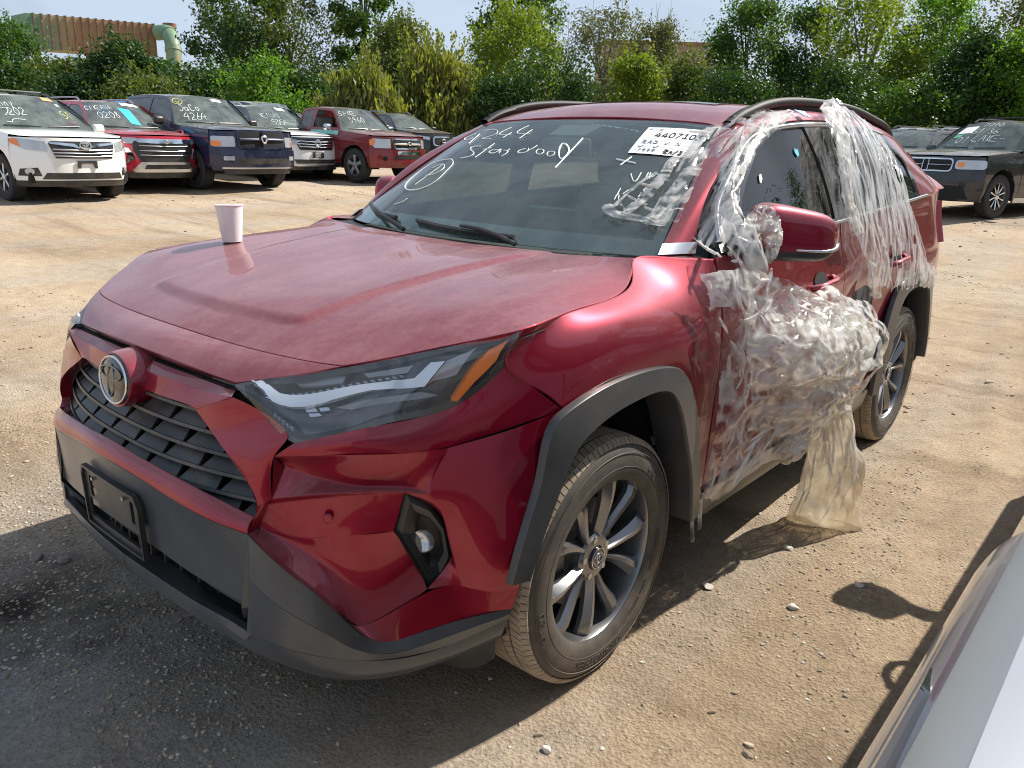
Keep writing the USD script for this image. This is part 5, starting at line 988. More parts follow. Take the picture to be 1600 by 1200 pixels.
# ---- navy crew-cab pickup
P = dict(type='pickup', hw=1.005, fo=1.0, wb=3.56, ro=1.18, H=1.90, hood_z=1.17, cowl_z=1.27, cowl_y=.48, wtop_y=1.22, belt_z=1.28, gc=.40, wr=.41, paint='navy_paint', cab_end=2.92, gend=2.86, rtop_y=2.80, bed_z=1.34, tw=.72, round=.30, plan=4, lean=.03, spokes=5, spoke_w=.085, rim='steel_disc', mirrorm='black_plastic', tyre_w=.14, framem='navy_paint', crown=.05, doors=[.70, 1.75, 2.80], handle='navy_paint', fascia='navy_paint',
  front=[('grille_frame', 'navy_paint', rrect(-.56, .83, .56, 1.19, .08), .03, .04), ('grille_panel', 'cavity', rrect(-.52, .86, .52, 1.16, .07), .034, .01), ('headlight', 'far_lamp', [rrect(min(s * .60, s * .97), .86, max(s * .60, s * .97), 1.06, .03) for s in (1, -1)], .014, .02), ('turn_lamp', 'lamp_amber', [rrect(min(s * .84, s * .98), .87, max(s * .84, s * .98), .97, .02) for s in (1, -1)], .018, .02),
    ('bumper', 'navy_paint', rrect(-.98, .44, .98, .80, .06), .06, .08), ('bumper_intake', 'black_plastic', rrect(-.56, .53, .56, .64, .03), .064, .01), ('fog_lamp', 'far_lamp', [rrect(min(s * .66, s * .84), .60, max(s * .66, s * .84), .68, .02) for s in (1, -1)], .066, .01), ('lower_lip', 'satin_chrome', rrect(-.86, .435, .86, .465, .012), .068, .01), ('air_dam', 'black_plastic', rrect(-.80, .33, .80, .44, .02), .0, .03)],
  bars=[('grille_slat', 'navy_paint', [(-.53, 1.01), (.53, 1.01)], .045, .028), ('grille_slat', 'navy_paint', [(0, .85), (0, 1.17)], .045, .028), ('badge', 'chrome', [(0, 1.07), (-.05, 1.06), (-.045, .99), (0, .94), (.045, .99), (.05, 1.06), (0, 1.07)], .085, .022)],
  writing=[('chalk', handwriting('JaCo', .10, .42, .07, .22) + handwriting('4264', .13, .14, .07, .22), .008), ('chalk_yellow', [[(.06, .80), (.12, .90), (.19, .84), (.14, .68), (.07, .72), (.06, .80)], [(.09, .78), (.13, .74), (.16, .79)]], .008)], stickers=[('paper_note', 'paper', [(.66, .82), (.82, .82), (.82, .92), (.66, .92)])])
V['navy_pickup'] = P
# ---- white SUV with chrome winged grille
P = dict(SUVB, hw=.975, fo=.93, wb=2.82, ro=1.15, H=1.77, hood_z=1.05, cowl_z=1.16, paint='white_paint_cool', rails='satin_chrome', framem='black_gloss', mirrorm='white_paint_cool', round=.42,
  front=[('grille_panel', 'black_plastic', Polygon([(-.60, .99), (.60, .99), (.48, .72), (-.48, .72)]), .010, .02), ('grille_cap', 'black_gloss', Polygon([(-.64, 1.01), (.64, 1.01), (.60, .96), (-.60, .96)]), .024, .02), ('headlight', 'far_lamp', [Polygon([(s * .54, .97), (s * .92, 1.0), (s * .93, .92), (s * .62, .84), (s * .50, .86)]) for s in (1, -1)], .012, .02), ('lower_grille', 'black_plastic', Polygon([(-.62, .50), (.62, .50), (.56, .40), (-.56, .40)]), .01, .02), ('skid_bar', 'satin_chrome', Polygon([(-.80, .42), (-.55, .385), (.55, .385), (.80, .42), (.80, .38), (.55, .34), (-.55, .34), (-.80, .38)]), .02, .02),
    ('fog_bezel', 'chrome', [Polygon([(s * .72, .66), (s * .92, .68), (s * .92, .62), (s * .74, .58)]) for s in (1, -1)], .014, .02), ('fog_lamp', 'black_plastic', [rrect(min(s * .76, s * .92), .55, max(s * .76, s * .92), .62, .02) for s in (1, -1)], .012, .02), ('plate_bracket', 'black_plastic', rrect(-.16, .53, .16, .67, .015).difference(sbox(-.09, .555, .09, .645)), .03, .015), ('lower_lip', 'black_plastic', rrect(-.94, .25, .94, .34, .02), .006, .02)],
  bars=[('grille_slat', 'chrome', [(-.55 + .3 * (.96 - z), z), (0, z - .02), (.55 - .3 * (.96 - z), z)], .026, .016) for z in (.925, .86, .80)] + [('badge', 'chrome', [(-.05, .94), (-.04, .80), (.04, .80), (.05, .94), (-.05, .94)], .045, .016)],
  writing=[('chalk', handwriting('NEKNAN', .20, .46, .06, .18) + handwriting('5354', .34, .2, .07, .18), .007)], stickers=[('paper_note', 'paper', [(.64, .83), (.84, .83), (.84, .96), (.64, .96)])])
V['white_suv_2'] = P
# ---- dark red pickup with a missing front window
P = dict(type='pickup', hw=.955, fo=.95, wb=3.26, ro=1.15, H=1.80, hood_z=1.10, cowl_z=1.21, cowl_y=.36, wtop_y=1.06, belt_z=1.22, gc=.36, wr=.40, paint='dark_red_paint', cab_end=2.22, gend=2.16, rtop_y=2.10, bed_z=1.22, tw=.66, round=.34, lean=.05, spokes=5, spoke_w=.10, rim='rim_silver', mirrorm='chrome', tyre_w=.135, crown=.055, doors=[.55, 1.62], missing=((-1, 0),), handle='dark_red_paint',
  front=[('grille_frame', 'chrome', Polygon([(-.48, 1.05), (.48, 1.05), (.50, 1.0), (.44, .80), (-.44, .80), (-.50, 1.0)]), .02, .03), ('grille_panel', 'cavity', Polygon([(-.43, 1.02), (.43, 1.02), (.40, .83), (-.40, .83)]), .026, .01), ('headlight', 'far_lamp', [Polygon([(s * .53, 1.03), (s * .88, 1.04), (s * .93, .93), (s * .86, .82), (s * .54, .82)]) for s in (1, -1)], .012, .02), ('turn_lamp', 'lamp_amber', [Polygon([(s * .84, 1.03), (s * .94, 1.01), (s * .94, .88), (s * .86, .90)]) for s in (1, -1)], .016, .02),
    ('bumper', 'dark_red_paint', rrect(-.95, .44, .95, .78, .05), .05, .07), ('bumper_chrome', 'chrome', [rrect(-.40, .665, -.01, .755, .02), rrect(.01, .665, .40, .755, .02)], .058, .01), ('bumper_intake', 'cavity', rrect(-.50, .57, .50, .64, .03), .054, .01), ('fog_recess', 'cavity', [Point(s * .70, .58).buffer(.055, 8) for s in (1, -1)], .054, .01), ('air_dam', 'black_plastic', rrect(-.80, .36, .80, .45, .02), .0, .03)],
  bars=[('grille_slat', 'chrome', [(-.42, .925), (.42, .925)], .034, .026), ('badge', 'black_plastic', [(.055 * math.cos(t), .93 + .04 * math.sin(t)) for t in np.linspace(0, 2 * np.pi, 13)], .06, .012)],
  writing=[('chalk', handwriting('SAKE', .08, .62, .09, .20) + handwriting('3960', .20, .32, .08, .2), .008)])
V['dark_red_pickup'] = P
# ---- black SUV with crossed grille, on the right
P = dict(SUVB, hw=.965, fo=.92, wb=3.04, ro=1.15, H=1.80, hood_z=1.10, cowl_z=1.21, cowl_y=.42, wtop_y=1.22, belt_z=1.17, gc=.30, wr=.40, paint='black_paint', rails='black_plastic', crossbars=True, framem='black_paint', trimm='satin_chrome', spokes=10, spoke_w=.03, rim='chrome', round=.32, plan=4, hoodm='black_paint', handle='chrome', mirrorm='black_gloss', sillm='satin_chrome', doors=[.60, 1.72, 2.72],
  front=[('grille_frame', 'chrome', rrect(-.50, .82, .50, 1.06, .07), .012, .02), ('grille_panel', 'cavity', rrect(-.475, .845, .475, 1.035, .055), .018, .01), ('headlight', 'far_lamp', [rrect(min(s * .54, s * .95), .87, max(s * .54, s * .95), 1.03, .05) for s in (1, -1)], .012, .02), ('turn_lamp', 'lamp_amber', [rrect(min(s * .58, s * .68), .91, max(s * .58, s * .68), .99, .02) for s in (1, -1)], .016, .02), ('lower_opening', 'cavity', Polygon([(-.72, .58), (.72, .58), (.80, .34), (-.80, .34)]), .004, .01), ('torn_trim', 'black_plastic', Polygon([(-.5, .36), (-.1, .33), (.05, .50), (.0, .30), (-.2, .24), (-.55, .30)]), .06, .02)],
  bars=[('grille_slat', 'chrome', [(-.47, .94), (-.06, .94)], .03, .008), ('grille_slat', 'chrome', [(.06, .94), (.47, .94)], .03, .008), ('grille_slat', 'chrome', [(-.055, .84), (-.055, 1.04)], .03, .010), ('grille_slat', 'chrome', [(.055, .84), (.055, 1.04)], .03, .010)],
  writing=[('chalk', handwriting('7710', .34, .80, .07, .14) + handwriting('51/36', .30, .52, .07, .18) + handwriting('LAKE-', .42, .26, .075, .2) + handwriting('01', .20, .20, .08, .2), .007)], stickers=[('paper_note', 'paper', [(.08, .55), (.30, .55), (.30, .82), (.08, .82)]), ('paper_note', 'green_paper', [(.10, .40), (.20, .40), (.20, .52), (.10, .52)])])
V['black_suv'] = P
gsed = dict(type='sedan', hw=.92, fo=.92, wb=2.80, ro=1.08, H=1.45, hood_z=.90, cowl_z=1.0, cowl_y=.25, wtop_y=1.2, belt_z=.98, gc=.2, wr=.34, gend=2.95, rtop_y=2.35, trunk_z=1.05, round=.42, paint='charcoal_paint', framem='black_gloss', front=[('grille_panel', 'black_plastic', rrect(-.45, .55, .45, .80, .06), .012, .02), ('headlight', 'far_lamp', [Polygon([(s * .52, .80), (s * .86, .84), (s * .88, .76), (s * .52, .70)]) for s in (1, -1)], .012, .02), ('lower_grille', 'black_plastic', rrect(-.6, .32, .6, .44, .04), .008, .02)], doors=[.38, 1.35, 2.35])
infin = dict(SUVB, hw=.95, H=1.68, paint='black_paint', framem='black_gloss', rails='satin_chrome', front=[('grille_frame', 'chrome', rrect(-.42, .64, .42, .94, .10), .012, .02), ('grille_panel', 'cavity', rrect(-.385, .675, .385, .905, .08), .016, .01), ('headlight', 'far_lamp', [Polygon([(s * .52, .92), (s * .90, .97), (s * .92, .89), (s * .54, .82)]) for s in (1, -1)], .012, .02), ('lower_grille', 'black_plastic', rrect(-.62, .36, .62, .52, .04), .008, .02)], bars=[('badge', 'chrome', [(.08 * math.cos(t), .80 + .05 * math.sin(t)) for t in np.linspace(0, 2 * np.pi, 11)], .04, .012)])
gsuv = dict(SUVB, H=1.68, paint='grey_paint', framem='black_gloss', rails='black_plastic', front=[('grille_panel', 'black_plastic', rrect(-.5, .68, .5, .92, .05), .012, .02), ('headlight', 'far_lamp', [Polygon([(s * .54, .93), (s * .90, .97), (s * .92, .88), (s * .54, .82)]) for s in (1, -1)], .012, .02), ('lower_grille', 'black_plastic', rrect(-.6, .35, .6, .5, .04), .008, .02)])

# ================================================================== the other vehicles in the yard
def put(key, name, label, catg, x, y, hd, group=None, **kw):
    P = dict(key) if isinstance(key, dict) else dict(V[key]); P.update(kw); return vehicle(name, label, catg, (x, y, float(gheight(x, y)[0]) - .01), hd, P, group)
def gpt(x, y): return float(gheight(x, y)[0])
put('white_suv', 'parked_suv', 'white SUV with chrome winged grille and roof bars, leftmost in the row', 'car', -13.15, 3.94, 4.6)
c2, f2, w2, s2, g2 = put('red_suv', 'parked_suv', 'bright red SUV with chrome shield nose and blue tape on its windscreen', 'car', -14.36, 5.97, 2.0)
c3, f3, w3, s3_, g3_ = put('navy_pickup', 'pickup_truck', 'navy blue crew cab pickup with black grille and amber lamps', 'pickup truck', -13.92, 7.73, 3.3)
put('white_suv_2', 'parked_suv', 'white SUV with three chrome grille bars beside the navy pickup', 'car', -15.64, 10.41, 1.5)
c5, f5, w5, s5, g5 = put('dark_red_pickup', 'pickup_truck', 'dark red pickup with its front side window missing and chrome grille', 'pickup truck', -14.22, 12.03, 3.7)
part(c5, 'teal_tape', cells(Polygon([(.55, 1.10), (1.60, 1.16), (1.60, 1.22), (.55, 1.20)]), .2, .1, s5(.012, -1)), 'teal_tape', 30)
part(c3, 'side_badge', cells(sbox(.40, 1.08, .72, 1.13), .2, .1, s3_(.012, -1)), 'satin_chrome', 30)
part(c2, 'crumpled_bonnet_trim', tube(spl([(.62, -.50, 1.06), (.70, -.30, 1.14), (.74, -.05, 1.13), (.80, .08, 1.17)], 16), .018, 6), 'bright_red_paint', 40)
put('black_suv', 'parked_suv', 'dusty black SUV with crossed chrome grille and torn bumper, at the right edge', 'car', -1.9, 15.88, -109.6)
grp = None
put(gsuv, 'parked_suv', 'grey SUV half hidden behind the leftmost white SUV', 'car', -19.6, 5.2, 4, H=1.78)
put(dict(gsuv, paint='white_paint_cool'), 'parked_suv', 'white SUV hidden behind the navy pickup and the chrome grilled SUV', 'car', -21.0, 12.4, 3, H=1.86)
put(dict(V['navy_pickup'], paint='white_paint', writing=[], stickers=[]), 'pickup_truck', 'white pickup cab showing behind the dark red pickup', 'pickup truck', -20.3, 13.6, 3)
put(dict(gsuv, paint='blue_tarp_paint'), 'parked_suv', 'car with a blue plastic cover behind the bright red SUV', 'car', -20.2, 8.9, 3, H=1.66)
put(gsed, 'parked_sedan', 'dark grey sedan between the dark red pickup and the black SUV', 'car', -18.85, 15.55, 2)
put(infin, 'parked_suv', 'black SUV with oval chrome grille, rightmost of the far row beside the windscreen', 'car', -18.4, 16.65 + .75, 0)
put(dict(gsuv, paint='white_paint'), 'parked_suv', 'white SUV just right of the dark red pickup in the far row', 'car', -20.6, 14.35, 2, H=1.66)
put(dict(gsuv, paint='charcoal_paint'), 'parked_suv', 'charcoal SUV behind the dark grey sedan in the far row', 'car', -24.6, 18.9, 2, H=1.7)
put(dict(gsuv, paint='silver_paint'), 'parked_suv', 'silver SUV farthest back behind the far row', 'car', -24.2, 20.9, 2, H=1.7)
put(dict(gsuv, paint='dark_red_paint'), 'parked_suv', 'dark red SUV seen over the bonnet of the far row', 'car', -22.8, 22.6, 0, H=1.70)
put(dict(gsuv, paint='charcoal_paint', rails='chrome'), 'parked_suv', 'charcoal SUV with bright roof rail behind the dusty black one', 'car', -4.2, 19.2, -107, H=1.62)
put(dict(gsuv, paint='black_paint'), 'parked_suv', 'dark SUV roof farthest back behind the dusty black SUV', 'car', -5.2, 22.5, -105, H=1.66)
# the silver sedan next to the camera: its tail towards us
SED = put(dict(gsed, paint='silver_paint', hw=.93, hood_z=.82, H=1.46, wb=2.75, ro=1.22, trunk_z=1.005, belt_z=.965, cowl_z=.97), 'silver_sedan', 'silver sedan close at the lower right corner, mostly out of view', 'car', 2.752, 2.58, 90.0)
for sg_ in (1, -1): part(SED[0], 'tail_lamp', thick(cells(Polygon([(3.40, .935), (3.48, .955), (3.80, .962), (3.80, .885), (3.54, .915)]), .06, .05, SED[3](.016, sg_)), .03), 'black_gloss', 30)
# ---- blue cover over the car behind the red SUV
def bluecover():
    xs = np.linspace(-1, 1, 30); ys = np.linspace(0, 2.4, 40); X, Y = np.meshgrid(xs, ys); Z = 1.70 - .25 * np.abs(X) ** 3 - .55 * np.clip((.9 - Y) / .9, 0, 1) ** 1.6 + .06 * (meshkit.fbm(np.stack([X * 3, Y * 3, 0 * X], -1), 3, 9) - .5) * 2
    m = gmesh(np.stack([X * .95, Y, Z], -1)); a = math.radians(93); m.apply_transform(trimesh.transformations.rotation_matrix(a, (0, 0, 1))); return mv(m, (-20.1, 8.9, gpt(-20.2, 8.9)))
top('plastic_cover', thick(bluecover(), .01), 'blue_sheet', 'crumpled blue plastic cover over the roof of a car behind the red SUV', 'plastic cover', smooth=True)
# ================================================================== trees
def leafmat(name, c1, c2, tr):
    mat(name, {'d': ('principled_bsdf', {'roughness': 0.5, 'specular_ior_level': 0.3}), 't': ('translucent_bsdf', {}), 'g': ('geometry', {}), 'r': ('rgb_ramp', {'ramp': [(0, c1), (1, c2)]}), 'n': ('noise_texture', {'scale': 0.7, 'detail': 3}), 'nm': ('map_range', {'from_min': .3, 'from_max': .7, 'to_min': -.25, 'to_max': .25}), 'ad': ('math', {'math_type': 'add', 'use_clamp': True}),
        'tm': ('mix', {'mix_type': 'multiply', 'fac': 1.0, 'color2': (1.75, 1.75, .50)}), 'm': ('mix_closure', {'fac': tr})},
        [('g.position', 'n.vector'), ('n.fac', 'nm.value'), ('g.random_per_island', 'ad.value1'), ('nm.result', 'ad.value2'), ('ad.value', 'r.fac'), ('r.color', 'd.base_color'), ('r.color', 'tm.color1'), ('tm.color', 't.color'), ('d.BSDF', 'm.closure1'), ('t.BSDF', 'm.closure2')], 'm.closure')
leafmat('leaf_mid', (0.045, 0.1, 0.019), (0.132, 0.226, 0.045), .40); leafmat('leaf_olive', (0.071, 0.1, 0.022), (0.193, 0.226, 0.056), .40); leafmat('leaf_dark', (0.024, 0.061, 0.015), (0.081, 0.154, 0.035), .32)
leafmat('leaf_bright', (0.081, 0.173, 0.019), (0.213, 0.335, 0.04), .45); leafmat('leaf_yellow', (0.122, 0.173, 0.019), (0.315, 0.371, 0.047), .45); leafmat('leaf_willow', (0.153, 0.173, 0.047), (0.335, 0.326, 0.12), .42); leafmat('leaf_grey', (0.091, 0.105, 0.047), (0.213, 0.214, 0.103), .35); leafmat('leaf_loose', (0.06, 0.112, 0.042), (0.183, 0.254, 0.112), .38)
mat('bark', {'p': ('principled_bsdf', {'roughness': .9}), 'tc': ('texture_coordinate', {}), 'mp': ('mapping', {'scale': (6, 6, 1.2)}), 'n': ('noise_texture', {'scale': 5, 'detail': 7}), 'r': ('rgb_ramp', {'ramp': [(.3, (.06, .05, .04)), (.7, (.20, .175, .145))]}), 'b': ('bump', {'strength': .6, 'distance': .03})}, [('tc.object', 'mp.vector'), ('mp.vector', 'n.vector'), ('n.fac', 'r.fac'), ('r.color', 'p.base_color'), ('n.fac', 'b.height'), ('b.normal', 'p.normal')], 'p.BSDF')
def leaves(C, N, size, g, stretch=1.7, droop=0.0):
    n = len(C); d = g.normal(size=(n, 3)); d += N * .9; d[:, 2] -= droop; d /= np.linalg.norm(d, axis=1, keepdims=True)
    u = np.cross(d, g.normal(size=(n, 3))); u /= np.linalg.norm(u, axis=1, keepdims=True)
    if droop > 0: u = np.tile([0, 0, -1.0], (n, 1)) + g.normal(size=(n, 3)) * .3; u /= np.linalg.norm(u, axis=1, keepdims=True)
    w = np.cross(u, d); w /= np.linalg.norm(w, axis=1, keepdims=True) + 1e-9
    s = size * g.uniform(.6, 1.3, n)[:, None]
    a = C - u * s * stretch * .5; b = C + w * s * .5; c = C + u * s * stretch * .5 + d * s * .12; e = C - w * s * .5
    V = np.stack([a, b, c, e], 1).reshape(-1, 3); k = np.arange(n)[:, None] * 4
    return T(V, np.concatenate([k + [0, 1, 2], k + [0, 2, 3]]))
def tree(name, x, y, h, r, kind, label, seed, catg='tree', group=None):
    g = np.random.default_rng(seed); z = gpt(x, y) - .08; root = thing(name, label, catg, (x, y, z), 0, group)
    shr = name == 'shrub'; loose = kind in ('loose', 'darkloose'); grey = kind == 'grey'; wil = kind == 'willow'
    base = h * (.02 if shr else .16 if not (loose or grey) else .22); ch = h - base
    nc = int((34 if shr else 64) * (1.1 if loose else 1)); cl = []
    while len(cl) < nc:
        t = g.uniform(0, 1); prof = math.sin(math.pi * min(1, .14 + .80 * t)) ** .7 if not shr else (1 - t ** 2.2) ** .5
        if name == 'tall_tree': prof = (1 - abs(2 * t - .95) ** 2.6) ** .5 * .95 if abs(2 * t - .95) < 1 else .3
        rr = r * prof * math.sqrt(g.uniform(.12, 1)); th = g.uniform(0, 2 * np.pi)
        cl.append((rr * math.cos(th), rr * math.sin(th) * .9, base + ch * t * .93))
    cl = np.array(cl); cr = g.uniform(.30, .62, nc) * (r / 2.2) ** .6 * (1.05 if not loose else .8)
    per = int((320 if shr else 265) * (.60 if grey else .80 if loose else 1)); 
    ci = np.repeat(np.arange(nc), per); o = g.normal(size=(len(ci), 3)); o /= np.linalg.norm(o, axis=1, keepdims=True); o *= (g.uniform(.25, 1, len(ci)) ** .45)[:, None]
    o *= np.where(g.uniform(size=len(ci)) < .3, 1.9, 1.0)[:, None]; pos = cl[ci] + o * cr[ci][:, None] * np.array([1.2, 1.2, 1.0]); size = .086 if not loose else .115
    if wil:
        k = g.uniform(0, 1, len(ci)) ** .7; pos = cl[ci] + o * cr[ci][:, None] * np.array([1.0, 1.0, .5]) - np.column_stack([0 * k, 0 * k, k * 1.1]); size = .10
    pos[:, 2] = np.maximum(pos[:, 2], .05); pos[:, 2] = np.minimum(pos[:, 2], h + .15 * g.normal(size=len(pos)))
    lv = leaves(pos, o, size, g, 1.6 if not wil else 3.2, 1.5 if wil else 0.0)
    # sprigs that break the outline
    ns = int(nc * 1.3); si = g.integers(0, nc, ns); d = cl[si] - [0, 0, base + ch * .35]; d /= np.linalg.norm(d, axis=1, keepdims=True) + 1e-9; d[:, 2] += .5; d += g.normal(size=d.shape) * .35; d /= np.linalg.norm(d, axis=1, keepdims=True)
    L = g.uniform(.35, .95, ns) * (r / 2.0) ** .5; m = 16; tt = np.linspace(.3, 1, m); sp_pos = (cl[si] + d * cr[si][:, None] * .6)[:, None, :] + d[:, None, :] * (L[:, None] * tt[None])[:, :, None]
    sp_pos = sp_pos.reshape(-1, 3) + g.normal(size=(ns * m, 3)) * .07
    lv = cat(lv, leaves(sp_pos, np.repeat(d, m, 0), size * .9, g, 1.7, 1.0 if wil else 0.0))
    part(root, 'crown', lv, {'mid': 'leaf_mid', 'olive': 'leaf_olive', 'dark': 'leaf_dark', 'bright': 'leaf_bright', 'yellow': 'leaf_yellow', 'willow': 'leaf_willow', 'grey': 'leaf_grey', 'loose': 'leaf_loose', 'darkloose': 'leaf_mid'}[kind], False)
    tk = spl([(0, 0, 0), (g.normal() * .08, g.normal() * .08, h * .3), (g.normal() * .2, g.normal() * .2, h * .78)], 14); r0 = .03 + .017 * h
    bs = [tube(tk, np.linspace(r0, .02, 14), 7)]
    for j in g.permutation(nc)[:18 if grey else 11]:
        k = int(np.clip(cl[j][2] / h * 14 * .75, 1, 12)); bs.append(tube(spl([tk[k], tk[k] * .45 + cl[j] * .55 + [0, 0, -.1], cl[j] + [0, 0, .25 if grey else 0]], 8), np.linspace(r0 * .45, .010, 8), 5))
    if grey:
        for j in range(26):
            c = cl[g.integers(nc)]; d = g.normal(size=3) * .35 + [0, 0, 1.0]; bs.append(tube(np.array([c, c + d * .6 + g.normal(size=3) * .1, c + d * g.uniform(.9, 1.6)]), np.array([.018, .012, .005]), 4))
    part(root, 'trunk', cat(bs), 'bark', 40)
TREES = [
('broad_tree', -39.9, 12.1, 4.9, 2.04, 'mid', 'mid green leafy tree at the left edge below the ribbed gallery'),
('broad_tree', -35.9, 12.8, 3.2, 2.06, 'olive', 'olive bushy tree in front of the left end of the ribbed gallery'),
('broad_tree', -31.6, 13.7, 4.0, 1.49, 'dark', 'dark green dense tree hiding the right end of the ribbed gallery'),
('shrub', -28.0, 12.6, 2.6, 1.99, 'olive', 'low olive shrub below the green bent pipe'),
('tall_tree', -36.0, 21.6, 8.6, 2.6, 'loose', 'tall loose leaved tree right of the rusty stack'),
('broad_tree', -34.7, 23.4, 8.0, 2.82, 'olive', 'tall olive tree second from the rusty stack'),
('shrub', -25.5, 16.1, 3.4, 2.30, 'bright', 'low bright green shrub behind the navy pickup'),
('tall_tree', -33.4, 27.2, 9.6, 2.17, 'darkloose', 'tall narrow dark tree rising above the dark red pickup'),
('broad_tree', -26.5, 23.5, 5.7, 1.89, 'olive', 'round olive tree behind the drooping willow'),
('willow_tree', -22.2, 21.6, 4.6, 1.55, 'willow', 'pale drooping willow right of the dark red pickup'),
('willow_tree', -22.0, 17.7, 3.4, 1.52, 'willow', 'small pale willow directly behind the dark red pickup cab'),
('tall_tree', -29.4, 34.7, 10.2, 2.60, 'darkloose', 'tall dark tree rising behind the bright yellow green one'),
('broad_tree', -24.0, 28.4, 6.5, 2.53, 'yellow', 'bright yellow green tree left of the roof of the crossover'),
('shrub', -19.5, 25.3, 4.3, 2.67, 'dark', 'broad dark green shrub above the windscreen of the crossover'),
('thin_tree', -24.4, 36.2, 7.2, 3.02, 'grey', 'thin grey green tree with bare twigs, middle of the tree line'),
('thin_tree', -22.9, 38.9, 7.0, 1.82, 'grey', 'sparse grey tree left of the flat tan building'),
('shrub', -17.4, 28.5, 4.2, 1.65, 'yellow', 'small yellow green shrub below the thin grey tree'),
('shrub', -16.3, 30.8, 4.6, 1.55, 'olive', 'olive shrub in front of the flat tan building'),
('broad_tree', -15.6, 35.4, 7.2, 2.30, 'mid', 'green tree just right of the flat tan building'),
('broad_tree', -13.9, 38.2, 7.0, 2.36, 'dark', 'dark green tree above the plastic covered roof corner'),
('tall_tree', -10.7, 36.9, 7.8, 2.76, 'yellow', 'tall yellow green tree with thin upright twigs'),
('broad_tree', -8.8, 39.9, 7.7, 2.39, 'bright', 'bright green tree left of the dusty black SUV roof'),
('shrub', -9.6, 30.9, 4.0, 2.38, 'dark', 'dark undergrowth shrub behind the roof rack of the crossover'),
('broad_tree', -5.8, 34.2, 5.3, 1.75, 'dark', 'dark leafy tree behind the dusty black SUV'),
('tall_tree', -5.7, 41.1, 7.3, 2.18, 'grey', 'pale feathery tree at the right edge, behind the lush one'),
('broad_tree', -3.9, 34.4, 5.3, 1.82, 'bright', 'lush bright green tree at the right edge of the yard'),
('shrub', -32.0, 12.0, 2.6, 2.13, 'dark', 'dark shrub behind the red SUV with the chrome shield'),
('shrub', -25.3, 17.7, 2.9, 2.00, 'dark', 'dark shrub between the navy and the dark red pickups'),
('shrub', -20.5, 23.2, 3.1, 2.13, 'dark', 'dark shrub below the drooping willow'),
('shrub', -13.4, 29.1, 3.6, 2.46, 'dark', 'dark shrub below the tree right of the tan building'),
('shrub', -7.0, 31.8, 3.4, 1.82, 'mid', 'green shrub left of the dusty black SUV'),
('shrub', -32.9, 9.8, 2.8, 1.82, 'dark', 'dark shrub behind the leftmost white SUV'),
('shrub', -29.9, 16.5, 3.1, 2.13, 'dark', 'dark shrub behind the navy pickup cab'),
('shrub', -24.8, 22.3, 2.9, 2.00, 'dark', 'dark shrub behind the cab roof of the dark red pickup'),
('broad_tree', 2.0, 33.5, 7.0, 2.6, 'mid', 'green tree beyond the right edge of the picture'),
('broad_tree', 5.4, 19.6, 8.0, 2.4, 'dark', 'dark tree mirrored at the left in the side window of the crossover'),
('broad_tree', 10.2, 19.0, 9.4, 3.0, 'mid', 'broad tree mirrored at the right in the side window of the crossover'),
('broad_tree', 16.0, 18.0, 8.5, 3.0, 'olive', 'olive tree out of view to the right of the yard'),
]
for i, t in enumerate(TREES): tree(*t, 100 + i, 'shrub' if t[0] == 'shrub' else 'tree')
# a far belt of wood that closes the gaps below the crowns
def belt_mesh():
    g = np.random.default_rng(77); Pc = []
    path = spl([(-55, 4, 0), (-43, 14, 0), (-42, 26, 0), (-34, 38, 0), (-22, 44, 0), (-8, 46, 0), (6, 42, 0), (26, 34, 0)], 400)
    n = 120000; i = g.integers(0, 400, n); p = path[i] + g.normal(size=(n, 3)) * [1.2, 1.2, 0]; hh = 2.8 + 1.6 * meshkit.fbm(path[i] * .35, 3, 4)
    p[:, 2] = gz(p[:, 0], p[:, 1]) + hh * g.uniform(0, 1, n) ** .8
    return leaves(p, g.normal(size=(n, 3)), .16, g)
top('wood_belt', belt_mesh(), 'leaf_dark', 'dense dark undergrowth closing the gaps behind the trees', 'undergrowth', kind='stuff', smooth=False)
# ================================================================== industrial buildings behind the trees
mat('gallery_cladding', {'p': ('principled_bsdf', {'roughness': .6}), 'g': ('geometry', {}), 'sx': ('separate_xyz', {}), 'n': ('noise_texture', {'scale': .55, 'detail': 6}), 'mr': ('map_range', {'from_min': 33.5, 'from_max': 37.5, 'to_min': -.25, 'to_max': .55}), 'ad': ('math', {'math_type': 'add'}), 'r': ('rgb_ramp', {'ramp': [(.25, (.10, .20, .125)), (.52, (.25, .22, .125)), (.78, (.30, .22, .115)), (1.0, (.25, .155, .08))]})}, [('g.position', 'sx.vector'), ('sx.y', 'mr.value'), ('g.position', 'n.vector'), ('n.fac', 'ad.value1'), ('mr.result', 'ad.value2'), ('ad.value', 'r.fac'), ('r.color', 'p.base_color')], 'p.BSDF')
mat('rusty_steel', {'p': ('principled_bsdf', {'roughness': .75}), 'g': ('geometry', {}), 'n': ('noise_texture', {'scale': 1.2, 'detail': 7}), 'r': ('rgb_ramp', {'ramp': [(.3, (.10, .05, .03)), (.7, (.26, .14, .075))]})}, [('g.position', 'n.vector'), ('n.fac', 'r.fac'), ('r.color', 'p.base_color')], 'p.BSDF')
mat('pipe_paint', {'p': ('principled_bsdf', {'roughness': .55}), 'g': ('geometry', {}), 'n': ('noise_texture', {'scale': .8, 'detail': 6}), 'r': ('rgb_ramp', {'ramp': [(.40, (.09, .20, .12)), (.58, (.16, .22, .13)), (.72, (.32, .21, .10))]})}, [('g.position', 'n.vector'), ('n.fac', 'r.fac'), ('r.color', 'p.base_color')], 'p.BSDF')
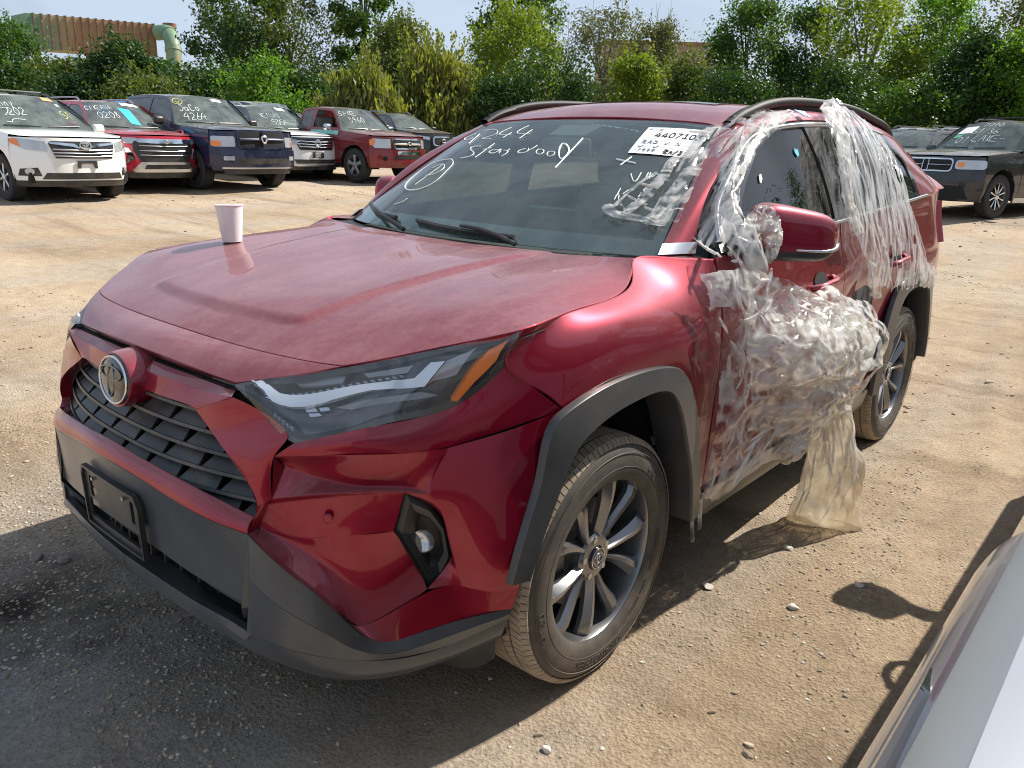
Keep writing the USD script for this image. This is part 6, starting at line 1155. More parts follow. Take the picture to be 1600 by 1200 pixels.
mat('tan_cladding', {'p': ('principled_bsdf', {'roughness': .7}), 'tc': ('texture_coordinate', {}), 'w': ('wave_texture', {'scale': 2.2, 'bands_direction': 'x'}), 'r': ('rgb_ramp', {'ramp': [(0, (.21, .155, .10)), (1, (.27, .205, .135))]})}, [('tc.object', 'w.vector'), ('w.fac', 'r.fac'), ('r.color', 'p.base_color')], 'p.BSDF')
gal = thing('ribbed_gallery', 'long ribbed green and rust clad gallery above the trees at the left', 'industrial building')
A0, A1 = np.array([-92.6, 32.2]), np.array([-91.0, 44.7]); nrib = 17
for k in range(nrib):
    t0, t1 = k / nrib, (k + .86) / nrib; p0, p1 = A0 + (A1 - A0) * t0, A0 + (A1 - A0) * t1; zt = 12.7 + .3 * t0
    part(gal, 'cladding_panel', hull([(x + dx, y, z) for (x, y) in (p0, p1) for dx in (0, -4) for z in (zt - 3.3, zt)]), 'gallery_cladding', False)
    p2 = A0 + (A1 - A0) * (k + 1) / nrib; part(gal, 'rib', hull([(x + dx, y, z) for (x, y) in (p1, p2) for dx in (.14, -3.9) for z in (zt - 3.3, zt + .10)]), 'rusty_steel', False)
for k in (.1, .5, .9):
    p = A0 + (A1 - A0) * k; part(gal, 'support_leg', bx(.5, .5, 10.5, (p[0] - 2, p[1], 4.8)), 'rusty_steel', False)
pp_ = spl([(-90.6, 44.7, 12.1), (-89.6, 45.2, 12.15), (-88.2, 45.0, 11.6), (-87.0, 44.6, 10.4), (-86.7, 44.4, 8.9), (-86.6, 44.3, 2.0)], 30)
part(gal, 'bent_pipe', tube(pp_, .80, 16), 'pipe_paint', 50)
for k in (4, 10, 16, 22): part(gal, 'pipe_flange', tube(pp_[k:k + 2], .88, 16), 'pipe_paint', 50)
stk = thing('rusty_stack', 'short rusty steel stack beside the green bent pipe', 'stack', (-91.8, 46.9, 0)); part(stk, 'shaft', tube([(0, 0, 1.0), (0, 0, 13.2)], .66, 20), 'rusty_steel', 50); part(stk, 'rim', tube([(0, 0, 12.9), (0, 0, 13.4)], .74, 20), 'rusty_steel', 50)
for z in (9.0, 11.0): part(stk, 'band', tube([(0, 0, z), (0, 0, z + .15)], .70, 20), 'rusty_steel', 50)
tb = thing('tan_building', 'flat roofed tan metal building showing between tree tops', 'building', (-46.5, 78.5, 0), 41.5); part(tb, 'wall', bx(14, 8, 11.6, (1, 4, 6.3)), 'tan_cladding', False); part(tb, 'roof_edge', bx(14.3, 8.3, .35, (1, 4, 12.25)), 'rusty_steel', False)

# handwriting and torn film on the windscreen, as (u, v) on the glass
CHALK = [[(0.059, 0.848), (0.022, 0.812), (0.065, 0.775), (0.091, 0.787)], [(0.096, 0.834), (0.13, 0.711)], [(0.089, 0.88), (0.13, 0.886), (0.183, 0.851), (0.196, 0.809), (0.163, 0.766), (0.212, 0.756)], [(0.224, 0.895), (0.223, 0.806), (0.275, 0.8)], [(0.267, 0.827), (0.264, 0.765)], [(0.294, 0.913), (0.298, 0.817), (0.358, 0.808)], [(0.339, 0.858), (0.342, 0.756)], [(0.222, 0.671), (0.183, 0.664), (0.2, 0.63), (0.235, 0.599), (0.241, 0.567), (0.208, 0.544)], [(0.267, 0.699), (0.271, 0.551)], [(0.255, 0.633), (0.282, 0.649)], [(0.327, 0.63), (0.298, 0.623), (0.3, 0.603), (0.324, 0.597), (0.33, 0.637), (0.347, 0.595)], [(0.348, 0.626), (0.366, 0.622), (0.373, 0.568)], [(0.366, 0.618), (0.367, 0.64)], [(0.427, 0.647), (0.413, 0.627), (0.424, 0.602), (0.442, 0.609), (0.435, 0.651)], [(0.447, 0.629), (0.452, 0.647), (0.454, 0.681)], [(0.478, 0.644), (0.484, 0.613), (0.507, 0.597), (0.508, 0.621), (0.485, 0.644), (0.478, 0.644)], [(0.526, 0.623), (0.531, 0.599), (0.55, 0.584), (0.554, 0.608), (0.534, 0.627), (0.526, 0.623)], [(0.167, 0.537), (0.093, 0.52), (0.071, 0.383), (0.107, 0.281), (0.165, 0.257), (0.218, 0.303), (0.22, 0.425), (0.203, 0.499), (0.167, 0.537)], [(0.162, 0.481), (0.15, 0.303)], [(0.13, 0.452), (0.152, 0.488), (0.19, 0.45), (0.171, 0.39), (0.143, 0.383)], [(0.19, 0.197), (0.186, 0.177), (0.159, 0.144)], [(0.846, 0.492), (0.871, 0.44), (0.87, 0.509)], [(0.892, 0.46), (0.888, 0.515)], [(0.897, 0.465), (0.894, 0.517)], [(0.902, 0.473), (0.902, 0.512), (0.91, 0.515), (0.918, 0.488)], [(0.855, 0.309), (0.85, 0.385)], [(0.852, 0.331), (0.857, 0.348)], [(0.864, 0.312), (0.859, 0.337)], [(0.865, 0.35), (0.872, 0.38)], [(0.904, 0.314), (0.909, 0.335)], [(0.905, 0.372), (0.905, 0.341)], [(0.909, 0.407), (0.921, 0.395), (0.914, 0.377), (0.907, 0.395), (0.909, 0.407)]]
CHALK_BOLD = [[(0.576, 0.667), (0.538, 0.708), (0.555, 0.639), (0.601, 0.568), (0.596, 0.62), (0.549, 0.703)], [(0.579, 0.767), (0.612, 0.492)], [(0.768, 0.593), (0.833, 0.575)], [(0.805, 0.622), (0.797, 0.549)]]
SHEETQ = [(0.782, 0.652), (1.0, 0.675), (1.0, 0.944), (0.752, 0.909)]
NET = {'hem': [(0.855, 0.25), (0.877, 0.211), (0.918, 0.196), (0.953, 0.187), (0.993, 0.176), (1.0, 0.2)], 'a': [(0.902, 0.207), (0.92, 0.291), (0.934, 0.44), (0.935, 0.549), (0.935, 0.635)], 'b': [(0.962, 0.198), (0.98, 0.358), (0.994, 0.557), (1.0, 0.738)], 'c': [(0.931, 0.59), (0.965, 0.661), (0.97, 0.78), (0.979, 0.896), (1.0, 0.969)], 'e': [(0.87, 0.233), (0.879, 0.307), (0.895, 0.415), (0.917, 0.5)], 'f': [(0.888, 0.319), (0.94, 0.277)], 'g': [(0.893, 0.409), (0.943, 0.397)], 'h': [(0.937, 0.263), (0.988, 0.232)], 'i': [(0.885, 0.263), (0.916, 0.207)], 'j': [(0.929, 0.461), (0.981, 0.461)], 'k': [(1.0, 0.188), (1.0, 0.363), (1.0, 0.581)]}

# ================================================================== torn plastic film, cup, bag and small litter
def film(name, lo, hi, tint=(.97, .96, .94), col=(.80, .78, .74), dirt=(.34, .27, .19), scale=6.0, dirty=.25, crinkle=.9, seed=0.0, aniso=(1, 1, 1)):
    """Clear wrap: see-through where taut, white where it is folded, with sharp creases that catch the light."""
    return mat(name, {'tr': ('transparent_bsdf', {'color': tint}), 'df': ('diffuse_bsdf', {}), 'tl': ('translucent_bsdf', {'color': col}), 'mw': ('mix_closure', {'fac': .45}), 'gl': ('glossy_bsdf', {'color': (.95, .95, .95), 'roughness': .14}), 'lw': ('layer_weight', {'blend': .5}), 'pw': ('math', {'math_type': 'power', 'value2': 4.0}), 'fr': ('math', {'math_type': 'multiply_add', 'value2': .55, 'value3': .07}),
        'g': ('geometry', {}), 'mp': ('mapping', {'location': (seed, seed * 1.7, 0), 'scale': aniso}), 'n1': ('noise_texture', {'scale': scale, 'detail': 1.6, 'roughness': .5, 'distortion': .9}), 'n2': ('noise_texture', {'scale': scale * 3.6, 'detail': 2, 'roughness': .5, 'distortion': .8}), 'n3': ('noise_texture', {'scale': 3.2, 'detail': 5}),
        'rg': ('math', {'math_type': 'subtract', 'value2': .5}), 'ab': ('math', {'math_type': 'absolute'}), 'rm': ('map_range', {'from_min': 0.0, 'from_max': .055, 'to_min': hi, 'to_max': lo}), 'dm': ('map_range', {'from_min': .48, 'from_max': .72, 'to_min': 0, 'to_max': dirty}), 'dc': ('mix', {'color1': col, 'color2': dirt}),
        'b1': ('bump', {'strength': crinkle, 'distance': .012}), 'b2': ('bump', {'strength': .5, 'distance': .003}), 'm1': ('mix_closure', {}), 'm2': ('mix_closure', {})},
        [('g.position', 'mp.vector'), ('mp.vector', 'n1.vector'), ('mp.vector', 'n2.vector'), ('mp.vector', 'n3.vector'), ('n1.fac', 'rg.value1'), ('rg.value', 'ab.value1'), ('ab.value', 'rm.value'), ('n3.fac', 'dm.value'), ('dm.result', 'dc.fac'), ('dc.color', 'df.color'),
         ('n1.fac', 'b1.height'), ('n2.fac', 'b2.height'), ('b1.normal', 'b2.normal'), ('b2.normal', 'df.normal'), ('b2.normal', 'gl.normal'), ('df.BSDF', 'mw.closure1'), ('tl.BSDF', 'mw.closure2'),
         ('rm.result', 'm1.fac'), ('tr.BSDF', 'm1.closure1'), ('mw.closure', 'm1.closure2'), ('lw.facing', 'pw.value1'), ('pw.value', 'fr.value1'), ('fr.value', 'm2.fac'), ('m1.closure', 'm2.closure1'), ('gl.BSDF', 'm2.closure2')], 'm2.closure')
film('film_door', .38, .80, seed=0.3, scale=6); film('film_bunch', .52, .92, seed=2.1, scale=9); film('film_rear', .52, .84, col=(.84, .84, .84), seed=4.0, scale=5, dirty=.06, aniso=(1.0, 3.2, .28)); film('film_pillar', .24, .76, seed=6.3, scale=6, dirty=.10, aniso=(2.4, .9, .6)); film('film_fold', .72, .96, col=(.86, .85, .83), seed=3.3, scale=12, dirty=.12); film('film_bag', .58, .84, col=(.66, .61, .52), dirt=(.30, .22, .13), seed=8.0, scale=4, dirty=.7, crinkle=.6, tint=(.93, .88, .78))
def ridged(p, s, seed): return 1 - 2 * np.abs(meshkit.fbm(p * s, 3, seed) - .5) * 2
def sheet(rows, nu, nv, amp, seed, stretch=(1, 1, 1), ragged=.06, holes=0.0, hs=9.0):
    G = sgrid(rows, nu, nv); P = G.copy()
    du = np.gradient(G, axis=1); dv = np.gradient(G, axis=0); n = np.cross(du, dv); n /= np.linalg.norm(n, axis=2, keepdims=True) + 1e-9
    if n[..., 0].mean() < 0: n = -n
    w = np.stack(np.meshgrid(np.linspace(0, 1, nu), np.linspace(0, 1, nv)), -1)
    q = G * np.array(stretch) + (meshkit.fbm(G * 5, 2, seed + 40) - .5)[..., None] * .25
    d = ridged(q, 3.0, seed) * .62 + ridged(q, 7.0, seed + 7) * .30 + ridged(q, 15.0, seed + 9) * .12
    edge = np.minimum(np.minimum(w[..., 0], 1 - w[..., 0]), np.minimum(w[..., 1], 1 - w[..., 1]))
    P = P + n * (amp * d * np.clip(.35 + edge * 4, 0, 1))[..., None]
    t1 = meshkit.fbm(G * 9 + 3.1, 2, seed + 3) - .5; P = P + du * 0 + (t1 * amp * .8)[..., None] * np.array([0, .7, .7])
    m = gmesh(P); rg = meshkit.fbm(G * 22, 3, seed + 5); keep = (edge > ragged * (rg - .15)); 
    if holes > 0: keep &= ~((meshkit.fbm(G * hs, 2, seed + 11) > 1 - holes) & (edge < .32))
    kv = keep.ravel(); f = np.array(m.faces); return weld(T(m.vertices, f[kv[f].all(1)]), 6)
FA = [[(.908, .364, 1.14), (.93, .472, 1.142), (.95, .603, 1.136), (.97, .752, 1.11), (.965, 1.047, 1.012), (.965, 1.399, .913)],
 [(.930, .397, 1.037), (.955, .511, 1.026), (.98, .639, 1.014), (1.00, .861, .969), (1.005, 1.216, .911), (1.0, 1.64, .848)],
 [(.936, .474, .889), (.96, .58, .876), (.99, .735, .859), (1.03, .910, .839), (1.05, 1.235, .803), (1.05, 1.690, .757)],
 [(.936, .507, .739), (.95, .638, .725), (.965, .81, .704), (1.0, 1.01, .692), (1.02, 1.275, .637), (1.03, 1.56, .617)],
 [(.934, .514, .566), (.94, .654, .552), (.95, .836, .529), (.98, 1.03, .517), (1.01, 1.19, .493), (1.01, 1.315, .520)],
 [(.928, .469, .413), (.93, .583, .341), (.94, .747, .368), (.955, .945, .393), (.99, 1.13, .360), (1.01, 1.39, .372)]]
FB = [[(.575, 1.209, 1.592), (.6, 1.304, 1.612), (.63, 1.388, 1.628), (.67, 1.554, 1.622)], [(.585, 1.035, 1.530), (.655, 1.014, 1.524), (.708, 1.034, 1.526), (.735, 1.106, 1.538)],
 [(.61, .852, 1.421), (.676, .862, 1.417), (.755, .842, 1.425), (.775, .896, 1.427)], [(.64, .708, 1.32), (.706, .738, 1.306), (.81, .690, 1.310), (.84, .74, 1.315)], [(.67, .606, 1.246), (.738, .646, 1.232), (.84, .625, 1.237), (.91, .661, 1.26)],
 [(.745, .61, 1.212), (.806, .565, 1.193), (.88, .575, 1.198), (.95, .628, 1.226)], [(.86, .495, 1.186), (.90, .50, 1.178), (.93, .547, 1.158), (.96, .623, 1.165)]]
FC = [[(.70, 1.679, 1.640), (.66, 1.973, 1.680), (.64, 2.295, 1.650), (.63, 2.632, 1.600), (.65, 2.85, 1.515)], [(.770, 1.615, 1.566), (.750, 1.885, 1.586), (.74, 2.174, 1.562), (.75, 2.454, 1.498), (.775, 2.616, 1.415)], [(.842, 1.555, 1.43), (.836, 1.775, 1.43), (.832, 2.06, 1.416), (.838, 2.345, 1.37), (.848, 2.55, 1.308)],
 [(.892, 1.540, 1.286), (.892, 1.755, 1.278), (.890, 2.03, 1.255), (.888, 2.378, 1.226), (.888, 2.625, 1.17)], [(.936, 1.752, 1.071), (.936, 1.918, 1.071), (.936, 2.154, 1.051), (.936, 2.472, 1.026), (.926, 2.739, 1.019)], [(.950, 1.812, .933), (.948, 2.038, .891), (.946, 2.271, .864), (.946, 2.542, .848), (.930, 3.054, .822)]]
wr_ = thing('plastic_wrap', 'torn clear plastic wrap bunched over the front door of the crossover', 'plastic wrap')
part(wr_, 'film_sheet', sheet(FA, 170, 190, .034, 1, (1, .8, 1.2), .03, .32, 8), 'film_door', 40)
FA2 = [[tuple(np.array(p) + [.020 + .02 * math.sin(3 * i + j), .03 * math.sin(2.1 * i), .02 * math.cos(1.7 * j)]) for j, p in enumerate(r[1:])] for i, r in enumerate(FA[:5])]
part(wr_, 'crumpled_layer', sheet(FA2, 150, 130, .060, 21, (1, 1, 1.6), .05, .30, 6), 'film_bunch', 40)
FA3 = [[tuple(np.array(p) + [.035, .02, -.01]) for p in r[2:]] for r in FA[1:5]]
part(wr_, 'crumpled_layer', sheet(FA3, 110, 90, .070, 33, (1.2, .7, 1.4), .06, .25, 7), 'film_bunch', 40)
def folds(parent, rows, n, seed, Ln, Wd, ang, spread, lift, matname='film_fold', ur=(.05, .95), vr=(.05, .95)):
    """Sharp pleats standing up from a sheet: thin ridges that follow its surface."""
    g = np.random.default_rng(seed); G = sgrid(rows, 80, 80)
    from scipy.interpolate import RegularGridInterpolator as RG
    f = RG((np.linspace(0, 1, 80),) * 2, G); su = np.linalg.norm(G[40, 79] - G[40, 0]); sv = np.linalg.norm(G[79, 40] - G[0, 40])
    for k in range(n):
        c = np.array([g.uniform(*ur), g.uniform(*vr)]); a = ang + g.normal() * spread; L = g.uniform(*Ln); m = 16; t = np.linspace(-.5, .5, m); bend = g.normal() * .5
        d = np.stack([np.cos(a + bend * t), np.sin(a + bend * t)], 1); q = c + np.cumsum(d / m, 0) * [L / su, L / sv] - [.5 * L * math.cos(a) / su, .5 * L * math.sin(a) / sv]
        q = np.clip(q, 0, 1); P = f(q[:, ::-1]); tg = np.gradient(P, axis=0); tg /= np.linalg.norm(tg, axis=1, keepdims=True) + 1e-9
        nr = np.array([1.0, -.15, .25]); nr /= np.linalg.norm(nr); sd = np.cross(tg, nr); sd /= np.linalg.norm(sd, axis=1, keepdims=True) + 1e-9
        w = g.uniform(*Wd) * np.sin(np.pi * np.linspace(.06, .94, m)) ** .7; h = w * g.uniform(.5, 1.3) ; tilt = g.normal() * .6
        off = lift * g.uniform(.3, 1.3); wig = (.006 * (meshkit.fbm(P * 30 + k, 2, seed) - .5))[:, None]
        prof = [(-1.0, 0), (-.45, .45), (tilt * .5 - .06, 1.0), (tilt * .5 + .06, 1.0), (.45, .45), (1.0, 0)]
        R_ = np.stack([P + nr * (off + hh * h[:, None] - .002) + sd * (aa * w[:, None]) + wig for aa, hh in prof])
        part(parent, 'film_fold', gmesh(R_), matname, 50)
PI = math.pi
folds(wr_, FA, 70, 5, (.06, .22), (.005, .014), 0.1, .55, .035, ur=(.12, .95), vr=(.05, .62)); folds(wr_, FA, 26, 6, (.05, .14), (.004, .010), 1.45, .35, .02, ur=(.02, .16), vr=(.05, .95)); folds(wr_, FA, 26, 7, (.08, .24), (.004, .010), 2.4, .4, .03, ur=(.2, .9), vr=(.55, .95)); folds(wr_, FA, 22, 8, (.05, .16), (.006, .016), .9, .8, .06, ur=(.4, .95), vr=(.2, .6))
pouch = trimesh.creation.icosphere(subdivisions=5); pv = np.array(pouch.vertices); pv = pv * (1 + .42 * (ridged(pv, 2.2, 3) - .6))[:, None] * [.05, .105, .085] + [.985, 1.10, .455]
part(wr_, 'bulging_pouch', T(pv, pouch.faces), 'film_door', 40)
pouch = trimesh.creation.icosphere(subdivisions=5); pv = np.array(pouch.vertices); pv = pv * (1 + .45 * (ridged(pv, 2.6, 8) - .6))[:, None] * [.10, .24, .13] + [.985, 1.42, .760]
part(wr_, 'bulging_pouch', T(pv, pouch.faces), 'film_bunch', 40)
for pts, w in (([(.93, .49, .43), (.925, .475, .36), (.93, .465, .30), (.935, .47, .255)], .012), ([(.935, .50, .42), (.93, .51, .35), (.94, .50, .29)], .014)):
    P = spl(pts, 20); part(wr_, 'torn_tail', weld(gmesh(np.stack([P + [0, -w, 0], P + [.006, 0, 0], P + [0, w, .004]]))), 'film_bunch', True)
pw = thing('plastic_wrap', 'clear plastic wrap stretched along the front roof pillar of the crossover', 'plastic wrap')
part(pw, 'film_sheet', sheet(FB, 90, 190, .016, 51, (1, 1, 1), .06, .40, 9), 'film_pillar', 40)
FB2 = [[(.63, 1.25, 1.61), (.69, 1.36, 1.62), (.715, 1.50, 1.615)], [(.665, 1.06, 1.548), (.72, 1.10, 1.55), (.742, 1.20, 1.55)], [(.70, .96, 1.49), (.752, .95, 1.475), (.77, 1.0, 1.475)], [(.735, .82, 1.40), (.79, .80, 1.39), (.80, .85, 1.39)]]
part(pw, 'white_fold', sheet(FB2, 60, 90, .014, 61, (1, 1, 1), .10), 'film_bunch', 40)
bl_ = trimesh.creation.icosphere(subdivisions=5); bv = np.array(bl_.vertices); bv = bv * (1 + .5 * (ridged(bv, 2.5, 5) - .6))[:, None] * [.055, .06, .085] + [.93, .735, 1.215]; part(pw, 'bunched_end', T(bv, bl_.faces), 'film_bunch', 40)
FB3 = [[(.86, .56, 1.27), (.90, .63, 1.30), (.93, .70, 1.31)], [(.90, .54, 1.205), (.94, .60, 1.21), (.97, .66, 1.20)], [(.92, .58, 1.13), (.96, .64, 1.12), (.985, .71, 1.10)], [(.925, .60, 1.07), (.95, .68, 1.05), (.965, .75, 1.04)]]
part(pw, 'film_sheet', sheet(FB3, 60, 80, .018, 71, (1, 1, 1), .08), 'film_pillar', 40)
folds(pw, FB, 34, 15, (.10, .40), (.003, .008), 1.62, .14, .012)
folds(pw, FB3, 14, 16, (.05, .16), (.003, .008), 1.5, .5, .012)
part(pw, 'blue_tape', thick(patch([[(.672, 1.50, 1.632), (.69, 1.56, 1.628)], [(.705, 1.52, 1.612), (.715, 1.57, 1.606)]], 4, 4), .003), 'blue_tape', 30)
def strip_on(line, w, lift, seed):
    L = np.array(line, float); Q = spl(np.column_stack([L, 0 * L[:, 0]]), 60)[:, :2] if len(L) > 2 else np.column_stack([np.linspace(L[0, 0], L[1, 0], 20), np.linspace(L[0, 1], L[1, 1], 20)])
    C = w_at(Q[:, 0], Q[:, 1], lift); tg = np.gradient(C, axis=0); tg /= np.linalg.norm(tg, axis=1, keepdims=True); nr = np.array([0, -.485, .874]); s = np.cross(tg, nr); s /= np.linalg.norm(s, axis=1, keepdims=True)
    q = np.linspace(-1, 1, 9); ww = w * (.75 + .7 * meshkit.fbm(C * 14, 2, seed)); G = []
    for a in q: G.append(C + s * (a * ww)[:, None] + nr * (.004 * (1 - a * a) + .007 * (ridged(C * 1.0 + a * .10, 24, seed) - .5))[:, None])
    return gmesh(np.stack(G))
net = thing('plastic_wrap', 'net of torn plastic strips lying on the left of the windscreen', 'plastic wrap')
for k, (nm, L) in enumerate(NET.items()):
    part(net, 'plastic_strip', strip_on(L, {'hem': .015, 'a': .020, 'b': .024, 'c': .018, 'e': .006, 'k': .026}.get(nm, .004), .014, 80 + k), 'film_bunch', True)
edge_u = np.linspace(.17, .97, 20)
part(net, 'film_sheet', sheet([[tuple(w_at(np.array([u]), np.array([v]), .012)[0]) for u in (.955, .975, 1.0)] for v in (.18, .38, .58, .78, .95)], 50, 110, .010, 91, (1, 1, 1), .05, .46, 14), 'film_pillar', True)
rw = thing('plastic_wrap', 'milky plastic wrap hanging over the rear door and roof edge of the crossover', 'plastic wrap')
part(rw, 'film_sheet', sheet(FC, 190, 170, .020, 101, (1, 2.6, .35), .05, .34, 5), 'film_rear', 40)
FC2 = [[(.70, 1.66, 1.645), (.67, 1.80, 1.690), (.65, 2.02, 1.700)], [(.775, 1.60, 1.565), (.768, 1.69, 1.575), (.765, 1.80, 1.575)], [(.846, 1.545, 1.43), (.842, 1.60, 1.43), (.842, 1.66, 1.425)], [(.897, 1.52, 1.29), (.893, 1.58, 1.285), (.893, 1.63, 1.28)], [(.92, 1.60, 1.17), (.915, 1.66, 1.165), (.91, 1.71, 1.16)]]
part(rw, 'bunched_edge', sheet(FC2, 60, 130, .042, 111, (1, 1.6, .7), .08), 'film_bunch', 40)
FC3 = [[(.945, 1.76, 1.06), (.945, 1.85, 1.05), (.945, 1.96, 1.04)], [(.955, 1.79, .97), (.955, 1.90, .94), (.95, 2.02, .92)], [(.955, 1.84, .90), (.955, 1.96, .86), (.95, 2.06, .86)]]
part(rw, 'torn_flap', sheet(FC3, 60, 60, .022, 121, (1, 2, .5), .10), 'film_bunch', 40)
FC4 = [[(.935, 2.62, .98), (.93, 2.82, .95), (.925, 3.02, .93)], [(.95, 2.66, .90), (.945, 2.86, .87), (.935, 3.06, .85)], [(.95, 2.64, .84), (.95, 2.84, .81), (.938, 3.05, .80)]]
part(rw, 'torn_flap', sheet(FC4, 60, 60, .018, 131, (1, 1, 1), .10), 'film_bunch', 40)
folds(rw, FC, 60, 25, (.15, .55), (.002, .006), 1.62, .07, .012, ur=(.08, .97), vr=(.12, .95)); folds(rw, FC2, 22, 26, (.08, .25), (.004, .012), 1.5, .3, .025); folds(rw, FC4, 8, 27, (.05, .12), (.003, .007), 1.2, .6, .012)
# ---- the bag that hangs to the ground below the wrap
bag = thing('plastic_bag', 'long clear plastic bag of dirty film hanging from the wrap to the ground', 'plastic bag')
e1 = np.array([.932, .362, 0]); e2 = np.array([.362, -.932, 0])
lv_ = [(.004, 1.045, 1.435, .148, .045), (.05, 1.045, 1.435, .140, .060), (.12, 1.045, 1.44, .108, .060), (.22, 1.045, 1.445, .100, .055), (.33, 1.04, 1.44, .092, .050), (.43, 1.03, 1.42, .078, .044), (.53, 1.015, 1.385, .055, .034), (.60, 1.005, 1.35, .030, .022), (.65, 1.0, 1.33, .045, .030), (.69, 1.0, 1.31, .020, .016)]
qq_ = np.linspace(0, 2 * np.pi, 97); Lb = []
for z, cx, cy_, a_, b_ in lv_: Lb.append(np.column_stack([cx + a_ * np.cos(qq_) * e1[0] + b_ * np.sin(qq_) * e2[0], cy_ + a_ * np.cos(qq_) * e1[1] + b_ * np.sin(qq_) * e2[1], np.full(97, z)]))
Gb = np.stack([np.stack([spl(np.stack(Lb)[:, k], 70)]) [0] for k in range(97)], 1)
cen = Gb.mean(1, keepdims=True); rad = Gb - cen; rn = np.linalg.norm(rad, axis=2, keepdims=True) + 1e-6
fold = .030 * (ridged(Gb * np.array([1, 1, .14]), 11, 7) - .4) + .010 * (ridged(Gb * np.array([1, 1, .3]), 26, 8) - .5); fold *= np.clip((Gb[..., 2] - .0) / .06, .25, 1); Gb = Gb + rad / rn * fold[..., None]; Gb[..., 2] = np.maximum(Gb[..., 2], .004); Gb[:, -1] = Gb[:, 0]
part(bag, 'bag_film', weld(gmesh(Gb)), 'film_bag', 45)
folds(bag, Gb[2:62:6, 8:42:4], 26, 45, (.12, .38), (.003, .009), 1.57, .16, .004)
part(bag, 'loose_corner', sheet([[(.955, 1.41, .10), (1.0, 1.425, .12), (1.06, 1.44, .11)], [(.92, 1.39, .04), (.98, 1.40, .05), (1.05, 1.41, .05)], [(.90, 1.375, .006), (.97, 1.37, .008), (1.08, 1.40, .008)]], 50, 40, .008, 141, (1, 1, 1), .02), 'film_bag', True)
part(bag, 'tied_neck', sheet([[(.985, 1.28, .72), (1.03, 1.30, .74), (1.06, 1.40, .72)], [(.985, 1.31, .66), (1.02, 1.32, .66), (1.03, 1.37, .66)], [(.98, 1.30, .58), (1.05, 1.33, .57), (1.06, 1.42, .57)]], 50, 60, .03, 151), 'film_bunch', 40)
# ---- paper cup on the bonnet
cx, cy0 = -.595, -.20
_hz = float(HG[np.unravel_index(np.argmin((HG[..., 0] - cx) ** 2 + (HG[..., 1] - cy0) ** 2), HG.shape[:2])][2])
mat('cup_paper', {'p': ('principled_bsdf', {'base_color': (.80, .76, .76), 'roughness': .6}), 't': ('translucent_bsdf', {'color': (.7, .66, .64)}), 'm': ('mix_closure', {'fac': .18})}, [('p.BSDF', 'm.closure1'), ('t.BSDF', 'm.closure2')], 'm.closure')
cup = thing('paper_cup', 'plain white paper cup standing on the red bonnet', 'cup', (cx, cy0, _hz + .001))
def lz(prof, seg=40):
    a = np.linspace(0, 2 * np.pi, seg + 1); return weld(gmesh(np.stack([np.stack([r * np.cos(a), r * np.sin(a), np.full(seg + 1, z)], 1) for r, z in prof])))
CH = .128
part(cup, 'cup_body', rot(lz([(.001, .006), (.0300, .006), (.0305, 0), (.0325, 0), (.0470, CH - .004), (.0455, CH - .006), (.0300, .008), (.001, .0075)]), -3, (0, 1, 0)), 'cup_paper', 30)
aa_ = np.linspace(0, 2 * np.pi, 40, endpoint=False); part(cup, 'rolled_rim', rot(tube(np.column_stack([.0475 * np.cos(aa_), .0475 * np.sin(aa_), np.full(40, CH - .003)]), .0024, 8, True), -3, (0, 1, 0)), 'cup_paper', 40)
sm = math.radians(-62); part(cup, 'side_seam', rot(tube(np.array([(.0328 * math.cos(sm), .0328 * math.sin(sm), .002), (.0472 * math.cos(sm), .0472 * math.sin(sm), CH - .006)]), .0007, 5), -3, (0, 1, 0)), 'cup_paper', 40)
# ---- writing and the lot sheet on the windscreen
wmap0 = lambda u, v, d: w_at(np.asarray(u), np.asarray(v), d)
for L in CHALK: part(CAR, 'chalk_stroke', ribbon_on(wmap0, [L], .0017, .003), 'chalk', False)
for L in CHALK_BOLD: part(CAR, 'chalk_stroke', ribbon_on(wmap0, [L], .0030, .003), 'chalk', False)
SQ = np.array([(.782, .652), (.968, .668), (.985, .935), (.752, .909)])
def sq(s, t): s = np.asarray(s, float); t = np.asarray(t, float); return ((1 - s) * (1 - t))[:, None] * SQ[0] + (s * (1 - t))[:, None] * SQ[1] + (s * t)[:, None] * SQ[2] + ((1 - s) * t)[:, None] * SQ[3]
def sqmap(d): 
    def f(s, t): q = sq(s, t); return w_at(q[:, 0], q[:, 1], d)
    return f
lot = thing('lot_sheet', 'white lot number sheet stuck to the upper left of the windscreen', 'paper sheet')
part(lot, 'sheet', cells(sbox(0, 0, 1, 1), .06, .06, sqmap(.004)), 'paper', True)
def flat_text(txt, s0, t0, ws, ht, bold=False):
    m = meshkit.text_mesh(txt, 1.0, .01, bold); v = np.array(m.vertices); b = m.bounds; v[:, 0] = (v[:, 0] - b[0, 0]) / (b[1, 0] - b[0, 0]); v[:, 1] = (v[:, 1] - b[0, 1]) / (b[1, 1] - b[0, 1])
    m = trimesh.Trimesh(v, m.faces, process=False); f = sqmap(.0048); P = f(s0 + ws * v[:, 0], t0 + ht * v[:, 1]); return T(P, m.faces)
part(lot, 'printed_number', flat_text('44071037', .20, .60, .86, .20, True), 'ink', False)
for k, t in enumerate((.545, .50, .36, .24, .12)): part(lot, 'ruled_line', cells(sbox(.05, t, .95, t + .008), .2, .1, sqmap(.0047)), 'ink_grey', False)
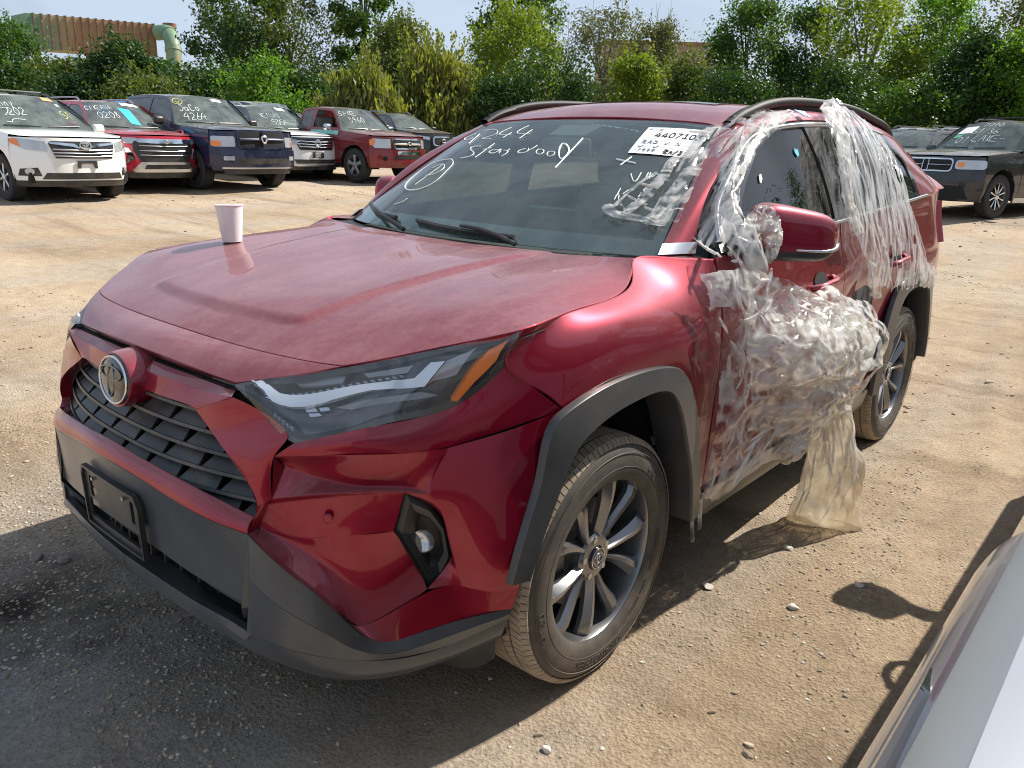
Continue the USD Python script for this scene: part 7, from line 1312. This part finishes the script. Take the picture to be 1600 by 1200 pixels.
for k in range(22): part(lot, 'barcode_bar', cells(sbox(.66 + k * .0135, .87, .66 + k * .0135 + (.008 if k % 3 else .005), .95), .2, .1, sqmap(.0047)), 'ink', False)
part(lot, 'logo_mark', cells(sbox(.04, .88, .10, .95).union(sbox(.20, .87, .26, .94)), .2, .1, sqmap(.0047)), 'ink_grey', False)
sqr = lambda u, v, d: (lambda q: w_at(q[:, 0], q[:, 1], d))(sq(u, v))
for L in handwriting('RAD V N', .10, .36, .09, .10) + handwriting('V V', .08, .22, .12, .08) + handwriting('1999', .12, .06, .075, .10): part(lot, 'pen_stroke', ribbon_on(sqr, [L], .0014, .0055), 'ink_grey', False)
for L in handwriting('Rn/31', .56, .05, .075, .12): part(lot, 'pen_stroke', ribbon_on(sqr, [L], .0024, .0055), 'ink', False)
for y0, z0, s in ((1.38, 1.475, .016), ): part(CAR, 'tape_scrap', thick(cells(Polygon([(y0 - s, z0), (y0 - s * .3, z0 + s), (y0 + s * .2, z0 + .5 * s), (y0 + s, z0 + s * .9), (y0 + s * .7, z0 - s * .6), (y0 - s * .4, z0 - s)]), .02, .02, gh3(.001)), .001), 'blue_tape', False)
part(CAR, 'paper_scrap', thick(cells(Polygon([(1.02, 1.372), (1.035, 1.395), (1.055, 1.40), (1.05, 1.385), (1.03, 1.37)]), .02, .02, gh3(.001)), .001), 'paper', False)
# ---- single stones one can point to in the foreground
for k, (x, y, s, lab) in enumerate([(.93, .63, .022, 'pale stone on the shadow edge right of the front wheel'), (1.20, .72, .020, 'pale stone in the sun right of the front wheel'), (1.32, 1.02, .018, 'small pale stone nearest the silver sedan shadow'), (.99, -.35, .014, 'white stone at the shadow edge below the front tyre'), (-.93, -.86, .030, 'round stone in the shade in front of the bumper'), (-.86, -.80, .026, 'dark stone beside the round one in the shade'), (1.02, 1.12, .020, 'pale stone below the hanging bag corner')]):
    st = top('stone', mv(T(np.array(rock(40 + k, 3).vertices) * s, rock(40 + k, 3).faces), (x, y, gpt(x, y) + s * .25)), 'pale_stone' if 'pale' in lab or 'white' in lab else 'dark_stone', lab, 'stone', smooth=40)
